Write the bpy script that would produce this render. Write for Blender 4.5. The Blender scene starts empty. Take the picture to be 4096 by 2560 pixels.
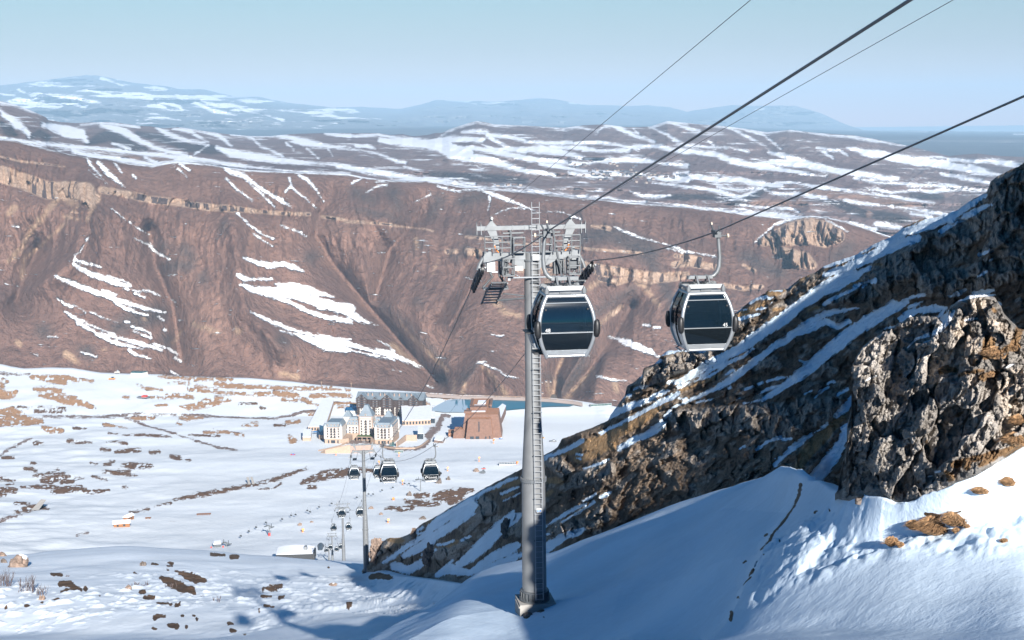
import bpy, bmesh, math, random
import numpy as np
from mathutils import Vector, Matrix
R = math.radians
scn = bpy.context.scene
col = scn.collection
rng = np.random.RandomState(7)
random.seed(11)

# ---------------------------------------------------------------- camera
FPX = 5689.0                      # focal length in photo pixels (50 mm on a 36 mm wide sensor, photo 4096 x 2560)
PITCH = math.atan(790 / FPX)
ROLL = -0.011
fwd = np.array([0.0, math.cos(PITCH), -math.sin(PITCH)])
r0 = np.array([1.0, 0.0, 0.0]); u0 = np.array([0.0, math.sin(PITCH), math.cos(PITCH)])
cr = math.cos(ROLL) * r0 + math.sin(ROLL) * u0
cu = -math.sin(ROLL) * r0 + math.cos(ROLL) * u0
camd = bpy.data.cameras.new('camera'); cam = bpy.data.objects.new('camera', camd); col.objects.link(cam)
camd.lens = 50; camd.sensor_width = 36; camd.clip_start = 0.5; camd.clip_end = 300000
m = Matrix.Identity(4)
for i in range(3):
    m[i][0] = cr[i]; m[i][1] = cu[i]; m[i][2] = -fwd[i]
cam.matrix_world = m
scn.camera = cam

def rays(x, y):
    """direction through a photo pixel, scaled so that its world Y component is 1"""
    x = np.asarray(x, float); y = np.asarray(y, float)
    d = fwd + ((x - 2048) / FPX)[..., None] * cr + ((1280 - y) / FPX)[..., None] * cu
    return d / d[..., 1:2]
def at(x, y, D):
    return Vector(rays(x, y) * D)
def pix(p):
    p = np.asarray(p, float); z = p @ fwd
    return 2048 + FPX * (p @ cr) / z, 1280 - FPX * (p @ cu) / z

# ---------------------------------------------------------------- world and sun
SUN = np.array([49.0, -176.0, 76.0]); SUN /= np.linalg.norm(SUN)      # towards the sun
world = bpy.data.worlds.new('World'); scn.world = world; world.use_nodes = True
nt = world.node_tree; nt.nodes.clear()
sky = nt.nodes.new('ShaderNodeTexSky'); sky.sky_type = 'NISHITA'; sky.sun_disc = False
sky.sun_elevation = math.asin(SUN[2]); sky.sun_rotation = math.atan2(SUN[0], SUN[1])
sky.altitude = 2200; sky.air_density = 0.8; sky.dust_density = 0.0; sky.ozone_density = 1.5
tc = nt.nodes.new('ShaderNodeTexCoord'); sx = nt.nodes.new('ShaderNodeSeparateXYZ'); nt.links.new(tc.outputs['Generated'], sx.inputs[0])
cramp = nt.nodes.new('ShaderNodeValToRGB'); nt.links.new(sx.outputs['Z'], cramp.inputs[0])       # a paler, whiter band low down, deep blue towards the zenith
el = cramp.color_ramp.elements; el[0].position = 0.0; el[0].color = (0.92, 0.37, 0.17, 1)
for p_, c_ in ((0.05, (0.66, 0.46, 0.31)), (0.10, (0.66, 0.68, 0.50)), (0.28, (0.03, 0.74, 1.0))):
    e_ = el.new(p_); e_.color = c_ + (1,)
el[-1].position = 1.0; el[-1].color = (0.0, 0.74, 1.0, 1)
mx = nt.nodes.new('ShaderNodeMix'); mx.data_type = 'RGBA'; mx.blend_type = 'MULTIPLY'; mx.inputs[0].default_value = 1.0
mb = nt.nodes.new('ShaderNodeMapRange'); nt.links.new(sx.outputs['Y'], mb.inputs[0]); mb.inputs[1].default_value = 0.45; mb.inputs[2].default_value = -0.1      # unseen sky on the sun's side, tinted deep blue to cool the shade light
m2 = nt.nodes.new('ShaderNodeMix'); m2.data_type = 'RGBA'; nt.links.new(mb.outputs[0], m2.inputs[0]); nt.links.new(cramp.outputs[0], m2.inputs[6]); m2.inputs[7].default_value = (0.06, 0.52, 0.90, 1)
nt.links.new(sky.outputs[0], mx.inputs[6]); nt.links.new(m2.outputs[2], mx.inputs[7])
bg = nt.nodes.new('ShaderNodeBackground'); bg.inputs['Strength'].default_value = 0.05
wo = nt.nodes.new('ShaderNodeOutputWorld')
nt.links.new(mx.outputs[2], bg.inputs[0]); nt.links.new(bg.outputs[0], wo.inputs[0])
sund = bpy.data.lights.new('sun', 'SUN'); sun = bpy.data.objects.new('sun', sund); col.objects.link(sun)
sund.energy = 4.9; sund.angle = R(0.53); sund.color = (1.0, 0.95, 0.885)
sun.rotation_euler = Vector(SUN).to_track_quat('Z', 'Y').to_euler()
sun.location = (60, -200, 120)
scn.view_settings.view_transform = 'Standard'; scn.view_settings.look = 'None'
scn.view_settings.exposure = 1.38; scn.view_settings.gamma = 1.0
scn.render.engine = 'CYCLES'
scn.cycles.max_bounces = 5; scn.cycles.diffuse_bounces = 2; scn.cycles.glossy_bounces = 3
scn.cycles.transmission_bounces = 4; scn.cycles.volume_bounces = 0; scn.cycles.transparent_max_bounces = 8
scn.cycles.use_denoising = True
# ---------------------------------------------------------------- node helpers
def lin(c):
    return tuple(((v / 12.92) if v <= 0.04045 else ((v + 0.055) / 1.055) ** 2.4) for v in c)
class NT:
    def __init__(s, name):
        s.mat = bpy.data.materials.new(name); s.mat.use_nodes = True
        s.t = s.mat.node_tree; s.t.nodes.clear()
        s.out = s.t.nodes.new('ShaderNodeOutputMaterial'); s.b = s.t.nodes.new('ShaderNodeBsdfPrincipled')
        s.t.links.new(s.b.outputs[0], s.out.inputs[0])
        s.pos = None
    def new(s, ty, **kw):
        n = s.t.nodes.new(ty)
        for k, v in kw.items(): setattr(n, k, v)
        return n
    def link(s, a, b): s.t.links.new(a, b)
    def put(s, sock, v):
        if isinstance(v, (int, float)): sock.default_value = v
        elif isinstance(v, (tuple, list)):
            sock.default_value = tuple(v) + ((1.0,) if len(v) == 3 and len(sock.default_value) == 4 else ())
        else: s.link(v, sock)
    def math(s, op, a, b=0.0, c=0.0):
        n = s.new('ShaderNodeMath', operation=op); s.put(n.inputs[0], a); s.put(n.inputs[1], b); s.put(n.inputs[2], c); return n.outputs[0]
    def attr(s, name):
        n = s.new('ShaderNodeAttribute', attribute_name=name); return n.outputs['Fac']
    def coord(s, obj=False, scale=(1, 1, 1)):
        if obj: src = s.new('ShaderNodeTexCoord').outputs['Object']
        else: src = s.new('ShaderNodeNewGeometry').outputs['Position']
        mp = s.new('ShaderNodeMapping'); s.link(src, mp.inputs[0]); mp.inputs['Scale'].default_value = scale
        return mp.outputs[0]
    def noise(s, vec, scale, detail=5, rough=0.55, dist=0.0):
        n = s.new('ShaderNodeTexNoise'); s.link(vec, n.inputs['Vector']); n.inputs['Scale'].default_value = scale
        n.inputs['Detail'].default_value = detail; n.inputs['Roughness'].default_value = rough; n.inputs['Distortion'].default_value = dist
        return n.outputs['Fac']
    def ramp(s, fac, stops):
        n = s.new('ShaderNodeValToRGB'); s.put(n.inputs[0], fac); e = n.color_ramp.elements
        while len(e) < len(stops): e.new(0.5)
        for k, (p, c) in enumerate(stops):
            e[k].position = p; e[k].color = tuple(c) + (1.0,)
        return n.outputs[0]
    def mix(s, f, a, b):
        n = s.new('ShaderNodeMix', data_type='RGBA'); s.put(n.inputs[0], f); s.put(n.inputs[6], a); s.put(n.inputs[7], b); return n.outputs[2]
    def smooth(s, v, a, b):
        n = s.new('ShaderNodeMapRange', interpolation_type='SMOOTHSTEP'); s.put(n.inputs[0], v)
        n.inputs[1].default_value = a; n.inputs[2].default_value = b; return n.outputs[0]
    def bump(s, h, dist, strength=1.0):
        n = s.new('ShaderNodeBump'); n.inputs['Strength'].default_value = strength; n.inputs['Distance'].default_value = dist
        s.link(h, n.inputs['Height']); s.link(n.outputs[0], s.b.inputs['Normal']); return n
MATS = {}
def plain(name, color, rough=0.6, metal=0.0, var=0.12, nscale=3.0, bump=0.0, spec=0.5):
    """simple procedural paint / metal: a base colour broken up by noise"""
    if name in MATS: return MATS[name]
    s = NT(name); v = s.coord(obj=True)
    n = s.noise(v, nscale, 4)
    lo = tuple(max(0, c * (1 - var)) for c in color); hi = tuple(min(1, c * (1 + var)) for c in color)
    s.put(s.b.inputs['Base Color'], s.ramp(n, [(0.3, lo), (0.7, hi)]))
    s.b.inputs['Roughness'].default_value = rough; s.b.inputs['Metallic'].default_value = metal
    s.b.inputs['Specular IOR Level'].default_value = spec
    if bump: s.bump(n, bump)
    MATS[name] = s.mat; return s.mat

# ---------------------------------------------------------------- numpy noise
_perm = np.random.RandomState(3).permutation(4096)
def _h(*k):
    r = np.zeros_like(k[0])
    for a in k: r = _perm[(r + a) & 4095]
    return r / 2048.0 - 1.0
def vnoise(*p):
    """smooth value noise in -1..1, any number of coordinates"""
    I = [np.floor(a).astype(np.int64) for a in p]; Fr = [a - i for a, i in zip(p, I)]
    W = [f * f * f * (f * (f * 6 - 15) + 10) for f in Fr]
    n = len(p); out = 0
    for c in range(1 << n):
        w = 1; k = []
        for a in range(n):
            b = (c >> a) & 1; w = w * (W[a] if b else 1 - W[a]); k.append(I[a] + b)
        out = out + w * _h(*k)
    return out
def fbm(*p, octaves=5, gain=0.5, ridged=False):
    out = 0; amp = 1; tot = 0; f = 1.0
    for o in range(octaves):
        n = vnoise(*[a * f + 17.3 * o for a in p])
        if ridged: n = 1 - 2 * np.abs(n)
        out = out + amp * n; tot += amp; amp *= gain; f *= 2.03
    return out / tot
def worley(*p):
    """2 or 3 coordinates: (F1, F2, random value of the nearest cell)"""
    I = [np.floor(a).astype(np.int64) for a in p]
    n = len(p); F1 = np.full(p[0].shape, 9.0); F2 = F1.copy(); V = np.zeros_like(F1)
    for c in range(3 ** n):
        off = [(c // 3 ** a) % 3 - 1 for a in range(n)]
        k = [i + o for i, o in zip(I, off)]
        d = 0
        for a in range(n):
            j = (_h(*(k + [k[0] * 0 + 11 + a])) + 1) / 2
            d = d + (k[a] + j - p[a]) ** 2
        d = np.sqrt(d); v = _h(*(k + [k[0] * 0 + 29]))
        near = d < F1
        F2 = np.where(near, F1, np.minimum(F2, d)); V = np.where(near, v, V); F1 = np.where(near, d, F1)
    return F1, F2, V
def blur(a, nx, ny):
    for _ in range(2):
        for ax, k in ((1, nx), (0, ny)):
            if k < 1: continue
            pad = [(0, 0), (0, 0)]; pad[ax] = (k + 1, k)
            c = np.cumsum(np.pad(a, pad, mode='edge'), axis=ax)
            n = a.shape[ax]
            if ax == 1: a = (c[:, 2 * k + 1:2 * k + 1 + n] - c[:, :n]) / (2 * k + 1)
            else: a = (c[2 * k + 1:2 * k + 1 + n] - c[:n]) / (2 * k + 1)
    return a

# ---------------------------------------------------------------- strokes: traced patches of cover on a terrain sheet
ZN = {0: (0, 0, .5906), 1: (0, 250, 1.728), 2: (1350, 250, 1.728), 3: (2696, 250, 1.728), 4: (0, 1000, 1.728), 5: (1150, 1450, 2.305),
      6: (0, 1685, 1.728), 7: (1350, 1685, 1.728), 8: (2696, 1685, 1.728), 9: (1500, 850, 1.728), 10: (2400, 1100, 2.16),
      11: (3300, 600, 2.16), 12: (3100, 1150, 1.68), 13: (1450, 1750, 2.326), 14: (1200, 1530, 4.32), 15: (1100, 1400, 4.033), 16: (0, 0, 1.0)}
def zx(z, x, y):
    ox, oy, s = ZN[z]; return ox + x / s, oy + y / s
def curve(z, txt):
    """'x,y,D x,y,D' in zone coordinates -> array in photo pixels"""
    out = []
    for p in txt.split():
        v = [float(a) for a in p.split(',')]; X, Y = zx(z, v[0], v[1]); out.append([X, Y] + v[2:])
    return np.array(out)
def strokes(PX, PY, spec, lo=-40.0):
    """signed distance field (photo px) of many variable width strokes; spec = {zone: 'x,y,w x,y,w ; ...'}"""
    F = np.full(PX.shape, lo)
    for z, txt in spec.items():
        sc = ZN[z][2]
        for st in txt.split(';'):
            if not st.strip(): continue
            c = curve(z, st); w = c[:, 2] / sc
            if len(c) == 1: c = np.vstack([c, c + [[1, 0, 0]]]); w = np.append(w, w)
            for a in range(len(c) - 1):
                x0, y0, x1, y1 = c[a, 0], c[a, 1], c[a + 1, 0], c[a + 1, 1]; M = max(w[a], w[a + 1]) - lo
                msk = (PX > min(x0, x1) - M) & (PX < max(x0, x1) + M) & (PY > min(y0, y1) - M) & (PY < max(y0, y1) + M)
                if not msk.any(): continue
                px = PX[msk]; py = PY[msk]; dx = x1 - x0; dy = y1 - y0; L2 = dx * dx + dy * dy + 1e-9
                t = np.clip(((px - x0) * dx + (py - y0) * dy) / L2, 0, 1)
                v = w[a] + (w[a + 1] - w[a]) * t - np.hypot(px - x0 - t * dx, py - y0 - t * dy)
                F[msk] = np.maximum(F[msk], v)
    return F

# ---------------------------------------------------------------- lofted terrain sheets
def xgrid(x0, x1, step, lo=-1400, hi=5600, far=90):
    a = np.arange(lo, x0, far); b = np.arange(x0, x1, step); c = np.arange(x1, hi, far)
    return np.concatenate([a, b, c])
def loft(xs, curves, counts, bx=2, by=3, yb=0):
    """curves from near to far: arrays (x, y, D); returns photo x, y and distance grids"""
    Y = []; I = []; n = len(curves)
    cy = [np.interp(xs, c[:, 0], c[:, 1]) for c in curves]; ci = [1.0 / np.interp(xs, c[:, 0], c[:, 2]) for c in curves]
    for k in range(n - 1):
        t = np.linspace(0, 1, counts[k] + 1)[:, None]
        if k < n - 2: t = t[:-1]
        Y.append(cy[k] * (1 - t) + cy[k + 1] * t); I.append(ci[k] * (1 - t) + ci[k + 1] * t)
    Y = np.vstack(Y); I = np.vstack(I)
    if yb: Y = blur(Y, yb, 0)
    X = np.broadcast_to(xs, Y.shape).copy()
    return X, Y, 1.0 / blur(I, bx, by)
def sheet(name, X, Y, D, mat, attrs=None, dz=None, flip=False, parent=None, smooth=True):
    P = rays(X, Y) * D[..., None]
    if dz is not None: P[..., 2] += dz
    ny, nx = X.shape
    me = bpy.data.meshes.new(name); me.vertices.add(nx * ny); me.vertices.foreach_set('co', P.reshape(-1).astype(np.float32))
    i = np.arange((ny - 1) * nx).reshape(ny - 1, nx)[:, :-1].reshape(-1)
    q = np.stack([i, i + 1, i + nx + 1, i + nx], 1)
    if flip: q = q[:, ::-1]
    me.loops.add(q.size); me.loops.foreach_set('vertex_index', q.reshape(-1).astype(np.int32))
    me.polygons.add(len(q)); me.polygons.foreach_set('loop_start', (np.arange(len(q)) * 4).astype(np.int32))
    me.update(calc_edges=True)
    if smooth: me.polygons.foreach_set('use_smooth', np.ones(len(q), bool))
    for k, v in (attrs or {}).items():
        a = me.attributes.new(k, 'FLOAT', 'POINT'); a.data.foreach_set('value', np.asarray(v, np.float32).reshape(-1))
    me.materials.append(mat)
    o = bpy.data.objects.new(name, me); col.objects.link(o)
    if parent: o.parent = parent
    return o, P
def structure(o): o['kind'] = 'structure'; return o
# ================================================================ terrain materials
def terrain_mat(name, scale, base, rocks=(), snow=(0.80, 0.82, 0.85), snoise=4.0, bump=1.0, rough=0.9, inv=False, sn2=1.0, sbump=0.15, fine=5.0, dkf=0.35):
    """base: 3 colours; rocks: list of (attribute, colour lo, colour hi, edge px, noise amp px); scale = size of the main mottling in metres"""
    s = NT(name); v = s.coord()
    n1 = s.noise(v, 1.0 / scale, 8, 0.6, 0.0); n2 = s.noise(v, fine / scale, 6, 0.6); n3 = s.noise(v, 0.23 / scale, 4, 0.5)
    c = s.ramp(s.math('ADD', s.math('MULTIPLY', n1, 0.6), s.math('MULTIPLY', n3, 0.4)), [(0.36, base[0]), (0.5, base[1]), (0.64, base[2])])
    c = s.mix(s.math('MULTIPLY', s.smooth(n2, 0.46, 0.62), dkf), c, tuple(x * 0.55 for x in base[0]))
    nn = s.math('SUBTRACT', s.math('ADD', s.math('MULTIPLY', n1, 1.0), n2), 1.0)      # about -0.5..0.5
    for a, lo, hi, edge, amp in rocks:
        f = s.smooth(s.math('ADD', s.attr(a), s.math('MULTIPLY', nn, amp * 3)), -edge, edge)
        c = s.mix(f, c, s.ramp(n2, [(0.35, lo), (0.62, hi)]))
    f = s.smooth(s.math('ADD', s.attr('snow'), s.math('MULTIPLY', nn, snoise * 3)), -sn2, sn2)
    sc = s.ramp(s.math('ADD', s.math('MULTIPLY', n2, 0.3), s.math('MULTIPLY', n3, 0.7)), [(0.40, tuple(x * 0.90 for x in snow)), (0.58, snow)])
    s.put(s.b.inputs['Base Color'], s.mix(f, c, sc))
    s.b.inputs['Roughness'].default_value = rough; s.b.inputs['Specular IOR Level'].default_value = 0.15
    hb = s.math('MULTIPLY', n2, s.math('SUBTRACT', 1.0, s.math('MULTIPLY', f, 1 - sbump)))
    hb = s.math('ADD', hb, s.math('MULTIPLY', s.noise(v, fine * 5 / scale, 4, 0.6), s.math('MULTIPLY', s.math('SUBTRACT', 1.0, s.math('MULTIPLY', f, 1 - sbump)), 0.35)))
    s.bump(hb, bump)
    return s.mat

# ================================================================ blue ranges on the horizon and the far plain
XW = xgrid(-80, 4180, 6, -3000, 7200, 120)
c1 = np.array([[-3000, 420], [-900, 380], [0, 342], [81, 331], [180, 320], [278, 308], [347, 302], [393, 302], [498, 325], [625, 340], [718, 354], [810, 357], [955, 389],
               [1030, 386], [1157, 412], [1400, 436], [1560, 470], [1800, 505], [2300, 540], [7200, 600]])
def mk(xs_y, D): return np.column_stack([xs_y, np.full(len(xs_y), float(D))])
def flat(y, D): return np.array([[-4000, y, D], [8000, y, D]], float)
far_mat = terrain_mat('far range rock and snow', 2600, [(0.10, 0.11, 0.12), (0.13, 0.13, 0.14), (0.17, 0.16, 0.16)], snoise=5, sn2=3, bump=30)
X, Y, D = loft(XW, [flat(700, 15000), flat(560, 21000), np.array([[-3000, 470, 28000], [0, 455, 28000], [400, 430, 29000], [900, 440, 30000], [1500, 480, 32000], [2400, 560, 34000], [8000, 600, 34000]]), mk(c1, 42000), mk(c1 + [[0, 60]], 45000)], [6, 40, 46, 3], 6, 2)
rel = fbm(X / 230, Y / 42, octaves=6, ridged=True)
D = D * (1 - 0.075 * rel * np.clip((620 - Y) / 120, 0, 1)); Y = Y + 3.5 * fbm(X / 60, Y / 40, octaves=4) * np.clip((600 - Y) / 100, 0, 1)
sn = strokes(X, Y, {1: "0,215,5 120,240,8 200,270,6 ;130,190,12 180,215,10 240,230,6;340,220,4 420,240,8 520,250,8 620,270,6 700,280,4;250,255,5 400,285,6;300,300,8 400,305,8 430,300,3;500,265,6 540,290,10 590,310,4;"
    "1030,300,8 1120,310,10 1150,315,3;1090,265,8 1200,290,10 1260,320,6;1220,230,8 1320,270,14 1420,310,12 1500,340,10 1640,365,4;1380,260,6 1500,300,8;1600,300,4 1720,340,8 1850,370,6 1960,400,3;1000,170,4 1150,185,4;"
    "700,110,6 850,160,3;1000,395,2 1060,380,3 1150,385,3 1250,400,3;620,190,6 760,220,5;1700,250,4 1800,270,4 ;870,240,4 1050,250,4"}, -30)
sn = np.maximum(sn + 7 * fbm((X - 2 * Y) / 60, Y / 9, octaves=5, gain=.65) + 1, -3.5 + 20 * fbm((X - 2.5 * Y) / 130, Y / 11, octaves=5, gain=.6) - 8 * np.clip((Y - 440) / 60, 0, 1))
structure(sheet('far_mountains', X, Y, D, far_mat, {'snow': sn})[0])

c2 = np.array([[-3000, 560], [900, 500], [1250, 445], [1350, 430], [1448, 427], [1599, 435], [1670, 420], [1743, 400], [1871, 403], [1987, 406], [2060, 402], [2149, 391], [2218, 397], [2334, 418], [2478, 423],
               [2594, 421], [2681, 429], [2750, 446], [2771, 441], [2850, 430], [2927, 420], [2985, 423], [3055, 423], [3120, 422], [3182, 423], [3275, 450], [3340, 478], [3390, 499], [3437, 514], [3560, 560], [7200, 640]])
X, Y, D = loft(XW, [flat(640, 17500), flat(560, 27000), np.array([[-3000, 540, 36000], [1500, 470, 36000], [1860, 455, 37000], [2200, 470, 38000], [2700, 480, 39000], [3300, 520, 42000], [8000, 560, 42000]]), mk(c2, 50000), mk(c2 + [[0, 60]], 53000)], [5, 30, 34, 3], 6, 2)
D = D * (1 - 0.06 * fbm(X / 200, Y / 36, octaves=6, ridged=True) * np.clip((600 - Y) / 120, 0, 1)); Y = Y + 2.5 * fbm(X / 50, Y / 40, octaves=4) * np.clip((600 - Y) / 100, 0, 1)
sn = strokes(X, Y, {2: "740,255,5 860,265,5 960,262,5;1000,262,3 1150,265,4;1330,245,5 1400,245,4;1000,280,4 1100,280,6 1220,285,4;880,270,4 960,290,3;1600,278,3 1750,290,3;60,325,5 120,330,4", 3: "560,330,2 620,320,2"}, -30)
structure(sheet('distant_mountains', X, Y, D, far_mat, {'snow': sn})[0])

plain_mat = terrain_mat('far plain', 3000, [(0.05, 0.06, 0.07), (0.07, 0.075, 0.085), (0.10, 0.10, 0.10)], snoise=5, sn2=3, bump=15)
ct = np.array([[-4000, 470], [1000, 500], [2600, 495], [2750, 500], [3100, 512], [3500, 524], [4096, 531], [8000, 585]])
X, Y, D = loft(XW, [flat(900, 9000), flat(640, 14000), np.column_stack([ct[:, 0], ct[:, 1] + 22, np.full(len(ct), 22000.)]), mk(ct, 40000), mk(ct + [[0, 4]], 42000)], [4, 26, 16, 2], 6, 2)
sn = strokes(X, Y, {3: "900,455,2 1400,465,3 1600,470,3 1750,475,2;2350,495,3 2420,495,3"}, -30)
structure(sheet('far_plain', X, Y, D, plain_mat, {'snow': sn})[0])
gm = plain('valley ground', (0.10, 0.085, 0.07), 0.95, nscale=0.001)
bm = bmesh.new(); vs = [bm.verts.new(p) for p in ((-90000, -20000, -760), (90000, -20000, -760), (90000, 130000, -760), (-90000, 130000, -760))]; bm.faces.new(vs)
me = bpy.data.meshes.new('ground'); bm.to_mesh(me); bm.free(); me.materials.append(gm); o = bpy.data.objects.new('ground', me); col.objects.link(o); structure(o)

# ================================================================ brown mountain across the valley (its top edge first)
cM = np.array([[-1400, 500], [-300, 540], [0, 557], [60, 562], [168, 591], [284, 618], [350, 628], [430, 636], [520, 655], [608, 664], [660, 652], [712, 646], [820, 655], [903, 667], [1000, 680], [1200, 690], [1389, 695],
               [1466, 710], [1560, 722], [1709, 724], [1850, 748], [1987, 757], [2276, 787], [2500, 808], [2750, 828], [2880, 842], [3014, 857], [3120, 868], [3160, 872], [3205, 866], [3240, 862], [3300, 868], [3380, 885], [3440, 905],
               [3605, 960], [3800, 1000], [5600, 1100]])
XM = xgrid(-60, 3900, 3.6)
DM = np.interp(cM[:, 0], [-1400, 0, 2000, 3200, 5600], [4300, 4500, 4900, 5000, 5400])
topM = np.column_stack([cM, DM])
botM = np.array([[-1400, 1480, 3450], [0, 1500, 3500], [1400, 1560, 3600], [2300, 1620, 3700], [2600, 1640, 3750], [5600, 1700, 3900]], float)
b0 = botM + [[0, 320, -350]]; bk = topM + [[0, 40, 300]]
mid = np.array([[-1400, 780, 4050], [0, 800, 4060], [350, 850, 4000], [900, 900, 4080], [1400, 930, 4200], [1900, 1000, 4250], [2400, 1080, 4350], [3100, 1100, 4450], [5600, 1200, 4800]], float)
X, Y, D = loft(XM, [b0, botM, mid, topM, bk], [8, 175, 100, 4], 4, 6)
u = X; w = Y + 0.12 * (X - 2000)
hf = np.clip((Y - np.interp(X, cM[:, 0], cM[:, 1])) / 60, 0, 1)          # no relief right at the top edge
wx = 60 * fbm(X / 300, Y / 260, octaves=3)
bowl = strokes(X, Y, {16: "600,930,6 620,1060,6 690,1230,6 725,1450,6;1273,857,5 1262,944,5 1331,1060,5 1430,1180,5 1535,1300,5 1660,1440,5 1740,1530,5;2520,1230,5 2449,1353,5 2368,1475,5 2281,1573,5;2258,1417,4 2223,1498,4 2212,1596,4;150,1000,4 60,1200,4;1680,860,4 1560,1000,4 1500,1200,4;1900,1120,4 1800,1300,4"}, -150)
ridg = strokes(X, Y, {16: "360,740,5 345,900,5 300,1040,5 225,1104,5 115,1150,5 0,1220,5;903,690,4 926,852,5 945,1000,5 960,1140,5 985,1250,4 1130,1400,3;1100,720,3 1180,820,3;1928,1446,4 1820,1590,2;1928,1446,4 2040,1560,2;2420,1440,4 2380,1560,2;1620,720,4 1540,880,4;1960,860,4 1850,1100,4 1760,1250,3;2400,1000,3 2250,1200,3"}, -150)
g1 = fbm(u / 105 + wx / 60, w / 620, octaves=4, ridged=True); g2 = fbm((u + wx) / 34 + w / 190, w / 230, octaves=4, ridged=True)
g2b = fbm((u + wx) / 38 - w / 170, w / 240, octaves=4, ridged=True)
upper = np.clip((1150 - Y) / 300, 0, 1)
cl = strokes(X, Y, {1: "0,770,60 150,815,56 330,885,62 480,885,66 600,895,66 620,960,44 660,940,34;700,880,26 800,895,24 940,925,26 1050,950,26 1200,965,24 1330,985,22 1450,1000,24 1600,1010,22 1750,1025,15 1900,1040,13 2020,1045,12 2140,1050,10;"
      "2220,1065,8 2340,1080,10 2420,1100,8;0,650,8 150,685,9 300,700,7 450,720,5;540,1040,3 480,1040,3",
      2: "50,1100,9 200,1105,9 320,1115,7 450,1135,8 600,1150,5 660,1165,6", 9: "630,170,9 760,180,7 1000,220,5 1200,215,7;500,270,18 560,270,16;640,270,24 720,280,24;1000,380,30 1120,400,36 1300,350,26 1450,370,36 1560,400,40 1700,410,30 1850,430,26 1950,440,26 2050,440,26 2150,430,26;"
      "1290,230,5 1500,255,6 1700,270,7 1850,280,6;2080,300,14 2250,320,16;1500,95,8 1620,110,14;1640,700,20 1700,650,14",
      10: "0,30,24 150,60,30 300,20,24 400,60,20 600,30,30 720,20,20;1080,90,20 1250,120,20 1400,100,20",
      3: "620,1240,30 700,1210,50 800,1190,80 930,1160,90 1040,1190,90 1130,1200,50;700,1290,30 900,1370,60 960,1400,30;560,1440,10 480,1400,8;0,1400,20 100,1380,30 300,1420,20"}, -60)
cliffy = np.clip((cl + 8) / 16, 0, 1)
bad = strokes(X, Y, {3: "620,1240,30 700,1210,50 800,1190,80 930,1160,90 1040,1190,90 1130,1200,50;700,1290,30 900,1370,60 960,1400,30"}, -60)
badl = np.clip((bad + 10) / 20, 0, 1)
steep = blur(cliffy, 2, 3)
dd = 150 * np.exp(-(np.maximum(0, -bowl) / 60) ** 1.1) * 1.5 - 150 * np.exp(-(np.maximum(0, -ridg) / 70) ** 1.3)
dd = dd - 50 * g1 * (0.35 + 0.65 * upper) - (26 * g2 + 18 * g2b) * (0.06 + 0.85 * upper) - (4 + 8 * upper) * fbm(X / 16, Y / 22, octaves=4)
dd = dd * hf
flute = fbm(X / 26 + wx / 60, Y / 190, octaves=4, ridged=True); F1, F2, V = worley(X / 30 + wx / 40, Y / 120)
dd = dd + steep * (60 * V + 45 * flute) * hf
fl2 = fbm((X - 0.25 * Y) / 44 + 0.5 * vnoise(X / 70, Y / 70), Y / 260, octaves=3, ridged=True)
dd = dd + badl * (-120 * fl2)
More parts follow.
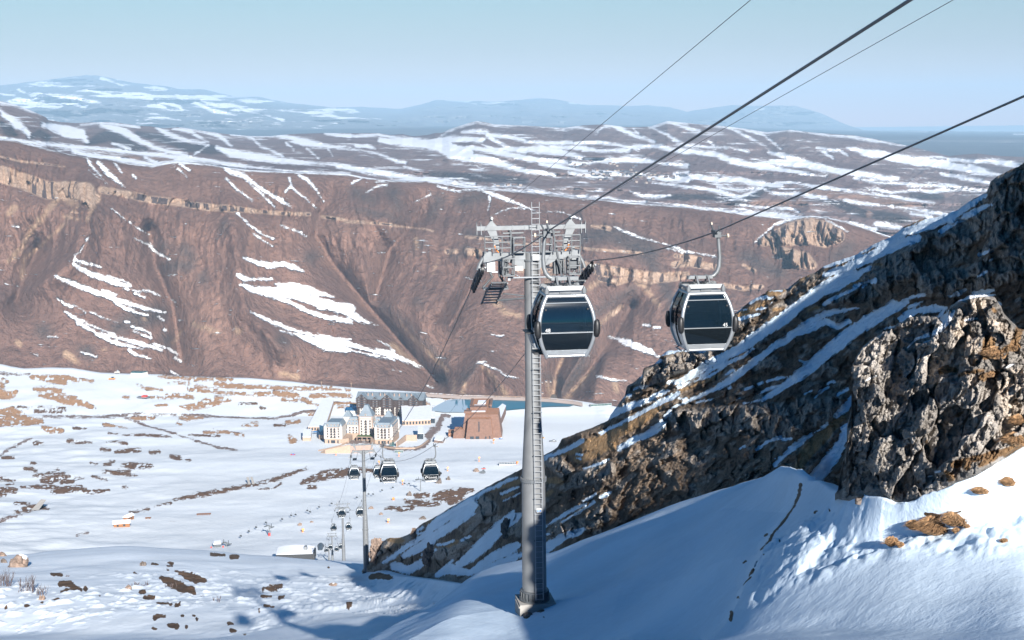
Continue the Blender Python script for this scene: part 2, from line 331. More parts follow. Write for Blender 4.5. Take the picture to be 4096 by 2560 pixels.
# cliffs stand in front of the slope above them: cumulative set back as the face goes up
sb = np.cumsum(cliffy[::1] * -1.0, axis=0); dd = dd - 0.0 * sb
D = D + dd
snM = strokes(X, Y, {
 1: "600,650,6 620,700,12 700,790,6;680,690,12 740,760,18 800,810,14 860,860,4;790,690,5 840,760,5;610,745,4 740,835,3;920,780,5 940,800,5;1240,700,3 1310,745,3;1230,735,3 1290,790,3;1540,710,10 1600,760,16 1680,780,12 1760,840,8 1850,900,8 1950,960,12 2020,1005,4;"
    "1560,800,6 1640,880,5 1740,955,5;1690,800,5 1800,900,5 1900,1000,3;2040,760,8 2120,810,12 2180,870,10 2235,960,4;2000,800,6 2015,850,6 1975,890,4;2020,870,4 2100,930,4 2180,1000,4;760,1000,6 850,1070,7 940,1140,7 1030,1190,4;930,1215,5 1030,1260,14 1080,1310,14 1170,1360,3;"
    "1680,1350,6 1780,1385,16 1860,1405,20 1940,1390,14 2020,1410,16 2100,1445,4;1650,1480,8 1700,1500,12 1780,1500,8 1880,1500,8;1940,1125,4 2080,1175,6 2110,1200,3;1640,1040,3 1720,1120,4 1820,1190,4 1890,1220,3;1750,1185,3 1820,1230,4 1885,1270,3;610,1210,3 580,1260,6 550,1310,4 520,1330,3 515,1370,5",
 4: "515,60,6 570,85,12 650,105,8 700,120,3;510,100,8 600,150,18 700,190,20 800,225,20 900,250,10;740,180,8 840,210,8 900,240,6;850,265,6 970,290,3;930,300,3 1000,328,3;385,180,8 480,220,14 560,250,16 650,290,16 730,310,20 800,345,14 900,375,12 1000,405,8 1140,432,4;700,280,10 800,310,8;790,360,8 860,400,8 930,430,7 1020,455,3;"
    "990,275,6 1060,295,8 1110,318,4;1150,320,3 1210,360,4;400,340,6 440,370,8 500,390,8;510,380,3 590,430,5;620,430,4 700,465,6 810,500,4;860,495,5 895,500,3;450,430,4 530,480,10 600,500,6;530,500,6 620,550,12 700,595,14 760,625,12 850,655,10 980,685,3;700,580,8 800,605,10 900,630,12 1000,655,14 1120,690,5;1060,650,8 1140,675,3;"
    "890,690,6 940,725,8 1040,752,5;600,510,5 700,550,6 800,590,4;910,530,6 1040,575,5;920,560,6 1040,610,6;1090,460,6 1130,485,4;1130,550,6 1150,555,6;1160,680,4 1230,720,4;1210,745,6 1250,770,4;1180,840,5 1230,870,4;560,705,3 670,740,3;330,600,3 400,602,4;"
    "1650,175,14 1720,200,12;1660,240,6 1740,270,20 1850,290,34 1980,290,40 2100,330,30 2200,370,34 2300,390,36 2420,410,40;1900,235,10 2000,250,22 2100,270,30 2200,300,22 2310,325,5;1900,330,10 2000,360,16 2100,410,16 2200,450,16 2300,470,20 2420,495,20;"
    "1730,430,6 1800,460,10 1880,500,14 1960,530,16 2060,560,14 2160,590,12 2300,610,10 2420,620,14;1940,560,5 2040,580,12 2140,620,24 2240,660,34 2340,680,28 2420,695,20;2200,580,8 2300,630,10",
 0: "740,705,8 800,728,10 850,755,8 885,768,2;780,720,8 840,745,7;760,798,8 830,815,9 880,830,6 920,840,5 960,850,4 1000,868,2;830,828,4 930,850,4;1440,795,3 1490,810,6 1540,830,4 1550,838,1;1130,855,3 1220,893,1",
 2: "200,900,6 280,855,7 340,845,5;270,825,6 350,815,6;100,835,4 170,800,4;530,965,4 640,915,5;690,850,5 760,875,6 840,890,7 870,880,6 990,880,4;1000,880,8 1100,920,10 1200,960,9 1300,1000,8 1400,1038,5;1050,920,3 1055,960,4 1040,1020,4;1060,1062,4 1130,1030,5 1210,1005,5 1300,1010,4;"
    "1455,1030,4 1560,1035,6 1680,1085,4;1910,1135,4 2000,1175,6 2100,1215,5 2200,1240,6 2300,1265,7 2420,1310,9;2270,1285,4 2400,1305,3",
 9: "1620,870,5 1670,870,10 1720,905,12 1790,930,12 1850,955,14 1920,975,8 1970,1005,3;1700,880,8 1800,910,6;1530,1130,4 1640,1155,5 1740,1165,4;1860,780,6 1900,780,6;1930,795,6 1970,795,4;810,843,4 850,850,6 890,853,3;860,1108,3 910,1130,8 990,1145,5;705,1045,4 730,1035,12 770,1030,6;360,1198,3 400,1210,3;"
    "0,935,8 40,970,22 120,980,20 180,1010,14 250,1040,12 330,1085,6;20,880,3 90,920,6 130,960,8;120,1090,4 180,1100,3;780,955,3 840,960,3;60,1140,3 105,1180,3;330,1095,3 410,1130,2;0,770,3 50,800,3",
 3: "880,1062,6 700,1120,4 560,1240,4;1050,1085,4 1130,1130,3 1200,1170,3;0,1270,5 90,1305,5 200,1325,4 290,1340,3;0,1300,2 60,1315,2"}, -40)
snM = snM + 4.2 * fbm(X / 9, Y / 4, octaves=4, gain=0.75) + 2.0 * fbm((X - 1.2 * Y) / 40, (Y + .4 * X) / 7, octaves=3)
snM = np.where(snM > -12, snM, np.maximum(snM, -16 + 22 * np.maximum(0, fbm((X - 2 * Y) / 50, Y / 9, octaves=4) )))
rid = np.interp(X, cM[:, 0], cM[:, 1]); snM = np.maximum(snM, 4.5 - (Y - rid))
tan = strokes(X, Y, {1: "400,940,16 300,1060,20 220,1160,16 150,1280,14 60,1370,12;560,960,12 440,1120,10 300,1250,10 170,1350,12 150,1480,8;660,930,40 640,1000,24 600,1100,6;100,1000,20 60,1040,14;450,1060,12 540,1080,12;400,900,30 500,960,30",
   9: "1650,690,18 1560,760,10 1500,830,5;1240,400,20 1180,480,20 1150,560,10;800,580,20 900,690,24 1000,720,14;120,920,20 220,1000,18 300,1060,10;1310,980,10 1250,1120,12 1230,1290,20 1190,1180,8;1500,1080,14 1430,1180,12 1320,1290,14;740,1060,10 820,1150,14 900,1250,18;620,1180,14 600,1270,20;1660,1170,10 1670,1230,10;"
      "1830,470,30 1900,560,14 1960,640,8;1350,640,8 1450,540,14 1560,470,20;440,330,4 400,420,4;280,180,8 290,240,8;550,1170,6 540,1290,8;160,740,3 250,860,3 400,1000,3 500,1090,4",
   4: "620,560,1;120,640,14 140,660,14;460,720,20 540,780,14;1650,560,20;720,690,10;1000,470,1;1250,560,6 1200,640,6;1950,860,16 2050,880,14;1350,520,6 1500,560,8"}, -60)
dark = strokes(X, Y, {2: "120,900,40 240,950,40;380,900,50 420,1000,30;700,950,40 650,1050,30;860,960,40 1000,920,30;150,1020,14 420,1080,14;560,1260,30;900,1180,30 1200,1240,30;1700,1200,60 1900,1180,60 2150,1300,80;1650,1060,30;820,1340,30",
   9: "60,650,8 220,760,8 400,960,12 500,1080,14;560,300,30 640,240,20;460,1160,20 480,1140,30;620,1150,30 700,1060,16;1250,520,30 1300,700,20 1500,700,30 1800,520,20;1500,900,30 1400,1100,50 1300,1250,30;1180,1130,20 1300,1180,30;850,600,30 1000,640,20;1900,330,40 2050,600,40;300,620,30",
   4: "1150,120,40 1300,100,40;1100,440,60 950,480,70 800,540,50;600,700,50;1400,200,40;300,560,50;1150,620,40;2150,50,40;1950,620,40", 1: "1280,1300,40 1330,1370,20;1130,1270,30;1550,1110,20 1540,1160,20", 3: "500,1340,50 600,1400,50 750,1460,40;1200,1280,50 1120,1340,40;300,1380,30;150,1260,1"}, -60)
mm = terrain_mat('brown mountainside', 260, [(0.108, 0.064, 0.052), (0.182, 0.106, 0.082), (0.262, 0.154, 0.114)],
   [('dark', (0.060, 0.048, 0.046), (0.115, 0.082, 0.070), 30, 14), ('tan', (0.24, 0.155, 0.105), (0.40, 0.27, 0.18), 10, 9), ('cliff', (0.32, 0.21, 0.145), (0.54, 0.385, 0.28), 4, 3), ('crack_shade', (0.07, 0.055, 0.055), (0.13, 0.09, 0.08), 1.5, 0.8)],
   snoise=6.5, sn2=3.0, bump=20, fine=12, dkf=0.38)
structure(sheet('brown_mountain', X, Y, D, mm, {'snow': snM, 'cliff': cl, 'tan': tan, 'dark': dark, 'crack_shade': np.where(cl > 0, 14 * (fbm((X + wx) / 13, Y / 70, octaves=3) + 0.6 * fbm(X / 50, Y / 200, octaves=2)) - 3.2, -40)})[0])  # the dark crack tone paints the cliff's vertical shadows into its colour

# ================================================================ snow streaked plateau behind it
cT = np.array([[-1400, 330], [-400, 380], [0, 404], [50, 415], [120, 440], [185, 470], [192, 480], [240, 488], [300, 492], [350, 490], [420, 488], [480, 492], [560, 504], [600, 505], [660, 514], [712, 508], [790, 520], [903, 536], [1000, 544], [1080, 545],
   [1160, 536], [1300, 532], [1400, 533], [1512, 532], [1560, 540], [1610, 536], [1650, 545], [1709, 540], [1740, 532], [1770, 531], [1800, 516], [1871, 493], [1905, 484], [1940, 488], [1975, 497], [2100, 502], [2253, 511], [2330, 501], [2420, 497], [2500, 508], [2560, 508], [2600, 506], [2669, 484],
   [2720, 489], [2800, 497], [2887, 503], [2980, 515], [3066, 529], [3110, 524], [3159, 519], [3250, 530], [3413, 541], [3500, 556], [3622, 581], [3720, 605], [3795, 624], [3850, 618], [3911, 614], [4000, 624], [4096, 628], [5600, 700]])
DT = np.interp(cT[:, 0], [-1400, 185, 200, 1500, 2700, 3500, 5600], [7600, 7800, 9500, 10500, 11500, 11000, 9500])
topT = np.column_stack([cT, DT]); botT = topM[:, :3] + [[0, 46, 150]]
fr = lambda k: np.column_stack([XW2, np.interp(XW2, botT[:, 0], botT[:, 1]) * (1 - k) + np.interp(XW2, cT[:, 0], cT[:, 1]) * k, 1 / ((1 - k) / np.interp(XW2, botT[:, 0], botT[:, 2]) + k / np.interp(XW2, cT[:, 0], DT))])
XW2 = np.linspace(-1400, 5600, 120)
XT = xgrid(-60, 4160, 4.0)
X, Y, D = loft(XT, [botT + [[0, 60, -100]], botT, topT, topT + [[0, 40, 900]]], [4, 120, 4], 3, 3)
hf = np.clip((Y - np.interp(X, cT[:, 0], cT[:, 1])) / 30, 0, 1) * np.clip((np.interp(X, botT[:, 0], botT[:, 1]) - Y) / 60, 0, 1)
hills = fbm(X / 330 + 5, Y / 60, octaves=5, ridged=True); g = fbm((X + 1.4 * Y) / 70, Y / 60, octaves=4, ridged=True)
D = D * (1 - hf * (0.035 * hills + 0.012 * g))
snT = strokes(X, Y, {
 1: "0,275,12 100,290,14 200,330,8 280,360,4;0,330,10 50,380,20 120,430,30 190,480,20 200,510,10;300,430,14 380,450,30 460,480,40 560,500,36 600,540,16;560,430,6 700,420,8 850,430,8 960,445,5;700,430,16 800,460,24 900,500,22 980,550,18 1080,590,14 1180,620,14 1290,640,10;780,560,8 860,585,12 900,600,10;1080,450,6 1150,490,16 1230,520,14 1330,545,8 1420,555,4;"
    "1200,455,6 1320,480,12 1380,520,8 1440,550,5;1240,450,6 1400,475,6 1500,500,10 1560,540,12 1600,580,6;1600,500,3 1740,515,4;1740,520,4 1800,580,6 1880,610,6 1960,650,4;1750,510,6 1900,500,10 2000,520,14 2100,550,26 2200,570,20 2300,580,8 2420,590,4;1980,560,3 2030,600,3;2120,590,5 2200,660,3;2250,490,8 2420,510,16;2270,600,4 2300,640,3;"
    "0,520,8 150,545,10 300,560,12 450,580,14 600,590,10 750,605,12 900,620,12 1050,635,14 1200,650,12 1350,665,12 1500,690,12 1700,720,12 1900,740,10 2100,755,8 2420,765,5;1500,590,10 1600,630,24 1750,650,26 1900,670,20 2050,690,16 2200,700,12 2420,715,10;100,560,14 200,580,16 280,590,8;500,610,10 620,640,10 750,660,10 900,680,12 1050,710,8 1150,695,6 1250,680,8 1400,690,6 1540,705,10 1700,730,10;1000,655,10 1080,690,8;1340,640,3 1440,570,3",
 2: "0,500,8 120,510,6 280,500,8 400,520,14 480,540,24 600,560,30 720,560,34 820,600,34 920,620,26;300,540,20 500,560,24 700,590,24 800,640,30 950,660,26 1100,690,24 1200,720,20 1300,750,14 1400,760,10 1500,775,8;720,500,5 800,460,8 880,430,8 960,412,6 1080,430,5 1250,437,4 1400,442,4 1550,450,5;860,480,8 950,475,12 1030,480,12 1080,540,10 1180,590,12 1300,620,14;700,530,16 850,530,20 1000,540,16;1040,500,12 1160,510,8 1260,530,8 1320,550,6 1450,560,8 1620,550,10;"
    "900,590,16 1050,610,16 1200,640,18 1350,670,20 1500,680,18 1650,700,16 1800,690,10;1000,570,8 1100,600,10 1250,600,14 1400,600,20 1550,620,20 1650,650,18 1780,680,16 1900,685,20 2000,670,20 2150,680,14 2250,700,10 2420,715,10;1560,455,6 1650,445,8 1800,475,6 1850,440,6 1920,440,14 2000,480,14 2100,520,8 2190,545,4;1480,585,8 1600,590,14 1720,590,8;1700,600,10 1850,610,12 2000,610,10 2050,580,8 2200,580,10 2300,600,12 2420,625,12;"
    "1650,560,10 1800,550,8 1950,570,8 2080,600,8;2160,450,5 2280,410,6 2420,430,8;2150,440,6 2260,490,6 2380,560,4;2050,460,5 2080,490,4;1400,700,10 1550,720,14 1700,750,10 1850,760,10 2000,780,10 2150,770,8;1600,760,8 1750,790,10 1900,800,8;2150,800,8 2250,800,18 2420,810,20;2020,890,6 2100,920,14 2200,930,14 2300,920,6;2180,830,5 2420,865,6;0,590,6 150,605,5 280,630,6 380,670,10 470,700,6;460,720,4 600,755,3;130,580,12 200,580,12 260,600,6;"
    "0,720,14 200,745,18 400,780,16 600,810,14 800,840,10 1000,870,8 1200,885,7 1400,900,7 1600,920,6 1800,935,7 2000,960,7 2200,970,7 2420,990,7;600,790,6 800,820,5 950,840,4;1080,855,6 1200,850,5 1350,880,8 1450,900,4",
 3: "0,420,8 100,455,10 180,475,4;60,415,5 300,440,5 500,460,6 640,480,6 780,468,5 950,490,6 1200,510,8 1300,530,6 1480,560,5 1600,575,4;370,450,5 450,480,8 560,540,8 660,600,4;500,470,6 620,500,6 740,595,4;0,540,8 100,570,8 300,590,8;0,605,14 150,620,16 300,640,16 400,680,20 500,700,22 600,720,20 750,740,14 900,770,12 1050,790,8;660,620,6 760,650,14 880,680,18 1000,710,16 1150,750,24 1300,770,20 1450,800,18 1550,800,10;550,700,10 700,690,20 850,700,26 1000,720,24 1100,740,20;"
    "1200,590,6 1350,630,24 1450,640,26 1600,670,26 1750,690,28 1900,710,24 2050,740,20 2200,770,16;1900,670,8 2050,680,10 2200,680,14 2300,700,20 2420,730,20;2050,720,20 2200,770,14 2300,780,8;1850,770,8 1950,790,10 2100,815,12 2200,840,8;1030,615,6 1100,665,3;990,588,4 1130,610,4;1130,600,5 1200,640,5;240,545,4 290,590,8 360,590,4;350,585,4 450,600,4 520,620,3;0,800,20 150,790,16 300,810,20 450,810,16 600,840,14 750,850,8;0,770,8 100,760,6;"
    "0,850,8 150,865,8 300,890,10 420,925,10 470,930,8 560,890,6 620,860,4;300,860,6 450,880,6 550,880,6;630,880,3 700,905,6 850,910,8 1050,940,8;700,830,5 800,830,6 950,850,8 1100,870,10 1300,900,8 1500,930,10 1700,960,10 1800,970,5;1250,800,8 1400,830,10 1550,840,8 1700,850,8 1900,850,6;1270,880,5 1380,875,6 1500,900,6 1700,880,6 1780,900,8 1880,880,6 2000,880,5 2150,895,6;1900,850,8 2100,880,8 2180,880,8;"
    "1180,955,6 1350,980,7 1550,1000,8 1750,1030,10 1890,1050,8;1640,1045,10 1780,1065,10;0,980,8 200,1010,8 400,1030,9 550,1045,14 700,1060,30 800,1070,20 880,1065,8;430,980,4 600,1000,5 800,1010,5 860,1030,3;1040,1080,8 1200,1110,16 1300,1130,16 1400,1150,16;1400,1120,20 1560,1140,14"}, -40)
snT = snT + 0.8 + 5 * fbm((X - 3 * Y) / 70, Y / 7, octaves=5, gain=0.6) + 2.0 * fbm(X / 12, Y / 5, octaves=3)
snT = np.maximum(snT, -9 + 16 * fbm((X - 3 * Y) / 110 + 7, Y / 9, octaves=4))
dk = strokes(X, Y, {1: "10,420,20 60,470,40 110,500,14;200,520,16 270,490,30 330,520,24;600,560,16 700,520,40 780,500,40 820,540,50 900,580,40 1000,600,20;950,490,16 1100,520,30 1200,550,30 1300,590,30 1450,600,36 1550,610,20",
    3: "0,920,14 200,930,22 430,950,26 550,930,30 620,890,10;650,860,14 720,850,16;1000,950,8 1050,960,14 1150,980,30 1300,1040,34 1500,1070,36 1620,1090,24;1650,920,26 1850,930,20", 2: "2260,930,12 2420,930,26;650,770,20 900,790,30 1100,800,30 1300,820,20"}, -40)
tm = terrain_mat('plateau heath', 420, [(0.12, 0.090, 0.092), (0.165, 0.120, 0.115), (0.205, 0.150, 0.135)], [('dark', (0.030, 0.032, 0.042), (0.075, 0.062, 0.062), 6, 3), ('tan', (0.17, 0.11, 0.09), (0.24, 0.155, 0.12), 8, 5)], snoise=7, sn2=4.5, bump=18, fine=9, snow=(0.66, 0.69, 0.74), dkf=0.5)
tn = strokes(X, Y, {3: "900,900,20 1200,920,30 1500,960,30 1700,1000,30;550,970,20 900,970,24;1350,1050,20", 2: "1100,890,14 1700,960,10", 1: "1050,650,14 1200,660,20 1330,650,8;600,600,14 800,640,14 950,660,14;1600,690,10 1700,700,10;0,500,4"}, -40)
structure(sheet('snowy_plateau', X, Y, D, tm, {'snow': snT, 'dark': dk, 'tan': tn})[0])

# ================================================================ valley floor with the resort
cP = np.array([[-1400, 1430], [-300, 1445], [0, 1457], [98, 1474], [200, 1470], [289, 1472], [405, 1490], [520, 1494], [637, 1497], [723, 1505], [860, 1508], [995, 1511], [1128, 1522], [1150, 1524], [1280, 1540], [1432, 1552], [1560, 1560], [1705, 1569], [1887, 1579], [2087, 1587],
   [2200, 1591], [2290, 1599], [2360, 1610], [2460, 1628], [2700, 1660], [5600, 1800]])
zt = rays(cP[:, 0], cP[:, 1])[:, 2]
topP = np.column_stack([cP, -386.0 / zt])
def yl(y, D): return np.array([[-1400, y, D], [0, y, D], [4096, y, D], [5600, y, D]], float)
z660 = np.array([[x, 1665, -386.0 / rays(x, 1665.)[2]] for x in np.linspace(-1400, 5600, 30)])
XP = xgrid(-60, 2800, 3.6)
def pz(y, z): return np.array([[x, y, z / rays(x, float(y))[2]] for x in np.linspace(-1400, 5600, 30)])
X, Y, D = loft(XP, [yl(2500, 430), yl(2330, 490), yl(2290, 610), yl(2240, 850), yl(2150, 960), yl(2000, 1170), pz(1850, -340), pz(1790, -362), pz(1710, -376), z660, topP, topP + [[0, 50, 60]]], [6, 8, 20, 30, 46, 46, 24, 24, 16, 26, 6], 0, 3)
bump_f = fbm(rays(X, Y)[..., 0] * D / 120, D / 120, octaves=5) * 3.6 + 0.9 * fbm(rays(X, Y)[..., 0] * D / 30, D / 30, octaves=3)
flatm = np.clip((X - 1150) / 60, 0, 1) * np.clip((Y - 1540) / 20, 0, 1) * np.clip((1840 - Y) / 60, 0, 1) * np.clip((2420 - X) / 40, 0, 1)
D0P = D.copy(); XPg, YPg = X.copy(), Y.copy()
amp = (1 - flatm) * np.clip((Y - 1500) / 60, 0.25, 1) * (0.6 + 0.9 * np.clip((900 - X) / 900, 0, 1))
soil = strokes(X, Y, {
 4: "220,880,10 300,885,20 400,890,22 480,890,20 540,905,8;330,900,14 450,925,8;540,895,6 640,905,6;240,965,8 350,970,20 440,985,14;270,1010,10 350,1020,22 450,1050,20 560,1070,18 650,1095,6;370,1000,8 520,1030,10;0,1000,26 60,1010,22 110,990,10;0,920,16 20,950,10;20,900,10 50,905,8;0,1150,40 80,1150,56 160,1180,40 220,1190,16 290,1190,8;0,1190,30 200,1210,8;"
    "300,1235,8 360,1250,14 430,1250,6;1100,875,4 1200,880,8 1330,890,12 1430,895,10 1500,890,14 1600,895,8;1150,925,6 1230,920,10 1310,925,6;950,938,4 1010,955,8 1120,962,5;1150,1000,5 1230,1005,14 1330,1015,10;1040,1015,4 1190,1025,5;1480,920,12 1560,940,16 1700,945,14 1850,950,10 2000,960,10 2200,960,6 2420,970,5;1350,940,4 1500,960,6;1300,960,5 1500,985,6 1700,1000,10 1900,995,12 2050,1005,12;"
    "1250,1090,8 1330,1070,10 1410,1050,8;1420,1035,10 1540,1025,8;1270,1100,4 1580,1030,5;1300,1115,4 1590,1040,4;2150,1010,12 2300,1000,14 2420,1005,10;1950,1030,8 2050,1035,6;2060,1030,3 2150,1050,4;2130,1068,4 2270,1080,5;2300,1060,4 2400,1065,5;720,1200,4 880,1222,5;1410,1260,5 1560,1255,8 1680,1285,5;1240,1155,4 1290,1160,12 1400,1158,4;900,1165,4 1060,1160,4;1230,1190,6 1250,1200,6;1680,1215,3 1780,1213,3;1740,1197,4 1780,1195,4;850,1023,3 890,1023,3;1080,1082,4 1150,1080,6;2140,1130,14 2200,1130,10;2000,1185,8 2060,1190,6;2000,1310,12 2020,1325,16;1980,860,20 2060,890,8",
 5: "0,235,8 200,240,12 400,230,6;220,320,10 350,300,16 480,300,16 570,310,6;0,290,18 60,310,16 200,360,8 240,380,4;190,385,5 380,405,6;420,378,6 560,380,10 640,370,12;470,420,5 640,390,6;0,545,14 100,540,14;1270,380,20 1300,385,10;1330,310,6 1380,312,6;1440,330,12 1500,325,10 1700,322,8 1900,328,8 2160,335,10 2420,345,12;1280,430,6 1400,410,12 1460,360,6;20,700,16 60,720,20;1480,675,1", 14: "1180,1000,1"}, -40)
dsoil = strokes(X, Y, {4: "130,1098,4 300,1100,5 440,1105,8;240,1130,4 450,1130,4;350,1020,12 560,1075,12;1900,1210,4 1970,1208,4;1650,1060,2 1770,1062,2;1800,1090,3 1830,1090,3",
 6: "840,300,4 900,300,18 950,310,22 1040,305,12;170,325,4 220,335,14 250,340,8;740,150,4 800,152,8 875,165,5;500,160,4 630,155,4;240,160,6 300,158,6;470,140,8 500,140,6;700,203,6 760,203,6;800,215,4 880,205,8 970,200,6;1180,240,8 1240,255,12;1290,262,6 1310,262,6;1040,212,8 1100,210,8;720,290,6 760,290,6;630,285,8 670,285,6;760,275,5 790,275,5;710,345,6 760,345,8 860,355,6 940,365,4;820,335,6 900,340,6;"
    "230,375,3 330,360,6 400,330,4;290,400,14 350,400,20 420,385,8 480,380,4;380,360,5 440,360,6;430,410,12 500,410,10;520,390,10 580,390,6;150,465,6 250,455,14 350,450,12 430,455,10 560,450,8;360,490,12 440,480,16 540,470,12 600,470,6;580,480,5 680,480,6 750,470,4;0,395,12 40,400,12 80,405,4;0,490,16 60,485,16 110,490,12;0,520,10 30,510,10;50,440,8 90,435,8;110,580,6 200,575,8;100,640,8 180,620,22 260,605,22 330,615,8;"
    "1070,580,4 1180,567,6;1200,545,6 1300,525,12 1400,512,14 1500,490,14 1600,470,14 1720,445,14 1850,415,14 1950,380,12 2050,345,10 2120,325,5;900,625,3 1030,600,3;2080,430,4 2140,410,20 2200,390,22 2280,370,28 2350,360,26 2420,355,18;2140,455,8 2180,455,8;20,250,6 90,255,4;750,92,2 900,100,4 1050,102,6 1190,115,4;1300,93,2 1520,100,2;1780,475,3 1900,465,4 1940,430,2;640,380,3 740,400,4;850,450,5 880,450,5;210,345,1;510,50,4 590,50,5;220,287,4 240,287,4;100,400,1;380,1055,1",
 5: "160,1090,10 240,1060,24 330,1040,40 430,1020,36 520,1010,30 600,1000,24 700,1000,20 780,1010,14;1360,1240,30 1450,1230,50 1550,1200,50 1640,1180,30 1700,1170,14;1100,1280,16 1200,1290,24 1300,1300,24 1400,1290,16;1500,1290,20 1600,1240,30;950,1340,8 1050,1360,14 1150,1340,14;1180,1230,12 1300,1220,14;1000,1350,6 900,1350,6;200,1150,10 250,1150,8"}, -40)
road = strokes(X, Y, {4: "300,1165,3 500,1160,4 700,1158,4 800,1148,4 900,1140,3 1100,1140,3 1400,1148,3 1700,1160,3 1900,1160,4 2000,1140,4 2100,1120,4 2250,1110,3;830,1150,2 950,1180,2 1100,1240,2 1300,1300,2 1500,1360,3 1640,1385,2;0,1410,3 100,1360,3 220,1310,3;0,855,3 200,858,3",
    5: "1430,500,12 1400,560,20 1390,600,24 1330,640,30 1300,680,26;1430,485,10 1490,500,10;1310,715,8 1285,750,14 1220,788,10 1100,795,9 950,788,9 870,765,9;1280,275,5 1500,285,4 1800,298,4 2160,312,4;530,1000,1", 14: "700,1040,16 900,1030,30 1100,1020,30 1300,1035,30 1420,1060,16", 6: "0,700,3 150,665,3;530,785,4 610,765,3"}, -40)
cover = np.maximum(np.maximum(soil, dsoil), road)
dz = bump_f * amp
D = D - 0; 
pm = terrain_mat('snowfield with bare soil', 26, snow=(0.70, 0.74, 0.77), base=[(0.10, 0.06, 0.045), (0.15, 0.09, 0.065), (0.2, 0.12, 0.08)], rocks=[('dark', (0.085, 0.052, 0.038), (0.21, 0.12, 0.07), 5, 6), ('tan', (0.26, 0.145, 0.08), (0.50, 0.30, 0.17), 3, 5), ('road', (0.17, 0.13, 0.12), (0.26, 0.20, 0.18), 2, 1)], snoise=6, sn2=1.8, bump=1.2, sbump=0.3, fine=9)
sP = -(cover + 2.0 + 4.5 * fbm(X / 24, Y / 6, octaves=5, gain=0.65) - np.clip(cover, 0, 12) * 0.35)
sP = np.where(cover > -6, np.maximum(sP, -7 + 17 * np.maximum(0, fbm(X / 16, Y / 4, octaves=4) - 0.12) * (road < 0) * 2.2), sP)
xw = rays(X, Y)[..., 0] * D
spec = fbm(xw / 14, D / 9, octaves=3); sP = np.minimum(sP, np.where((X < 900) & (Y > 1700), 22 - 38 * np.maximum(0, spec - 0.24) * 1.0, 40))
valley_floor, PPg = sheet('snowfield', X, Y, D, pm, {'snow': sP, 'tan': soil + 4, 'dark': dsoil + 4, 'road': road + 1}, dz=dz)
structure(valley_floor)

# ================================================================ left foreground snow hillside
cF = np.array([[-1400, 2240], [-200, 2226], [0, 2222], [116, 2217], [180, 2206], [260, 2200], [380, 2190], [492, 2183], [560, 2186], [636, 2192], [760, 2198], [845, 2202], [984, 2218], [1100, 2224], [1180, 2232], [1273, 2240], [1340, 2242], [1400, 2243], [1480, 2247], [1520, 2262], [1620, 2300], [1840, 2330], [2600, 2500], [5600, 2900]])
crF = np.column_stack([cF, np.interp(cF[:, 0], [-1400, 0, 900, 1480, 1560, 1650, 1850, 5600], [350, 360, 372, 345, 298, 255, 192, 170])])
XF = xgrid(-60, 2160, 3.4, -1400, 2800)
X, Y, D = loft(XF, [np.array([[-1400, 3300, 138], [0, 3300, 142], [1500, 3300, 105], [2800, 3300, 90]], float), np.array([[-1400, 2580, 204], [0, 2580, 210], [1000, 2580, 176], [1500, 2580, 126], [2800, 2580, 120]], float),
    np.array([[-1400, 2400, 236], [0, 2400, 243], [900, 2400, 238], [1465, 2400, 242], [1850, 2420, 165], [2800, 2600, 140]], float), np.array([[-1400, 2310, 268], [0, 2310, 276], [900, 2310, 304], [1465, 2308, 317], [1530, 2306, 282], [1620, 2308, 245], [1700, 2316, 222], [1850, 2335, 182], [2800, 2650, 160]], float),
    crF, crF + [[0, 55, 60]], crF + [[0, 200, 130]]], [10, 70, 50, 50, 4, 8], 12, 9, 6)
xw = rays(X, Y)[..., 0] * D
roll = fbm(xw / 38, D / 52, octaves=3) * 1.3 + 0.30 * fbm(xw / 9, D / 13, octaves=4) 
lump = 0.75 * np.maximum(0, fbm(xw / 2.2 + 4, D / 3.0, octaves=3)) * np.clip(fbm(xw / 30 + 9, D / 40, octaves=2) * 3 + 0.4, 0, 1)
near_t = np.exp(-(((X - 1465) / 60) ** 2 + ((Y - 2310) / 25) ** 2))
dzF = (roll + lump) * (1 - near_t) * np.clip((Y - np.interp(X, cF[:, 0], cF[:, 1])) / 70, 0.04, 1)
grF = strokes(X, Y, {6: "1215,1060,4 1280,1085,18 1350,1110,26 1420,1125,10;1120,1110,14 1180,1140,26 1260,1170,22 1340,1190,12;360,1055,6 420,1062,8;1460,915,6 1550,925,5;1600,935,10 1640,935,8;420,1130,16 480,1130,20 500,1150,14;430,1190,10 520,1170,14 560,1180,6;590,1175,8;1170,990,6 1190,995,6;1160,1012,5 1190,1015,5;1060,1000,10 1090,1005,4;970,1190,6 1000,1190,6;1000,1225,6 1060,1225,8;1090,1260,6 1180,1280,8;1220,1290,8 1240,1285,8;"
    "1070,1380,10 1090,1370,10 1140,1360,5;1170,1425,12 1220,1430,16;1260,1360,6;1290,1430,6;1360,1380,5;1340,1360,4;1600,1445,10 1620,1448,8;1690,1475,6;1820,1165,5 1880,1160,10 1940,1150,12;1810,1215,5 1870,1210,5;1930,1225,5 1960,1220,5;1830,1270,6 1890,1275,4;180,1290,6 200,1292,4;370,1250,8 410,1250,6;290,1268,6;40,1305,6;1060,1450,4 1080,1455,4;1580,1390,8 1610,1395,4;930,1070,4 940,1075,3;690,1220,2;2270,1010,2;1690,1222,4;2410,1280,10;1160,1050,4;1790,1315,3",
    7: "235,1080,14 300,1080,20 370,1088,10;75,1280,10 90,1278,8;240,1000,12 270,1000,14"}, -40)
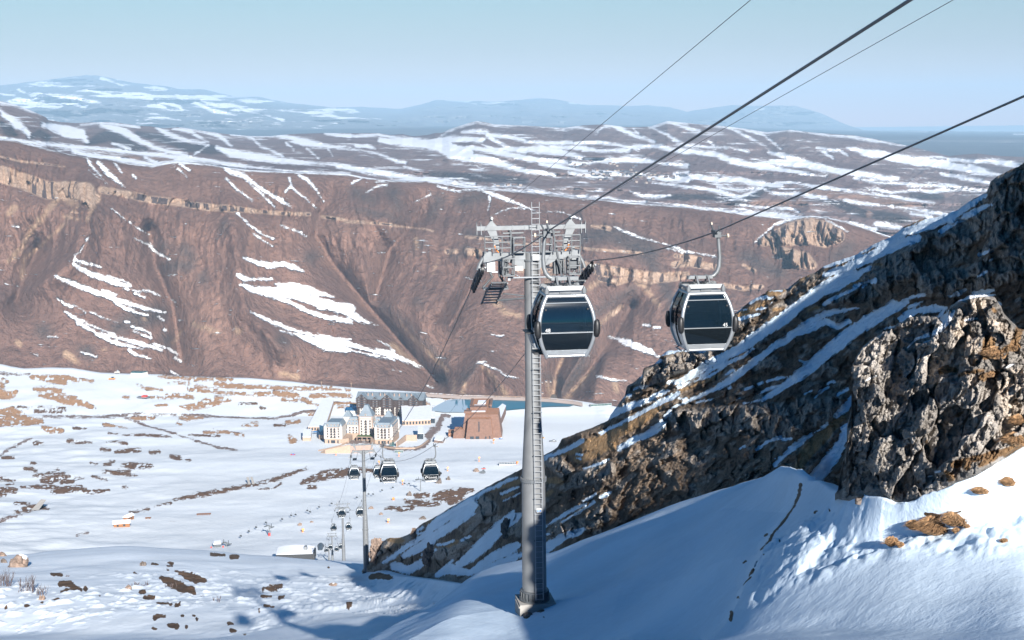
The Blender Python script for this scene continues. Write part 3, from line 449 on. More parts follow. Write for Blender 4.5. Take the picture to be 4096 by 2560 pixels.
snow_near = terrain_mat('hillside snow', 3.2, snow=(0.78, 0.84, 0.89), base=[(0.07, 0.042, 0.028), (0.13, 0.077, 0.045), (0.22, 0.135, 0.08)], rocks=[('dark', (0.05, 0.04, 0.035), (0.10, 0.08, 0.07), 4, 2)], snoise=2.0, sn2=1.0, bump=0.12, sbump=0.5, fine=4)
sh_, PFg = sheet('snow_hillside', X, Y, D, snow_near, {'snow': -(grF + 2.5 + 5 * fbm(X / 14, Y / 7, octaves=5, gain=.65)), 'dark': grF * 0 - 40}, dz=dzF)
structure(sh_); FX, FY = X, Y

# ================================================================ near snow slope under the tall pylon
cN = np.array([[-1400, 4600, 120], [1100, 2790, 84], [1300, 2680, 84], [1495, 2560, 94], [1600, 2498, 100], [1700, 2440, 107], [1790, 2385, 112], [1830, 2352, 114], [1860, 2322, 116], [1900, 2300, 116], [2000, 2266, 113], [2183, 2223, 105], [2334, 2162, 97], [2507, 2090, 94], [2620, 2046, 92], [2750, 2001, 89],
   [2860, 1962, 86], [2985, 1926, 80], [3100, 1893, 73], [3182, 1874, 60], [3230, 1885, 52], [3300, 1960, 44.5], [3338, 1978, 42.5], [3440, 1985, 40.6], [3500, 1975, 39.8], [3564, 1998, 39.2], [3680, 1990, 38.0], [3795, 1932, 37.0], [3900, 1888, 36.3], [3969, 1850, 36.0], [4096, 1752, 36.2], [4400, 1700, 38], [5600, 1800, 38]])
XN = xgrid(1300, 4560, 3.3, 400, 5600)
X, Y, D = loft(XN, [np.array([[-1400, 6800, 14], [1500, 5200, 18], [3000, 4600, 16], [4096, 4200, 10], [5600, 3600, 7]], float), np.array([[-1400, 4700, 60], [1200, 2990, 63], [1495, 2760, 64], [2135, 2640, 60], [2500, 2600, 52], [2840, 2600, 41], [3000, 2600, 38.5], [3500, 2600, 33], [4096, 2600, 28], [4400, 2600, 27.5], [5600, 2600, 27]], float),
    np.array([[-1400, 4650, 80], [1200, 2800, 70], [1495, 2640, 72], [1800, 2480, 76], [2135, 2425, 74], [2500, 2350, 69], [2800, 2280, 58], [3000, 2230, 47], [3200, 2210, 42.5], [3500, 2200, 39], [3800, 2150, 37.5], [4096, 2100, 36.3], [4400, 2100, 36], [5600, 2100, 36]], float),
    cN, cN * [[1, 1, 1.12]] + [[0, 130, 0]], cN * [[1, 1, 1.45]] + [[0, 420, 0]]], [30, 90, 150, 8, 8], 34, 10, 11)
xw = rays(X, Y)[..., 0] * D
ridge_line = strokes(X, Y, {8: "1215,20,2 1090,190,2 960,330,2 880,480,2 830,600,2 720,760,2 640,880,2 560,1010,2 480,1180,2 420,1310,2 350,1420,2 240,1512,2"}, -400)
rd = np.maximum(0, -ridge_line)
side = np.sign((X - np.interp(Y, [1697, 1876, 1963, 2100, 2200, 2300, 2400, 2500, 2560], [3400, 3250, 3205, 3112, 3060, 3010, 2960, 2900, 2840])))
rough_z = strokes(X, Y, {8: "700,900,80 900,830,100 1200,720,110 1500,640,110 1800,560,120 2100,480,110 2400,330,110;500,1150,60 800,1000,110 1100,900,130 1400,850,120 1700,830,110 2000,800,140 2400,700,160;1000,1050,60 500,1250,30"}, -120)
rz = np.clip((rough_z + 25) / 50, 0, 1)
lumps = 0.27 * fbm((xw + 0.3 * D) / 0.9, D / 1.6 - xw / 2.5, octaves=4) + 0.16 * np.maximum(0, fbm(xw / 0.45, D / 0.8, octaves=3))
dzN = 0.5 * fbm(xw / 14, D / 16, octaves=3) + 0.06 * fbm((xw * 1.0 + D * 0.5) / 1.2, (D - xw) / 7, octaves=3) + rz * lumps
D = D * (1 + np.where(side > 0, -0.02, 0.085 * (1 - np.exp(-rd / 10))) * np.exp(-(rd / 330) ** 1.5) * np.clip((Y - 1900) / 150, 0, 1))
dzN = dzN * np.clip(1 - np.exp(-(((X - 2140) / 160) ** 2 + ((Y - 2420) / 60) ** 2)) , 0, 1)
dzN *= np.clip((D - 20) / 12, 0, 1)
grN = strokes(X, Y, {8: "875,440,12 860,520,12 830,600,12 780,680,10 740,740,12 700,790,12 660,860,10 600,920,6;620,950,5;545,1050,14 530,1080,12;520,1120,14 490,1160,12;440,1240,8 450,1250,5;400,1330,12 390,1380,12;640,800,8 630,810,8;730,850,6;1290,550,24 1280,570,20;970,680,8 990,670,4;1070,660,5;500,980,5 480,990,4",
    7: "1380,1310,12 1420,1310,12;1300,1345,18 1320,1345,14;1425,1355,5"}, -60)
tuft = strokes(X, Y, {8: "1660,690,26 1720,720,20;1740,670,44 1800,690,70 1850,660,34;1920,660,38 1980,650,40;1500,820,22 1540,825,20;1560,860,14;1920,770,10 1960,740,12;2020,720,14;1920,590,12 1960,565,12;2060,520,10 2130,480,20 2200,440,18;2300,420,30 2330,420,24;2390,430,10;2250,850,8 2300,820,8;1405,830,6;1370,785,6;2190,545,6;1700,550,10 1780,520,24;"
    "1560,545,26 1650,520,30 1780,480,36 1900,440,34 2000,430,30;1850,430,30 1900,370,30 1960,340,20;2000,330,40 2050,340,40 2120,300,40;2150,260,30 2250,240,40 2350,190,30;2300,250,20 2400,240,20;2340,160,20 2419,100,40"}, -60)
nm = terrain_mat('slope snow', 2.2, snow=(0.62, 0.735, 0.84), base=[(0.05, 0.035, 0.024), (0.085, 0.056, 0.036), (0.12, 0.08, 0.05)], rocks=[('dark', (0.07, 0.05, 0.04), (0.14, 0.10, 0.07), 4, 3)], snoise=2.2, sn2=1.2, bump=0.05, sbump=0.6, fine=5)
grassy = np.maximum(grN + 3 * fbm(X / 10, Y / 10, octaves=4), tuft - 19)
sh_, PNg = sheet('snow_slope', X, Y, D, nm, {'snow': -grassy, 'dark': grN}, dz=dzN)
structure(sh_); NX_, NY_ = X, Y
# ================================================================ rocky spur on the right
cR = np.array([[-1400, 2290, 330], [1400, 2300, 310], [1440, 2290, 300], [1483, 2246, 290], [1500, 2215, 284], [1524, 2168, 278], [1560, 2156, 272], [1600, 2150, 262], [1628, 2142, 256], [1650, 2125, 248], [1690, 2095, 240], [1755, 2061, 226], [1800, 2030, 216], [1871, 1992, 200], [1929, 1957, 190], [2000, 1920, 180], [2079, 1880, 170],
   [2172, 1824, 158], [2230, 1789, 151], [2245, 1758, 149], [2300, 1735, 145], [2334, 1722, 142], [2380, 1705, 140], [2432, 1682, 138], [2445, 1655, 137], [2475, 1615, 135.5], [2500, 1580, 134], [2508, 1545, 133.5], [2540, 1525, 132], [2568, 1500, 131], [2575, 1472, 130], [2620, 1455, 129], [2648, 1420, 128], [2665, 1405, 127], [2780, 1395, 124], [2830, 1375, 121.5], [2870, 1352, 120],
   [2905, 1300, 118], [2925, 1262, 117], [2960, 1240, 115.5], [3000, 1205, 114], [3060, 1175, 112], [3070, 1160, 111.5], [3150, 1155, 109], [3200, 1115, 107], [3260, 1090, 105], [3300, 1062, 103], [3420, 1020, 98], [3500, 975, 95], [3570, 945, 92], [3620, 905, 90], [3680, 880, 88], [3740, 870, 86], [3830, 840, 83], [3900, 790, 80], [3945, 772, 78], [3955, 750, 76], [3961, 728, 75], [4000, 700, 73],
   [4040, 680, 71], [4070, 668, 70], [4096, 650, 69], [4400, 470, 60], [5600, -300, 40]])
cR[:, 2] = np.interp(cR[:, 0], [1440, 1483, 1524, 1560, 1628, 1690, 1755, 1871, 2000, 2079, 2172, 2245, 2334, 2432, 2508, 2575, 2648, 2780, 2870, 2960, 3060, 3200, 3300, 3420, 3570, 3740, 3900, 3961, 4096, 4400, 5600], [325, 315, 305, 295, 275, 258, 238, 208, 182, 168, 156, 148, 140, 137, 134, 132, 130, 127, 124, 121, 118, 114, 111, 107, 102, 97, 92, 88, 84, 76, 56])
bR = np.array([[-1400, 2420, 320], [1440, 2330, 318], [1490, 2322, 308], [1560, 2330, 288], [1660, 2345, 258], [1850, 2370, 200], [2000, 2340, 168], [2183, 2290, 142], [2400, 2190, 125], [2750, 2060, 110], [2985, 1990, 100], [3182, 1930, 94], [3350, 2010, 90], [3564, 2030, 85], [4096, 1860, 74], [5600, 1400, 50]], float)
def frac(a, b, k, kd):
    xs = np.linspace(-1400, 5600, 500)
    ya = np.interp(xs, a[:, 0], a[:, 1]); yb = np.interp(xs, b[:, 0], b[:, 1]); da = np.interp(xs, a[:, 0], a[:, 2]); db = np.interp(xs, b[:, 0], b[:, 2])
    return np.column_stack([xs, ya * (1 - k) + yb * k, da * (1 - kd) + db * kd])
XR = xgrid(1440, 4640, 3.0, 1440, 5600)
X, Y, D = loft(XR, [bR * [[1, 1, .97]] + [[0, 200, 0]], bR, frac(bR, cR, .45, .42), frac(bR, cR, .8, .72), cR, cR * [[1, 1, 1.05]] + [[0, 60, 0]], cR * [[1, 1, 1.3]] + [[0, 320, 0]]], [8, 150, 120, 70, 5, 6], 4, 5)
a_ = (X * 0.85 - Y * 0.53); b_ = (X * 0.53 + Y * 0.85)               # along and across the dip of the strata
crest = np.interp(X, cR[:, 0], cR[:, 1]); below = np.clip((Y - crest) / 25, 0, 1)
SNOWR = {10: "540,690,8 620,665,16 700,650,12 800,650,8 900,650,12;1140,330,6 1210,300,8 1260,300,4;1290,240,6 1350,210,10 1430,190,12 1490,195,6;1180,385,6 1290,360,10 1390,335,6;1350,295,5 1450,285,6 1490,240,4;1600,110,6 1640,105,6;1450,135,4 1570,132,4;430,760,8 480,750,16 525,745,14;290,885,8 330,870,16 358,870,10;"
    "600,930,12 700,910,22 800,860,34 900,790,40 1000,740,36 1100,690,34 1200,640,36 1300,570,40 1400,500,46 1500,430,50 1600,360,50 1700,280,46 1800,210,50 1900,140,56 2000,80,56 2100,30,56 2200,0,50;750,900,10 900,860,14 1000,800,16 1100,760,12 1250,700,10 1330,640,6;680,970,10 800,920,8 950,870,12 1080,790,8;2200,100,14 2376,40,16;"
    "0,1260,16 150,1180,26 300,1120,26 420,1080,20 500,1030,18 590,1000,8;290,990,4 340,970,8 400,960,5;200,1060,5 260,1035,10;0,1370,8 150,1290,12 300,1220,12 420,1150,14 520,1100,18 600,1060,18 680,1020,10;480,1040,8 570,1020,8;370,1085,6 470,1075,6;"
    "170,1500,20 300,1420,24 400,1380,30 480,1330,30 540,1290,30 580,1220,26 610,1170,12;620,1150,5 760,1090,8 900,1030,12 1000,980,22 1100,920,26 1200,850,26 1300,770,28 1400,700,26 1500,620,26 1600,560,26 1700,490,26 1800,430,30 1900,360,30 2000,330,16;1700,500,26 1850,440,40 1950,400,30 2050,450,20 2150,400,16;2000,330,10 2100,300,14 2240,285,6;830,1100,4 900,1090,10 1030,1060,5;"
    "1240,1105,3 1300,1100,5 1400,1080,10 1500,1020,20 1600,960,26 1700,900,32 1800,820,36 1900,730,40 2000,650,44 2100,570,46 2200,480,44 2300,400,44 2400,340,44;1370,1030,5 1440,990,14 1540,960,8;1450,920,8 1540,890,12 1620,885,6;1250,990,5 1320,965,7;1370,940,6 1400,930,6;1730,740,8 1780,750,8;860,1100,6;1080,860,4 1150,820,8;690,1070,6 740,1072,4;1110,980,6 1130,970,4;1860,1060,4 1900,1010,8 1970,970,8;2050,1040,4 2140,985,6;1970,940,8 2020,920,8;1770,1030,4 1830,1000,4;1180,1080,4 1210,1065,4;"
    "2040,1220,20 2110,1160,30 2180,1090,20 2200,1060,10;2100,1330,20 2160,1290,14;2020,1500,20 2080,1430,30 2120,1350,30 2160,1280,12;1350,1512,8 1440,1440,16 1560,1400,8;1640,1500,10 1750,1420,14 1860,1360,8;1880,1350,8 1960,1290,12;1580,1420,6 1650,1415,6;1210,1500,5 1250,1475,4;2300,910,10 2376,870,20;1990,1512,10",
   11: "0,1330,14 60,1290,8;0,990,26 100,940,44 200,910,40 300,850,46 400,810,46 500,770,50 600,730,40 700,700,30 800,680,40 900,640,50 1000,600,50 1100,570,40 1200,510,26 1300,440,22 1390,390,14;1000,700,20 1100,640,26 1200,590,24 1300,530,20 1400,480,16 1440,470,6;0,1080,20 100,1050,30 200,1020,40 300,960,46 400,920,46 500,860,50 600,820,50 700,790,40 800,760,30;0,1160,30 100,1140,30 200,1100,26 300,1060,26 380,1020,16;"
     "0,1240,20 100,1200,20 200,1150,10;40,1300,5 200,1230,10 300,1180,8 430,1140,5;1330,905,5 1390,888,8 1450,870,4;1420,965,5 1450,940,8;1320,1090,5 1360,1070,9 1410,1045,5;1080,1270,4 1150,1240,12 1210,1210,8;0,1420,30 100,1400,20 180,1380,20;670,1300,4 760,1270,10 860,1250,12;350,1490,30 450,1440,36 550,1400,30 640,1350,30 700,1310,20;720,1360,8 800,1330,12 840,1310,6;1180,1310,6 1250,1270,14 1350,1235,16 1450,1215,10;1480,1330,14 1520,1330,10;"
     "650,1480,10 760,1410,26 850,1370,24 950,1360,24 1040,1370,14 1000,1420,10 950,1480,10;950,1512,20 1050,1430,24 1120,1380,14",
   12: "0,690,8 100,620,20 200,550,26 300,470,32 400,390,36 500,310,40 600,250,40 700,190,40 800,120,34;840,210,10 900,170,20 1000,150,20 1100,150,14;1100,260,20 1150,220,24 1200,170,14;890,400,6 950,340,10 1050,310,18 1100,280,20;730,280,6 780,265,6 820,262,4;600,630,4 640,605,8 680,590,6;410,860,12 460,810,24 520,740,12;300,960,5 350,915,7;0,1190,16 80,1110,14 160,1050,12 250,980,6;0,1150,1;190,1400,30 260,1300,44 330,1210,44 400,1120,40 440,1050,34 490,960,20 515,900,8;1170,60,6 1230,40,14 1280,15,8;1240,100,8 1300,70,10 1380,55,8 1480,50,5;1340,40,12 1420,25,10 1470,20,6;1180,270,1;1280,220,12 1320,210,12 1360,205,8;1540,540,6 1600,520,10",
   13: "480,890,4 540,895,5 600,885,3;700,1000,5 780,990,8 850,960,5;560,1090,10 620,1080,8 680,1045,8;500,870,10 560,840,10;1680,200,14 1750,170,16 1850,130,18 1950,80,20 2050,30,22;1130,500,10 1250,450,14 1350,400,10 1440,370,10;1290,525,5 1400,480,7 1460,465,6;1320,590,4 1400,550,6 1460,520,5;2060,290,5 2150,260,6 2220,240,7 2290,200,5;1990,155,6 2040,165,6;2000,190,5 2030,200,5;"
     "380,1100,20 500,1040,36 600,980,44 700,900,44 800,840,44 900,760,44 1000,690,40 1050,620,30;200,1160,12 300,1100,16 400,1020,16 500,960,20 600,900,30 650,830,40 750,760,44 850,700,44 950,640,44 1050,560,26 1150,490,10;300,1200,40 420,1230,40 520,1180,34 600,1130,20 ;900,1180,30 1000,1110,50 1100,1020,60 1200,920,60 1300,830,60 1400,750,50 1460,720,20;700,1280,20 800,1220,40 900,1240,40 1000,1260,30 1200,1120,40 1350,1050,50 1450,1000,30;"
     "1080,1260,20 1200,1200,30 1300,1150,30 1400,1120,30 1470,1090,20;1700,830,8 1780,770,14 1880,720,14 1980,660,14 2080,620,12;1860,790,5 1960,720,8 2070,660,10 2150,600,8;1700,900,6 1740,900,10;2050,590,4 2110,570,8 2170,520,5;2220,560,8 2300,510,8;1700,1040,40 1780,980,40 1870,920,34 1950,900,30 2050,860,20;1240,830,10 1400,690,8;920,960,6 1000,920,5;840,1140,8 800,1180,6;1340,810,5 1400,820,5"}
snR = strokes(X, Y, SNOWR, -40)
grR = strokes(X, Y, {10: "0,1430,40 150,1350,60 300,1270,60 420,1200,44 520,1130,30 600,1080,10;0,1480,60 100,1450,60;1150,370,20 1250,330,26 1350,280,26 1430,240,20;1440,160,20 1550,150,20;1720,40,16 1800,10,12;1500,300,20 1600,290,10;700,1000,14 800,960,10 950,900,12 1050,840,8;1150,650,14 1230,610,10;0,1230,1",
    13: "1200,500,10 1300,450,26 1400,420,30 1450,410,24;1300,560,8 1400,520,14;1850,140,30 1950,120,40 2050,80,50 2150,60,60 2250,40,60 2326,20,60;2000,200,40 2100,180,40 2200,130,40;1720,400,26 1800,400,34 1850,420,20;1700,540,20 1760,500,20;700,1010,12 800,1000,26 880,970,16;500,950,8 570,910,12 620,890,8;200,1160,10 300,1110,26 370,1050,26 440,1010,10;600,800,8 680,780,10;480,900,20;250,960,20 330,960,30 380,960,16;"
        "620,780,10 690,770,6", 11: "0,980,14 100,935,12 200,905,8;400,850,6 440,830,8;730,630,14 800,615,10 900,600,6;600,790,8 700,750,8 850,690,8;200,1160,20 300,1130,14;430,990,12 490,990,10;370,1070,10 400,1050,8", 12: "0,40,14 60,20,10;230,150,16 300,130,10;150,1230,24 200,1130,44 300,1020,44 400,920,30 460,870,16"}, -60)
rkR = strokes(X, Y, {10: "230,980,40 300,950,50 400,900,70 500,850,80 600,790,80 750,750,70 850,720,50 950,680,30;600,940,20 700,930,8;560,1300,60 700,1250,90 900,1250,100 1100,1250,120 1300,1250,130 1500,1230,130 1700,1220,110 1900,1150,80 2050,1100,60;2000,230,30 2150,180,60 2376,120,60;1100,450,40 1200,420,50 1300,370,20;350,1110,20 450,1090,16;480,1050,20;860,740,20 1000,730,14;1250,560,1",
    13: "1750,230,50 1830,270,70 1900,340,60;1050,580,40 1120,600,60 1200,650,60 1080,740,50;1700,450,20;2000,400,70 2150,350,80 2280,300,80;1350,860,36 1360,830,30;1440,760,40 1450,900,30;80,1140,10 150,1080,36 200,1000,44 240,960,40;460,940,30 480,890,20;570,1150,40 620,1100,40 660,1060,40;720,1080,60 850,1020,50 950,980,30;1750,880,30 1950,850,60 2100,800,70 2250,720,70",
    11: "300,1200,50 500,1080,120 700,1000,140 900,900,160 1100,800,160 1300,650,120 1450,600,100;1500,300,80 1600,260,70 1700,300,120 1500,500,90 1600,700,120 1450,900,100 1600,1000,140 1300,1100,120 1100,1150,120 900,1150,120;1250,480,24 1400,430,16", 12: "0,900,120 200,850,110 350,850,60;200,1200,60 300,1050,50 380,950,40"}, -60)
rocky = np.clip((rkR + 12) / 24, 0, 1); snowy = np.clip((snR + 6) / 12, 0, 1)
Wr = rays(X, Y) * D[..., None]
F1, F2, V = worley(a_ / 90 + 0.4 * vnoise(X / 50, Y / 50), b_ / 70 + 0.3 * vnoise(X / 40 + 9, Y / 40))
G1, G2, V2 = worley(X / 24 + 0.4 * vnoise(X / 20, Y / 20), Y / 52)
strat = fbm(a_ / 300, b_ / 26, octaves=4, ridged=True)
scale = D / 110.0
dd = rocky * (2.0 * V + 1.0 * V2 - 1.1 * np.exp(-((F2 - F1) / 0.10)) * 0 + 0.8 * np.clip(0.10 - (F2 - F1), 0, 1) * 7 + 1.6 * fbm(X / 26, Y / 60, octaves=6, gain=.62) + .4 * fbm(X / 16, Y / 40, octaves=4, ridged=True))
gmask = blur(np.clip((grR + 12) / 24, 0, 1), 4, 4)
H1, H2, V3 = worley((a_ + b_ * .3) / 40 + .3 * vnoise(X / 20, Y / 20), b_ / 26)
dd = dd + (1 - rocky) * (1 - snowy) * (0.35 * strat + 0.7 * V3 + 1.0 * fbm(a_ / 34, b_ / 22, octaves=6, gain=.62)) + 0.3 * snowy * fbm(a_ / 60, b_ / 20, octaves=3) + 1.1 * fbm(a_ / 160, b_ / 90, octaves=3)
dd = dd - 1.6 * blur(rocky, 4, 4) + 0.8 * blur(snowy, 3, 3)
dd = dd * (1 - 0.88 * gmask)
D = D + dd * scale * 0.75 * (0.25 + 0.75 * below) * np.clip((np.interp(X, bR[:, 0], bR[:, 1]) + 60 - Y) / 60, 0, 1)
Y = Y + (9 * fbm(X / 26, Y / 60, octaves=4) * rocky + 3 * fbm(X / 14, Y / 30, octaves=3)) * np.clip(1.6 - (Y - crest) / 50, 0, 1)
rock_mat = terrain_mat('spur rock and heath', 2.6, [(0.09, 0.07, 0.058), (0.24, 0.185, 0.14), (0.42, 0.32, 0.24)],
    [('rock', (0.21, 0.185, 0.165), (0.62, 0.545, 0.47), 6, 3), ('grass', (0.36, 0.22, 0.11), (0.58, 0.38, 0.21), 5, 4)], snoise=5.5, sn2=1.4, bump=0.9, sbump=0.2, fine=7, snow=(0.68, 0.79, 0.88))
spur, PRg = sheet('rocky_hillside', X, Y, D, rock_mat, {'snow': snR + 2.0 + 5.0 * fbm(a_ / 22, b_ / 6, octaves=5, gain=.68) + 3 * fbm(a_ / 110, b_ / 20, octaves=3), 'grass': grR, 'rock': np.maximum(rkR, -9 + 30 * fbm(a_ / 60, b_ / 34, octaves=4))})
structure(spur)

# ================================================================ near crag on the right (a solid outcrop in front of the hillside)
cC = np.array([[3340, 1975, 65], [3352, 1960, 65], [3361, 1890, 65.5], [3372, 1840, 65.5], [3386, 1795, 66], [3380, 1740, 66], [3392, 1690, 66], [3405, 1640, 66.2], [3400, 1560, 66.5], [3402, 1480, 66.6], [3425, 1430, 66.6], [3450, 1385, 66.6], [3500, 1350, 66], [3560, 1318, 65], [3600, 1290, 64.5], [3640, 1262, 64], [3700, 1270, 63], [3740, 1262, 62.5], [3775, 1290, 61.6],
    [3790, 1270, 61.4], [3800, 1225, 61], [3830, 1205, 60.6], [3860, 1195, 60], [3900, 1180, 59.5], [3975, 1182, 58.5], [4000, 1215, 58], [4020, 1260, 57.6], [4060, 1300, 57], [4096, 1320, 56.5], [4160, 1380, 55], [4330, 1560, 55], [4500, 1600, 50], [5600, 1600, 36]])
bC = np.array([[3340, 1990, 64.5], [3352, 1990, 64], [3400, 2004, 62.4], [3450, 1998, 60.8], [3500, 1990, 59.2], [3564, 2016, 57.6], [3680, 2004, 54.6], [3795, 1948, 52], [3900, 1902, 49], [3969, 1864, 47], [4096, 1766, 44], [4400, 1665, 39], [5600, 1715, 29]])
_b = np.interp(bC[:, 0], [3340, 3400, 3450, 3500, 3564, 3700, 3900, 4096, 4400, 5600], [42.3, 41.0, 40.3, 39.6, 39.0, 37.6, 36.0, 35.7, 34.4, 29]); cC[:, 2] = np.interp(cC[:, 0], bC[:, 0], _b) * np.interp(cC[:, 0], [3340, 3400, 3600, 4096], [1.0, 1.0, 1.03, 1.045]); bC[:, 2] = _b
XC = xgrid(3340, 4700, 2.7, 3340, 5600, 40)
X, Y, D = loft(XC, [bC * [[1, 1, 1.06]] + [[0, 70, 0]], bC * [[1, 1, 1.004]] + [[0, 6, 0]], frac(bC, cC, .5, .55), cC, cC * [[1, 1, 1.06]] + [[0, 40, 0]], cC * [[1, 1, 1.25]] + [[0, 300, 0]]], [6, 130, 120, 5, 6], 3, 4)
crest = np.interp(X, cC[:, 0], cC[:, 1]); base = np.interp(X, bC[:, 0], bC[:, 1])
F1, F2, V = worley((X + .25 * Y) / 86 + 0.35 * vnoise(X / 60, Y / 90), Y / 150 + 0.3 * vnoise(X / 50 + 5, Y / 50)); G1, G2, V2 = worley((X + .2 * Y) / 34 + 0.3 * vnoise(X / 25, Y / 25), (Y + .2 * X) / 52)
H1, H2, V3 = worley(X / 11, Y / 12)
dd = 2.2 * V + 1.1 * V2 + 0.2 * V3 + 5.0 * np.clip(0.07 - (F2 - F1), 0, 1) + 1.2 * fbm((X + .3 * Y) / 60, Y / 80, octaves=7, gain=0.62) + 0.35 * fbm((X + .3 * Y) / 20, Y / 40, octaves=5, ridged=True, gain=.6)
dd += 0.9 * np.clip(F1, 0, 1) + 0.9 * (X / 74 % 1) * 0
sh = strokes(X, Y, {12: "900,420,30 1000,400,20 1200,280,14;1240,230,16 1400,180,20;560,640,20 700,590,16;1230,120,30 1450,60,20"}, -60)
D = D + dd * 0.26 * np.clip((base - 4 - Y) / 50, 0, 1) * (0.3 + 0.7 * np.clip((Y - crest) / 20, 0, 1))
edge = np.clip((X - 3340) / 60, 0.15, 1)
Y = Y + 10 * fbm(X / 17, Y / 40 + 7, octaves=4) * np.clip(1.4 - (Y - crest) / 40, 0, 1) * edge
snC = strokes(X, Y, {12: "840,215,10 900,180,22 1000,160,20 1130,160,12;890,405,6 950,345,10 1040,315,16 1100,290,20 1160,230,20 1200,160,12;730,282,5 780,268,5 820,264,3;610,628,3 640,608,6 680,592,5;1180,90,8 1250,80,12 1350,55,12 1480,52,6;1280,222,8 1320,212,12 1360,208,6;1540,545,5 1590,520,9 1610,515,5;1080,1240,10 1110,1235,8;1030,1270,5 1060,1265,4;1000,370,6 1040,355,5"}, -40)
grC = strokes(X, Y, {12: "1440,360,40 1420,450,40;1500,440,16 1600,400,30 1650,260,30;1110,570,14 1180,550,16 1220,560,10;1240,590,14 1300,570,16 1400,560,16;1350,500,20;1400,600,30 1470,570,20;960,1310,16;1550,1120,20 1640,1080,20 1200,1190,30;1150,1240,20 1180,1280,30;1290,1200,30 1320,1170,20;1380,1190,20 1480,1130,26;1230,860,16 1260,840,10;1020,1040,12;840,590,8;1450,130,10 1480,160,14;1560,690,10 1530,720,8;1650,900,14"}, -60)
lit_paint = strokes(X, Y, {12: "1160,270,20 1250,270,60 1300,380,80 1230,470,50;1430,230,40 1520,260,30 1600,330,30;1350,130,40 1400,100,30;1560,700,60 1600,850,70 1560,980,50 1620,600,60;1330,620,30"}, -60)  # sunlit faces of the crag, painted paler through its rock attribute
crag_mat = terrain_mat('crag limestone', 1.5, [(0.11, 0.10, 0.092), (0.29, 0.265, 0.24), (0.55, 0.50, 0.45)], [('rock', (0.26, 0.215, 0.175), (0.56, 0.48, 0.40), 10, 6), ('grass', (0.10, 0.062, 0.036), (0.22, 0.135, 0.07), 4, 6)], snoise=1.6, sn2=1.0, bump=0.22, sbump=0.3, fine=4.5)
crag, PCg = sheet('crag', X, Y, D, crag_mat, {'snow': snC, 'grass': grC, 'rock': lit_paint})
crag['label'] = 'large dark limestone crag with snowy ledges rising from the snow at the right edge'; crag['category'] = 'rock outcrop'

# the mountain shoulder that rises out of frame, behind the camera on the right, and shades the gully
prof = [(250, 120), (150, 96), (110, 82), (90, 70), (76, 61), (70.5, 57.2), (68, 56.6), (66, 55.2), (64.8, 52.5), (64, 49), (62.8, 47), (61, 44.6), (57.5, 43.6), (55.5, 41), (54.6, 30), (54, 12), (52, -20)]
bm = bmesh.new(); f0 = []; f1 = []
pp = []
for i in range(len(prof) - 1):
    (xa, za), (xb, zb) = prof[i], prof[i + 1]
    n = max(2, int(math.hypot(xb - xa, zb - za) / 1.2))
    for k in range(n):
        t_ = k / n; pp.append((xa + (xb - xa) * t_, za + (zb - za) * t_))
rows = []
for j, yy in enumerate(np.linspace(-60, -118, 26)):
    row = []
    for i, (xa, za) in enumerate(pp):
        q = (yy + 60) / -58.0; jx = 0.5 * float(fbm(np.array([i * 0.23]), np.array([j * 0.4]), octaves=3)[0])
        row.append(bm.verts.new((xa + q * 16.5 + jx * 1.4 + 26 * q * q, yy, za - 3 * q + jx * (1 + 5 * q))))
    rows.append(row)
for j in range(25):
    for i in range(len(pp) - 1): bm.faces.new((rows[j][i], rows[j][i + 1], rows[j + 1][i + 1], rows[j + 1][i]))
for row in (rows[0], rows[-1]):
    b0_ = [bm.verts.new((v.co.x if v.co.z > -20 else v.co.x, v.co.y, -22)) for v in row]
    for i in range(len(pp) - 1): bm.faces.new((row[i], b0_[i], b0_[i + 1], row[i + 1]))
me = bpy.data.meshes.new('mountain_shoulder'); bm.to_mesh(me); bm.free(); me.materials.append(crag_mat)
o = bpy.data.objects.new('mountain_shoulder', me); col.objects.link(o); structure(o)
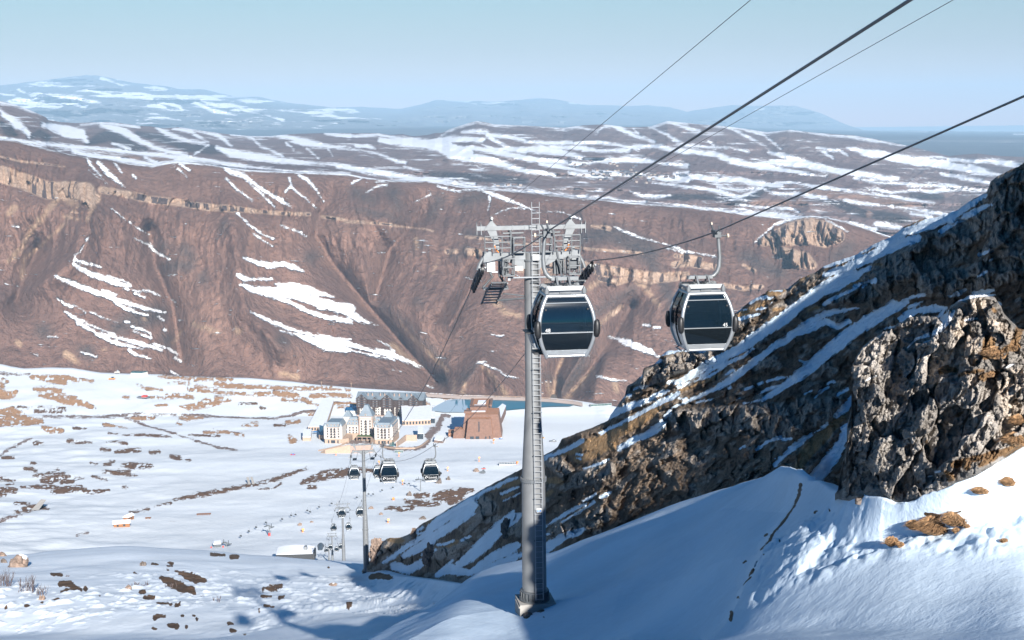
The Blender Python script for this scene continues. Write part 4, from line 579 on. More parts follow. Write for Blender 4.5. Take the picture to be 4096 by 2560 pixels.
# ================================================================ object helpers
class MB:
    """collects shapes and links them as ONE mesh object"""
    def __init__(s): s.v = []; s.f = []; s.m = []; s.k = 0
    def add(s, v, f, M=None):
        b = len(s.v)
        s.v += [tuple(M @ Vector(p)) if M is not None else tuple(p) for p in v]
        s.f += [[b + i for i in q] for q in f]; s.m += [s.k] * len(f); return s
    def box(s, c, d, M=None, top=1.0, topy=None):
        x, y, z = d[0] / 2, d[1] / 2, d[2] / 2; t = top; u = top if topy is None else topy
        v = [(c[0] + a * x * (t if g > 0 else 1), c[1] + b * y * (u if g > 0 else 1), c[2] + g * z) for g in (-1, 1) for b in (-1, 1) for a in (-1, 1)]
        return s.add(v, [[0, 2, 3, 1], [4, 5, 7, 6], [0, 1, 5, 4], [2, 6, 7, 3], [0, 4, 6, 2], [1, 3, 7, 5]], M)
    def bb(s, x0, x1, y0, y1, z0, z1, **k): return s.box(((x0 + x1) / 2, (y0 + y1) / 2, (z0 + z1) / 2), (x1 - x0, y1 - y0, z1 - z0), **k)
    def tube(s, p0, p1, r0, r1=None, n=8, cap=True, M=None):
        return s.pipe([p0, p1], [r0, r0 if r1 is None else r1], n, cap, M)
    def pipe(s, P, r, n=8, cap=True, M=None, flat=1.0):
        P = [Vector(p) for p in P]; r = [r] * len(P) if isinstance(r, (int, float)) else r; v = []; f = []
        up = Vector((0, 0, 1)); d0 = (P[1] - P[0]).normalized()
        if abs(d0.z) > 0.95: up = Vector((0, 1, 0))
        for i, p in enumerate(P):
            d = (P[min(i + 1, len(P) - 1)] - P[max(i - 1, 0)]).normalized()
            a = d.cross(up).normalized() if i == 0 else (pa - d * pa.dot(d)).normalized()
            pa = a; b = a.cross(d)
            for k in range(n):
                t = 2 * math.pi * (k + .5) / n; v.append(p + a * math.cos(t) * r[i] * flat + b * math.sin(t) * r[i])
        for i in range(len(P) - 1):
            for k in range(n): f.append([i * n + k, i * n + (k + 1) % n, (i + 1) * n + (k + 1) % n, (i + 1) * n + k])
        if cap: f.append(list(range(n))[::-1]); f.append([(len(P) - 1) * n + k for k in range(n)])
        return s.add(v, f, M)
    def cyl(s, c, axis, r, h, n=16, M=None):
        a = Vector(axis).normalized() * (h / 2); c = Vector(c); return s.tube(c - a, c + a, r, r, n, True, M)
    def lathe(s, prof, n=24, c=(0, 0, 0)):
        v = []; f = []
        for r, z in prof:
            for k in range(n): t = 2 * math.pi * k / n; v.append((c[0] + r * math.cos(t), c[1] + r * math.sin(t), c[2] + z))
        for i in range(len(prof) - 1):
            for k in range(n): f.append([i * n + k, i * n + (k + 1) % n, (i + 1) * n + (k + 1) % n, (i + 1) * n + k])
        f.append(list(range(n))[::-1]); f.append([(len(prof) - 1) * n + k for k in range(n)])
        return s.add(v, f)
    def poly(s, pts, off):
        """flat outline extruded by the vector off"""
        n = len(pts); o = Vector(off); v = [Vector(p) for p in pts] + [Vector(p) + o for p in pts]
        return s.add(v, [list(range(n))[::-1], [n + i for i in range(n)]] + [[i, (i + 1) % n, n + (i + 1) % n, n + i] for i in range(n)])
    def quad(s, *p): return s.add(p, [list(range(len(p)))])
    def blob(s, c, r, seed=0, amp=.3, sub=2, flat=0.25, fr=1.3, M=None):
        bm = bmesh.new(); bmesh.ops.create_icosphere(bm, subdivisions=sub, radius=1.0)
        co = np.array([v.co[:] for v in bm.verts]); q = co * fr + seed * 7.7
        F1, F2, V = worley(q[:, 0], q[:, 1], q[:, 2]); n = fbm(q[:, 0] * 2, q[:, 1] * 2, q[:, 2] * 2, octaves=3)
        k = 1 + amp * (0.8 * V + 0.7 * n)
        co = co * k[:, None]; co[:, 2] = np.maximum(co[:, 2], -flat)
        co = co * np.array(r) + np.array(c)
        fs = [[v.index for v in f.verts] for f in bm.faces]; bm.free()
        return s.add([tuple(p) for p in co], fs, M)
    def build(s, name, mats, parent=None, smooth=False, loc=None, fix=True, autos=None):
        me = bpy.data.meshes.new(name); me.from_pydata(s.v, [], s.f)
        if not isinstance(mats, (list, tuple)): mats = [mats]
        for m_ in mats: me.materials.append(m_)
        if len(mats) > 1: me.polygons.foreach_set('material_index', s.m)
        if fix:
            bm = bmesh.new(); bm.from_mesh(me); bmesh.ops.recalc_face_normals(bm, faces=bm.faces)
            if autos:
                for f in bm.faces: f.smooth = True
                for e in bm.edges:
                    if len(e.link_faces) == 2 and e.calc_face_angle(0) > autos: e.smooth = False
            bm.to_mesh(me); bm.free()
        if smooth: me.polygons.foreach_set('use_smooth', [True] * len(me.polygons))
        o = bpy.data.objects.new(name, me); col.objects.link(o)
        if parent: o.parent = parent
        if loc is not None: o.location = loc
        return o
def tag(o, label, cat, group=None, kind=None):
    o['label'] = label; o['category'] = cat
    if group: o['group'] = group
    if kind: o['kind'] = kind
    return o
def empty(name, loc, rz=0.0, label=None, cat=None, group=None):
    o = bpy.data.objects.new(name, None); col.objects.link(o); o.location = loc; o.rotation_euler = (0, 0, rz); o.empty_display_size = 1
    if label: tag(o, label, cat, group)
    return o
def kids(o): return [c for c in bpy.data.objects if c.parent == o]
def copy_tree(o, parent=None, label=None):
    c = o.copy(); col.objects.link(c)
    if parent: c.parent = parent
    if label: c['label'] = label
    for ch in o.children: copy_tree(ch, c)
    return c
def text_mesh(txt, size, M, mat, name, parent, ext=0.004):
    cu_ = bpy.data.curves.new(name, 'FONT'); cu_.body = txt; cu_.size = size; cu_.extrude = ext; cu_.align_x = 'CENTER'; cu_.align_y = 'CENTER'; cu_.resolution_u = 3
    o = bpy.data.objects.new(name, cu_); col.objects.link(o)
    dg = bpy.context.evaluated_depsgraph_get(); me = bpy.data.meshes.new_from_object(o.evaluated_get(dg)); bpy.data.objects.remove(o); bpy.data.curves.remove(cu_)
    me.transform(M); me.materials.clear(); me.materials.append(mat)
    o = bpy.data.objects.new(name, me); col.objects.link(o)
    if parent: o.parent = parent
    return o
def on_grid(G, GX, GY, x, y):
    i = int(((GX - x) ** 2 + (GY - y) ** 2).argmin()); return Vector(G.reshape(-1, 3)[i])
# terrain points by photo pixel (displaced surfaces)
_pp = {}
def ground(x, y, which='P'):
    if which not in _pp:
        G = {'P': PPg, 'F': PFg, 'N': PNg, 'R': PRg, 'C': PCg}[which].reshape(-1, 3); px, py = pix(G); _pp[which] = (G, px, py)
    G, px, py = _pp[which]; i = int(((px - x) ** 2 + (py - y) ** 2).argmin()); return Vector(G[i])

galv = plain('galvanised steel', (0.155, 0.168, 0.18), 0.45, 0.35, 0.14, 2.5)
galv_d = plain('dull steel', (0.085, 0.095, 0.105), 0.5, 0.3, 0.2, 3)
pole_m = plain('pylon tube', (0.165, 0.172, 0.178), 0.5, 0.25, 0.10, 1.2)
ladder_m = plain('ladder steel', (0.27, 0.29, 0.31), 0.4, 0.3, 0.08, 3)
black_m = plain('black rubber', (0.010, 0.011, 0.013), 0.5, 0, 0.2, 6)
silver_m = plain('cabin aluminium', (0.30, 0.325, 0.35), 0.28, 0.55, 0.06, 3)
concrete = plain('concrete', (0.26, 0.25, 0.235), 0.9, 0, 0.14, 1.5, 0.02)
white_m = plain('white paint', (0.42, 0.43, 0.44), 0.5, 0, 0.05, 3)
orange_m = plain('orange paint', (0.62, 0.20, 0.04), 0.5, 0, 0.12, 3)
rope_m = plain('wire rope', (0.10, 0.11, 0.12), 0.45, 0.5, 0.3, 40)
blue_m = plain('blue seat', (0.02, 0.07, 0.15), 0.6, 0, 0.2, 3)
cream_w = plain('cream roller', (0.38, 0.32, 0.26), 0.6)
def glass_mat(name, tint, body, mixf, rough=0.04):
    s = NT(name); s.b.inputs['Base Color'].default_value = body + (1,); s.b.inputs['Roughness'].default_value = rough; s.b.inputs['Specular IOR Level'].default_value = 0.8
    tr = s.new('ShaderNodeBsdfTransparent'); tr.inputs[0].default_value = tint + (1,)
    mxs = s.new('ShaderNodeMixShader'); n = s.noise(s.coord(obj=True), 3, 4)
    s.put(mxs.inputs[0], s.math('ADD', mixf, s.math('MULTIPLY', n, 0.12)))
    s.link(tr.outputs[0], mxs.inputs[1]); s.link(s.b.outputs[0], mxs.inputs[2]); s.link(mxs.outputs[0], s.out.inputs[0])
    return s.mat
cab_glass = glass_mat('tinted cabin glass', (0.20, 0.28, 0.35), (0.005, 0.013, 0.022), 0.56)
cab_glass_lo = glass_mat('dark lower cabin glass', (0.08, 0.10, 0.12), (0.006, 0.009, 0.012), 0.75)
# ================================================================ gondola lift
YAW = 0.141
def hx(z): return 1.06 - 0.33 * ((z - 1.12) / 1.15) ** 2
def hy(z): return 0.93 - 0.22 * ((z - 1.12) / 1.15) ** 2
ZL = [i * 2.27 / 14 for i in range(15)]
def make_cabin(side, number=None, logo=False):
    """side: +1 hanger and ski racks on the local right, -1 on the left; origin on the floor centre"""
    e = empty('gondola_cabin', (0, 0, 0))
    fl = MB(); fl.bb(-.70, .70, -.66, .66, 0.0, .07); fl.build('floor', galv_d, e)
    fr = MB()
    for a in (-1, 1):
        for b in (-1, 1): fr.pipe([(a * (hx(z) - .03), b * (hy(z) - .02), z) for z in ZL], [0.072] * 15, 8)
    for b in (-1, 1):
        fr.tube((-hx(2.27) + .03, b * (hy(2.27) - .02), 2.25), (hx(2.27) - .03, b * (hy(2.27) - .02), 2.25), .075)
        fr.tube((-hx(0) + .03, b * (hy(0) - .02), .03), (hx(0) - .03, b * (hy(0) - .02), .03), .06)
        fr.tube((b * (hx(2.27) - .03), -hy(2.27), 2.25), (b * (hx(2.27) - .03), hy(2.27), 2.25), .07)
        fr.tube((b * (hx(0) - .03), -hy(0), .03), (b * (hx(0) - .03), hy(0), .03), .05)
    fr.build('frame', silver_m, e, autos=.9)
    def pane(b, z0, z1, inset=.05, axis='y'):
        m_ = MB(); n = 8; v = []
        for i in range(n + 1):
            z = z0 + (z1 - z0) * i / n
            if axis == 'y': v += [(-hx(z) + inset, b * (hy(z) - .02), z), (hx(z) - inset, b * (hy(z) - .02), z)]
            else: v += [(b * (hx(z) - .02), -hy(z) + inset, z), (b * (hx(z) - .02), hy(z) - inset, z)]
        m_.add(v, [[2 * i, 2 * i + 1, 2 * i + 3, 2 * i + 2] for i in range(n)]); return m_
    for b in (-1, 1):
        w = pane(b, 0.93, 2.2).build('window', cab_glass, e, smooth=True, fix=False)
        for q in (-.78, .78): bolt = MB(); bolt.cyl((q, b * (hy(1.75) + .005), 1.78), (0, 1, 0), .035, .04, 10); bolt.build('bolt', black_m, w)
        pane(b, 0.27, 0.92).build('lower_window', cab_glass_lo, e, smooth=True, fix=False)
        bar = MB(); bar.bb(-hx(.93) + .05, hx(.93) - .05, b * hy(.93) - .03, b * hy(.93) + .02, .905, .935); bar.build('window_bar', silver_m, e); bar = MB(); bar.bb(-hx(2.0) + .05, hx(2.0) - .05, b * hy(2.0) - .03, b * hy(2.0) + .015, 2.0, 2.03); bar.build('window_bar', silver_m, e)
        lp = MB()
        for k in range(5):
            z = .02 + k * .052; lp.bb(-hx(z) + .06, hx(z) - .06, b * (hy(z) - .01) - .025, b * (hy(z) - .01) + .025, z, z + .038)
        lp.quad((-hx(0) + .05, b * (hy(0) - .04), 0), (hx(0) - .05, b * (hy(0) - .04), 0), (hx(.3) - .05, b * (hy(.3) - .04), .29), (-hx(.3) + .05, b * (hy(.3) - .04), .29))
        lp.build('slatted_panel', silver_m, e)
        dw = pane(b, 0.95, 2.2, .05, 'x').build('door', cab_glass, e, smooth=True, fix=False)
        df = MB(); df.pipe([(b * hx(z), 0, z) for z in ZL[1:]], .022, 6)
        for z in (1.25, 1.7): df.bb(min(b * hx(z), b * (hx(z) + .04)), max(b * hx(z), b * (hx(z) + .04)), -.12, .12, z, z + .05)
        df.build('door_seam', black_m, dw)
        pane(b, 0.05, 0.95, .05, 'x').build('lower_door', [silver_m], e, smooth=True, fix=False)
        bn = MB(); bn.bb(-.72, .72, min(b * .75, b * .36), max(b * .75, b * .36), .42, .52); bn.bb(-.78, .78, min(b * .78, b * .72), max(b * .78, b * .72), .5, 1.0); bn.build('bench', blue_m, e)
        for a in (-1, 1):
            bu = MB(); bu.pipe([(a * (hx(z) + .045), b * (hy(z) + .035), z) for z in (.74, .78, .9, 1.05, 1.2, 1.35, 1.39)], [.05, .095, .12, .125, .12, .095, .05], 10, flat=1.0); bu.build('bumper', black_m, e, smooth=True)
    rf = MB(); rf.box((0, 0, 2.31), (1.36, 1.3, .13), top=.86); rf.build('roof', galv, e)
    hatch = MB(); hatch.bb(-.22, .22, -.62, -.55, 2.33, 2.40); hatch.build('roof_vent', galv_d, e)
    rr = MB()
    for b in (-1, 1):
        rr.poly([(-.78, b * .52, 2.44), (.78, b * .52, 2.44), (.68, b * .50, 2.60), (-.68, b * .50, 2.60)], (0, b * .04, 0))
        rr.tube((b * .70, -.54, 2.46), (b * .70, .54, 2.46), .045)
        for a in (-1, 1): rr.cyl((a * .70, b * .60, 2.42), (0, 0, 1), .085, .17, 10); rr.cyl((a * .70, b * .60, 2.54), (0, 0, 1), .045, .08, 8)
    rr.build('roof_frame', galv, e)
    sd = side; hg = MB()
    hg.box((-.08 * sd, 0, 2.83), (1.02, .16, .13))
    hg.pipe([(sd * .34, 0, 2.83), (sd * .50, 0, 2.88), (sd * .63, 0, 3.03), (sd * .70, 0, 3.25), (sd * .72, 0, 3.6), (sd * .69, 0, 4.0), (sd * .65, 0, 4.45)], [.085, .088, .088, .085, .075, .07, .075], 8)
    for q in (-.26, .2):
        for y_ in (-.14, .14): hg.pipe([(q, y_, 2.9), (q + .05, y_ * 2.6, 2.52)], .04, 6)
    hg.tube((-.5, 0, 2.78), (-.1, .4, 2.6), .012, n=4); hg.tube((.1, -.1, 2.95), (.62, .4, 2.55), .012, n=4)
    hg.build('hanger_arm', galv, e, autos=.9)
    gp = MB(); gp.box((sd * .60, 0, 4.50), (.26, .34, .22)); gp.box((sd * .52, 0, 4.62), (.14, .62, .10)); gp.tube((sd * .66, -.05, 4.45), (sd * 1.0, -.05, 4.45), .035); gp.tube((sd * .5, .1, 4.6), (sd * .5, .42, 4.86), .04); gp.tube((sd * .66, 0, 4.6), (sd * .75, .2, 4.82), .035)
    g = gp.build('grip', galv_d, e)
    wh = MB(); wh.cyl((sd * 1.03, -.05, 4.45), (1, 0, 0), .09, .07, 12); wh.build('grip_roller', cream_w, g); wh = MB(); wh.cyl((sd * .5, .44, 4.89), (1, 0, 0), .075, .06, 12); wh.build('grip_roller', cream_w, g)
    rk = MB()
    for k in range(4):
        y_ = -.33 + k * .22; rk.pipe([(sd * (hx(.75) + .05), y_, .32), (sd * (hx(.75) + .24), y_, .86)], .075, 8)
    rk.build('ski_rack', silver_m, e)
    rt = MB(); rt.box((sd * (hx(.75) + .27), 0, .88), (.30, .92, .05)); rt.build('rack_tray', black_m, e); rt = MB(); rt.box((sd * (hx(.2) + .12), 0, .10), (.34, .8, .08)); rt.build('rack_foot', black_m, e)
    st = MB(); st.pipe([(-sd * (hx(0) - .02), -.5, .04), (-sd * (hx(0) + .16), -.5, -.04), (-sd * (hx(0) + .16), .5, -.04), (-sd * (hx(0) - .02), .5, .04)], .025, 6); st.build('step', galv, e)
    if number:
        q = .70 if number == '45' else -.72
        text_mesh(number, .20, Matrix.Translation((q, -hy(1.0) - .012, 1.02)) @ Matrix.Rotation(R(90), 4, 'X'), white_m, 'number', e)
    if logo:
        t_ = text_mesh('Şahdağ', .36, Matrix.Translation((.2, -hy(.55) - .02, .58)) @ Matrix.Rotation(R(90), 4, 'X'), white_m, 'lettering', e, .01)
        em = MB()
        for k in range(14):
            a0 = k / 14 * 5.0; r_ = .22 - .1 * k / 14
            a1 = (k + 1) / 14 * 5.0; r2 = .22 - .1 * (k + 1) / 14
            em.quad((-.62 + math.cos(a0) * r_, -hy(.55) - .02, .58 + math.sin(a0) * r_), (-.62 + math.cos(a1) * r2, -hy(.55) - .02, .58 + math.sin(a1) * r2),
                    (-.62 + math.cos(a1) * r2 * .55, -hy(.55) - .02, .58 + math.sin(a1) * r2 * .55), (-.62 + math.cos(a0) * r_ * .55, -hy(.55) - .02, .58 + math.sin(a0) * r_ * .55))
        em.build('emblem', white_m, e, fix=False)
    return e
GRIP = {s: Vector((s * .52, 0, 4.60)) for s in (-1, 1)}
def grip_world(o, s):
    return Vector(o.location) + Matrix.Rotation(YAW, 3, 'Z') @ GRIP[s]
GC = 'gondola cabins hanging on the haul ropes'
def place(o, x, y, D, label):
    p = at(x, y, D); o.location = (p.x, p.y, p.z - 1.13); o.rotation_euler = (0, 0, YAW); tag(o, label, 'gondola', GC); return o
c48 = place(make_cabin(-1, '48'), 2251, 1295, 52.4, 'large silver gondola cabin numbered 48 in front of the tall pylon')
c45 = place(make_cabin(1, '45'), 2806, 1278, 56.0, 'large silver gondola cabin numbered 45 hanging alone right of the tall pylon')
pl = make_cabin(-1, None, True); pr = make_cabin(1, None, True)
far = [(pl, -1, 1555, 1890, 172, 'gondola cabin just right of the second pylon head, overlapping another cabin behind it'),
       (pr, 1, 1722, 1887, 180, 'gondola cabin in clear air below the brown road, right of its twin'),
       (pl, -1, 1417, 1893, 285, 'smaller gondola cabin directly left of the second pylon column'),
       (pr, 1, 1513, 1890, 300, 'gondola cabin half hidden behind the larger one by the second pylon'),
       (pl, -1, 1367, 2053, 398, 'gondola cabin in front of the third pylon head'),
       (pr, 1, 1440, 2050, 402, 'gondola cabin partly hidden behind the left edge of the second pylon column'),
       (pl, -1, 1335, 2111, 556, 'small gondola cabin left of the third pylon column'),
       (pr, 1, 1394, 2107, 540, 'small gondola cabin right of the third pylon column'),
       (pl, -1, 1321, 2189, 700, 'tiny gondola cabin in front of the fourth pylon column'),
       (pl, -1, 1306, 2200, 815, 'tiny gondola cabin leftmost, close to the valley station mouth'),
       (pr, 1, 1346, 2197, 760, 'tiny gondola cabin between the third and fourth pylon columns'),
       (pr, 1, 1363, 2187, 660, 'tiny gondola cabin peeping out left of the third pylon foot')]
gl, gr = [], []; used = set()
for src, sd, x, y, D, lab in far:
    if id(src) in used: o = copy_tree(src)
    else: o = src; used.add(id(src))
    place(o, x, y, D, lab); (gl if sd < 0 else gr).append(o)

# ---------------------------------------------------------------- pylons
def sheaves(par, sx, w0, w1, n, hw):
    """a rocking train of n rollers from local point w0 to w1"""
    w0 = Vector(w0); w1 = Vector(w1); t = empty('sheave_train', (0, 0, 0)); t.parent = par
    bar = MB(); d = (w1 - w0); ln = d.length; mid = (w0 + w1) / 2
    for q in (-.13, .13): bar.pipe([w0 + Vector((q, 0, .02)), mid + Vector((q, 0, .16)), w1 + Vector((q, 0, .02))], .05, 6)
    for k in range(n // 2):
        c_ = w0 + d * ((2 * k + 1) / (n)); bar.box(tuple(c_ + Vector((0, 0, .05))), (.32, .42, .10))
    bar.build('rocker_beam', galv_d, t)
    for k in range(n):
        c_ = w0 + d * ((k + .5) / n); m_ = MB(); m_.cyl(c_, (1, 0, 0), .27, .12, 14); m_.k = 1; m_.cyl(c_, (1, 0, 0), .14, .20, 10); m_.build('sheave', [black_m, galv], t, autos=.7)
    return t
def cage(par, x0, x1, y0, y1, z0, z1, mat=None, name='service_cage', mids=1):
    m_ = MB(); r = .035
    for x in (x0, x1):
        for y in (y0, y1): m_.tube((x, y, z0), (x, y, z1), r, n=6)
    for z in [z0 + (z1 - z0) * k / (mids + 1) for k in range(mids + 2)]:
        for y in (y0, y1): m_.tube((x0, y, z), (x1, y, z), r, n=6)
        for x in (x0, x1): m_.tube((x, y0, z), (x, y1, z), r, n=6)
    m_.bb(x0, x1, y0, y1, z0 - .04, z0)
    return m_.build(name, mat or galv, par)
def pylon(base, H, near=True, label='', ladder_dx=.14, up=.35, dn=.35, foot=True, sunk=0.0):
    """base: world point of the column foot, H: height to the lower cross beam"""
    e = empty('lift_pylon', base, YAW, label, 'pylon', 'pylons of the gondola lift')
    rb, rt = .66, .385; zc = H * .36; zt = H * .60 if near else H * .62
    rad = lambda z: rb - .03 * z / zc if z < zc else (rb - .03 + (rt - rb + .03) * min(1, (z - zc) / (zt - zc)) if z < zt else rt)
    zs = [.55 - sunk, zc - .01, zc, zt, H + .25]
    cm = MB(); cm.lathe([(rad(max(z, 0)), z) for z in zs], 32); cm.build('column', pole_m, e, autos=.5)
    co = MB(); co.lathe([(rad(zc), zc - .09), (rad(zc) + .075, zc - .08), (rad(zc) + .075, zc - .005), (rad(zc) + .055, zc), (rad(zc) + .075, zc + .005), (rad(zc) + .075, zc + .08), (rad(zc), zc + .09)], 32)
    for k in range(36): a = k * math.pi / 18; co.cyl(((rad(zc) + .04) * math.cos(a), (rad(zc) + .04) * math.sin(a), zc), (0, 0, 1), .022, .24, 6)
    co.build('collar', galv, e)
    if foot:
        fl = MB(); fl.lathe([(rb + .02, .0), (rb + .15, .02), (rb + .16, .10), (rb + .02, .12), (rb + .02, .5), (rb + .10, .52), (rb + .10, .58), (rb + .0, .60)], 32)
        for k in range(24): a = k * math.pi / 12; M_ = Matrix.Rotation(a, 4, 'Z'); fl.box((rb + .07, 0, .3), (.13, .03, .44), M_); fl.cyl(M_ @ Vector((rb + .12, .08, .16)), (0, 0, 1), .03, .2, 6)
        fl.build('flange', galv_d, e)
        pd = MB(); hgt = .95; pd.box((.06, .1, -hgt / 2), (1.95, 1.85, hgt)); pd.box((-.95, -.2, -.12), (.07, 1.3, .06)); pd.build('plinth', concrete, e)
    # ladder
    ld = MB(); z = .3 - sunk; step = .29 if near else .58; top = H + 2.9
    ly = lambda zz: -(rad(min(max(zz, 0), H)) + .22)
    pts = [zz for zz in [.25 - sunk, zc, zt, H, top] ]
    rr_ = .022 if near else .04
    for sx in (-.2, .2): ld.pipe([(ladder_dx + sx, ly(zz), zz) for zz in pts], rr_, 6)
    while z < top - .1: ld.tube((ladder_dx - .2, ly(z), z), (ladder_dx + .2, ly(z), z), rr_ * .8, n=5); z += step
    ld.build('ladder', ladder_m, e)
    cl_ = MB(); z = 1.2
    while z < H: cl_.bb(ladder_dx - .26, ladder_dx + .26, ly(z) + .03, ly(z) + .08, z - .02, z + .02); cl_.tube((ladder_dx - .24, ly(z) + .05, z), (ladder_dx - .18, ly(z) + .3, z), .02, n=5); cl_.tube((ladder_dx + .24, ly(z) + .05, z), (ladder_dx + .18, ly(z) + .3, z), .02, n=5); z += 2.3
    cl_.build('ladder_clamp', galv_d, e)
    # lower cross beam with gussets
    cb = MB(); cb.bb(-2.5, 2.5, -.17, .17, H - .12, H + .26)
    for s in (-1, 1): cb.poly([(s * .36, -.14, H - .12), (s * 1.45, -.14, H - .12), (s * .36, -.14, H - .62)], (0, .28, 0))
    cb.lathe([(rt + .06, H - .2), (rt + .06, H - .1)], 24)
    cb.build('cross_beam', galv, e)
    # gallows frame on top
    Z2 = H + 1.55
    tb = MB(); tb.bb(-2.86, 2.86, -.10, .10, Z2 - .11, Z2 + .11)
    for s in (-1, 1):
        for q in (2.62, 2.84): tb.poly([(s * q, -.14, Z2 - .34), (s * q, .14, Z2 - .34), (s * q, .12, Z2 + .22), (s * q, 0, Z2 + .34), (s * q, -.12, Z2 + .22)], (s * .03, 0, 0))
    for q in (-.35, .35, -1.0, 1.0): tb.bb(q - .02, q + .02, -.13, .13, Z2 - .14, Z2 + .14)
    tb.build('top_beam', galv, e)
    for s in (-1, 1):
        g_ = MB(); g_.poly([(s * 2.32, -.06, Z2 - .11), (s * 1.84, -.06, Z2 - .11), (s * 1.58, -.06, H + .26), (s * 1.70, -.06, H + .26)], (0, .12, 0)); g_.build('gallows_plate', galv, e)
        pk = MB(); pk.poly([(s * 2.34, -.04, Z2 + .11), (s * 1.80, -.04, Z2 + .11), (s * 2.0, -.04, Z2 + .32), (s * 2.05, -.04, Z2 + .62), (s * 2.12, -.04, Z2 + .62), (s * 2.16, -.04, Z2 + .32)], (0, .08, 0)); pk.tube((s * 2.085, -.25, Z2 + .52), (s * 2.085, .25, Z2 + .46), .07); pk.build('cable_saddle', galv, e)
        if near:
            ps = MB(); ps.pipe([(s * 1.16, .12, Z2 - .1), (s * .98, .16, H + .2)], .05, 6); ps.pipe([(s * 1.12, -.14, Z2 - .1), (s * (.95 if s < 0 else 1.55), -.3, H + (0 if s < 0 else -1.0))], .055, 6); ps.build('post', galv, e)
            rl = MB(); rl.tube((s * .42, -.1, Z2 - .27), (s * 1.5, -.1, Z2 - .27), .05, n=6); rl.build('rail', galv, e)
            cage(e, min(s * .42, s * 1.0), max(s * .42, s * 1.0), -.55, -.1, H + .3, H + 1.06)
            ci, cx = (1.05, 1.62) if s < 0 else (1.85, 2.42)
            cage(e, s * cx if s < 0 else ci, s * ci if s < 0 else cx, -.95, -.35, H - .86, H + .02, mids=1)
            bx = MB(); bx.box((s * 2.18, -.25, H - .42), (.42, .35, .5)); bx.build('control_box', white_m if s < 0 else galv_d, e)
            la = MB(); la.box((s * 1.97, -.2, H + .75), (.10, .10, .16)); la.k = 1; la.pipe([(s * 1.95, -.2, H + .65), (s * 1.9, -.2, H + .45), (s * 1.75, -.2, H + .3)], .03, 6); la.build('sensor', [white_m, orange_m], e)
            hr_ = MB(); xs_ = [s * q for q in (1.15, 1.6, 2.05, 2.5)]
            for x_ in xs_: hr_.tube((x_, -.5, H + .26), (x_, -.5, H + 1.15), .035, n=6)
            for z_ in (H + .55, H + .85, H + 1.15): hr_.tube((xs_[0], -.5, z_), (xs_[-1], -.5, z_), .032, n=6)
            hr_.build('handrail', galv, e)
            sk = MB(); sk.pipe([(s * 1.3, -.3, H - .1), (s * 1.75, -.3, H - .9), (s * 1.3, -.25, H - 1.55)], .06, 6); sk.pipe([(s * 2.5, -.3, H - .25), (s * 2.1, -.3, H - .95), (s * 2.6, -.25, H - 1.5)], .06, 6); sk.bb(min(s * 1.3, s * 2.6), max(s * 1.3, s * 2.6), -.5, .1, H - 1.62, H - 1.54); sk.build('platform_frame', galv_d, e)
            mt_ = MB(); mt_.box((s * 1.45, .25, H - .55), (.5, .5, .75)); mt_.build('cable_box', galv_d, e)
            bars = MB()
            for k in range(5): x_ = s * (1.62 + .09 * k) if s > 0 else s * (1.62 - .09 * k); bars.tube((x_, -.6 + .1 * k, H - .85), (x_, -.6 + .1 * k, H - .02), .028, n=5)
            bars.build('guard_bars', galv, e)
        # outer hangers that carry the sheave trains
        oh = MB(); oh.bb(min(s * 2.1, s * 2.55), max(s * 2.1, s * 2.55), -.22, .22, H - .28, H + .32); oh.pipe([(s * 2.5, 0, H + .1), (s * 2.72, 0, H - .3), (s * 2.83, 0, H - .62)], .09, 8); oh.box((s * 2.2, 0, H + .42), (.16, .2, .24)); oh.build('sheave_bracket', galv, e)
        zm = H - .95; L_ = 2.2
        sheaves(e, s, (s * 2.83, -L_, zm + L_ * up), (s * 2.83, L_, zm - L_ * dn), 8 if near else 4, 0)
        cw = MB()
        for k in range(10):
            t_ = -1 + 2 * k / 9.; y_ = t_ * L_; z_ = zm - .75 - t_ * L_ * (up if t_ < 0 else dn); cw.box((s * 2.0, y_, z_), (.85, .30, .035))
        for q in (1.6, 2.4): cw.pipe([(s * q, -L_, zm - .8 + L_ * up), (s * q, 0, zm - .8), (s * q, L_, zm - .8 - L_ * dn)], .05, 6)
        for q in (-1.2, 1.0): cw.tube((s * 1.6, q, zm - .8 - q * (up if q < 0 else dn)), (s * 1.3, q * .2, H - .1), .03, n=5)
        cw.build('catwalk', galv_d, e)
    if near:
        br = MB(); br.tube((-1.75, .5, H - 2.3), (-.3, 0, H - 2.15), .05); br.tube((-1.5, .2, H - 1.9), (-.3, .05, H - 2.05), .04); br.tube((1.75, .5, H - 2.0), (.3, 0, H - 2.15), .05); br.build('brace', galv_d, e)
        hr = MB(); hr.tube((-1.3, -.62, H - 1.0), (1.75, -.62, H - 1.0), .045); hr.box((-1.28, -.62, H - 1.05), (.14, .14, .18)); hr.build('cross_rod', ladder_m, e)
        sg = MB(); sg.box((-.70, -.28, H - .55), (.42, .04, .22)); sg.build('sign_plate', white_m, e)
        nb = MB(); nb.box((ladder_dx, -.62 - .02, H + .03), (.34, .02, .30)); nb.build('number_plate', white_m, e)
        s2 = MB(); s2.box((ladder_dx, -rb - .26, 5.2), (.26, .02, .22)); w2 = s2.build('warning_plate', white_m, e)
        for q in (-.06, .06): s3 = MB(); s3.cyl((ladder_dx + q, -rb - .276, 5.17), (0, 1, 0), .05, .012, 14); s3.build('blue_symbol', plain('blue sign', (0.02, 0.12, 0.35), .5), w2)
    return e
base1 = at(2138, 2398, 74.0); top1 = at(2113, 1028, 74.0)
T1 = pylon(base1, top1.z - base1.z, True, 'tall grey tube pylon with ladder, right of centre, on the near blue shaded snow', up=.30, dn=.42)
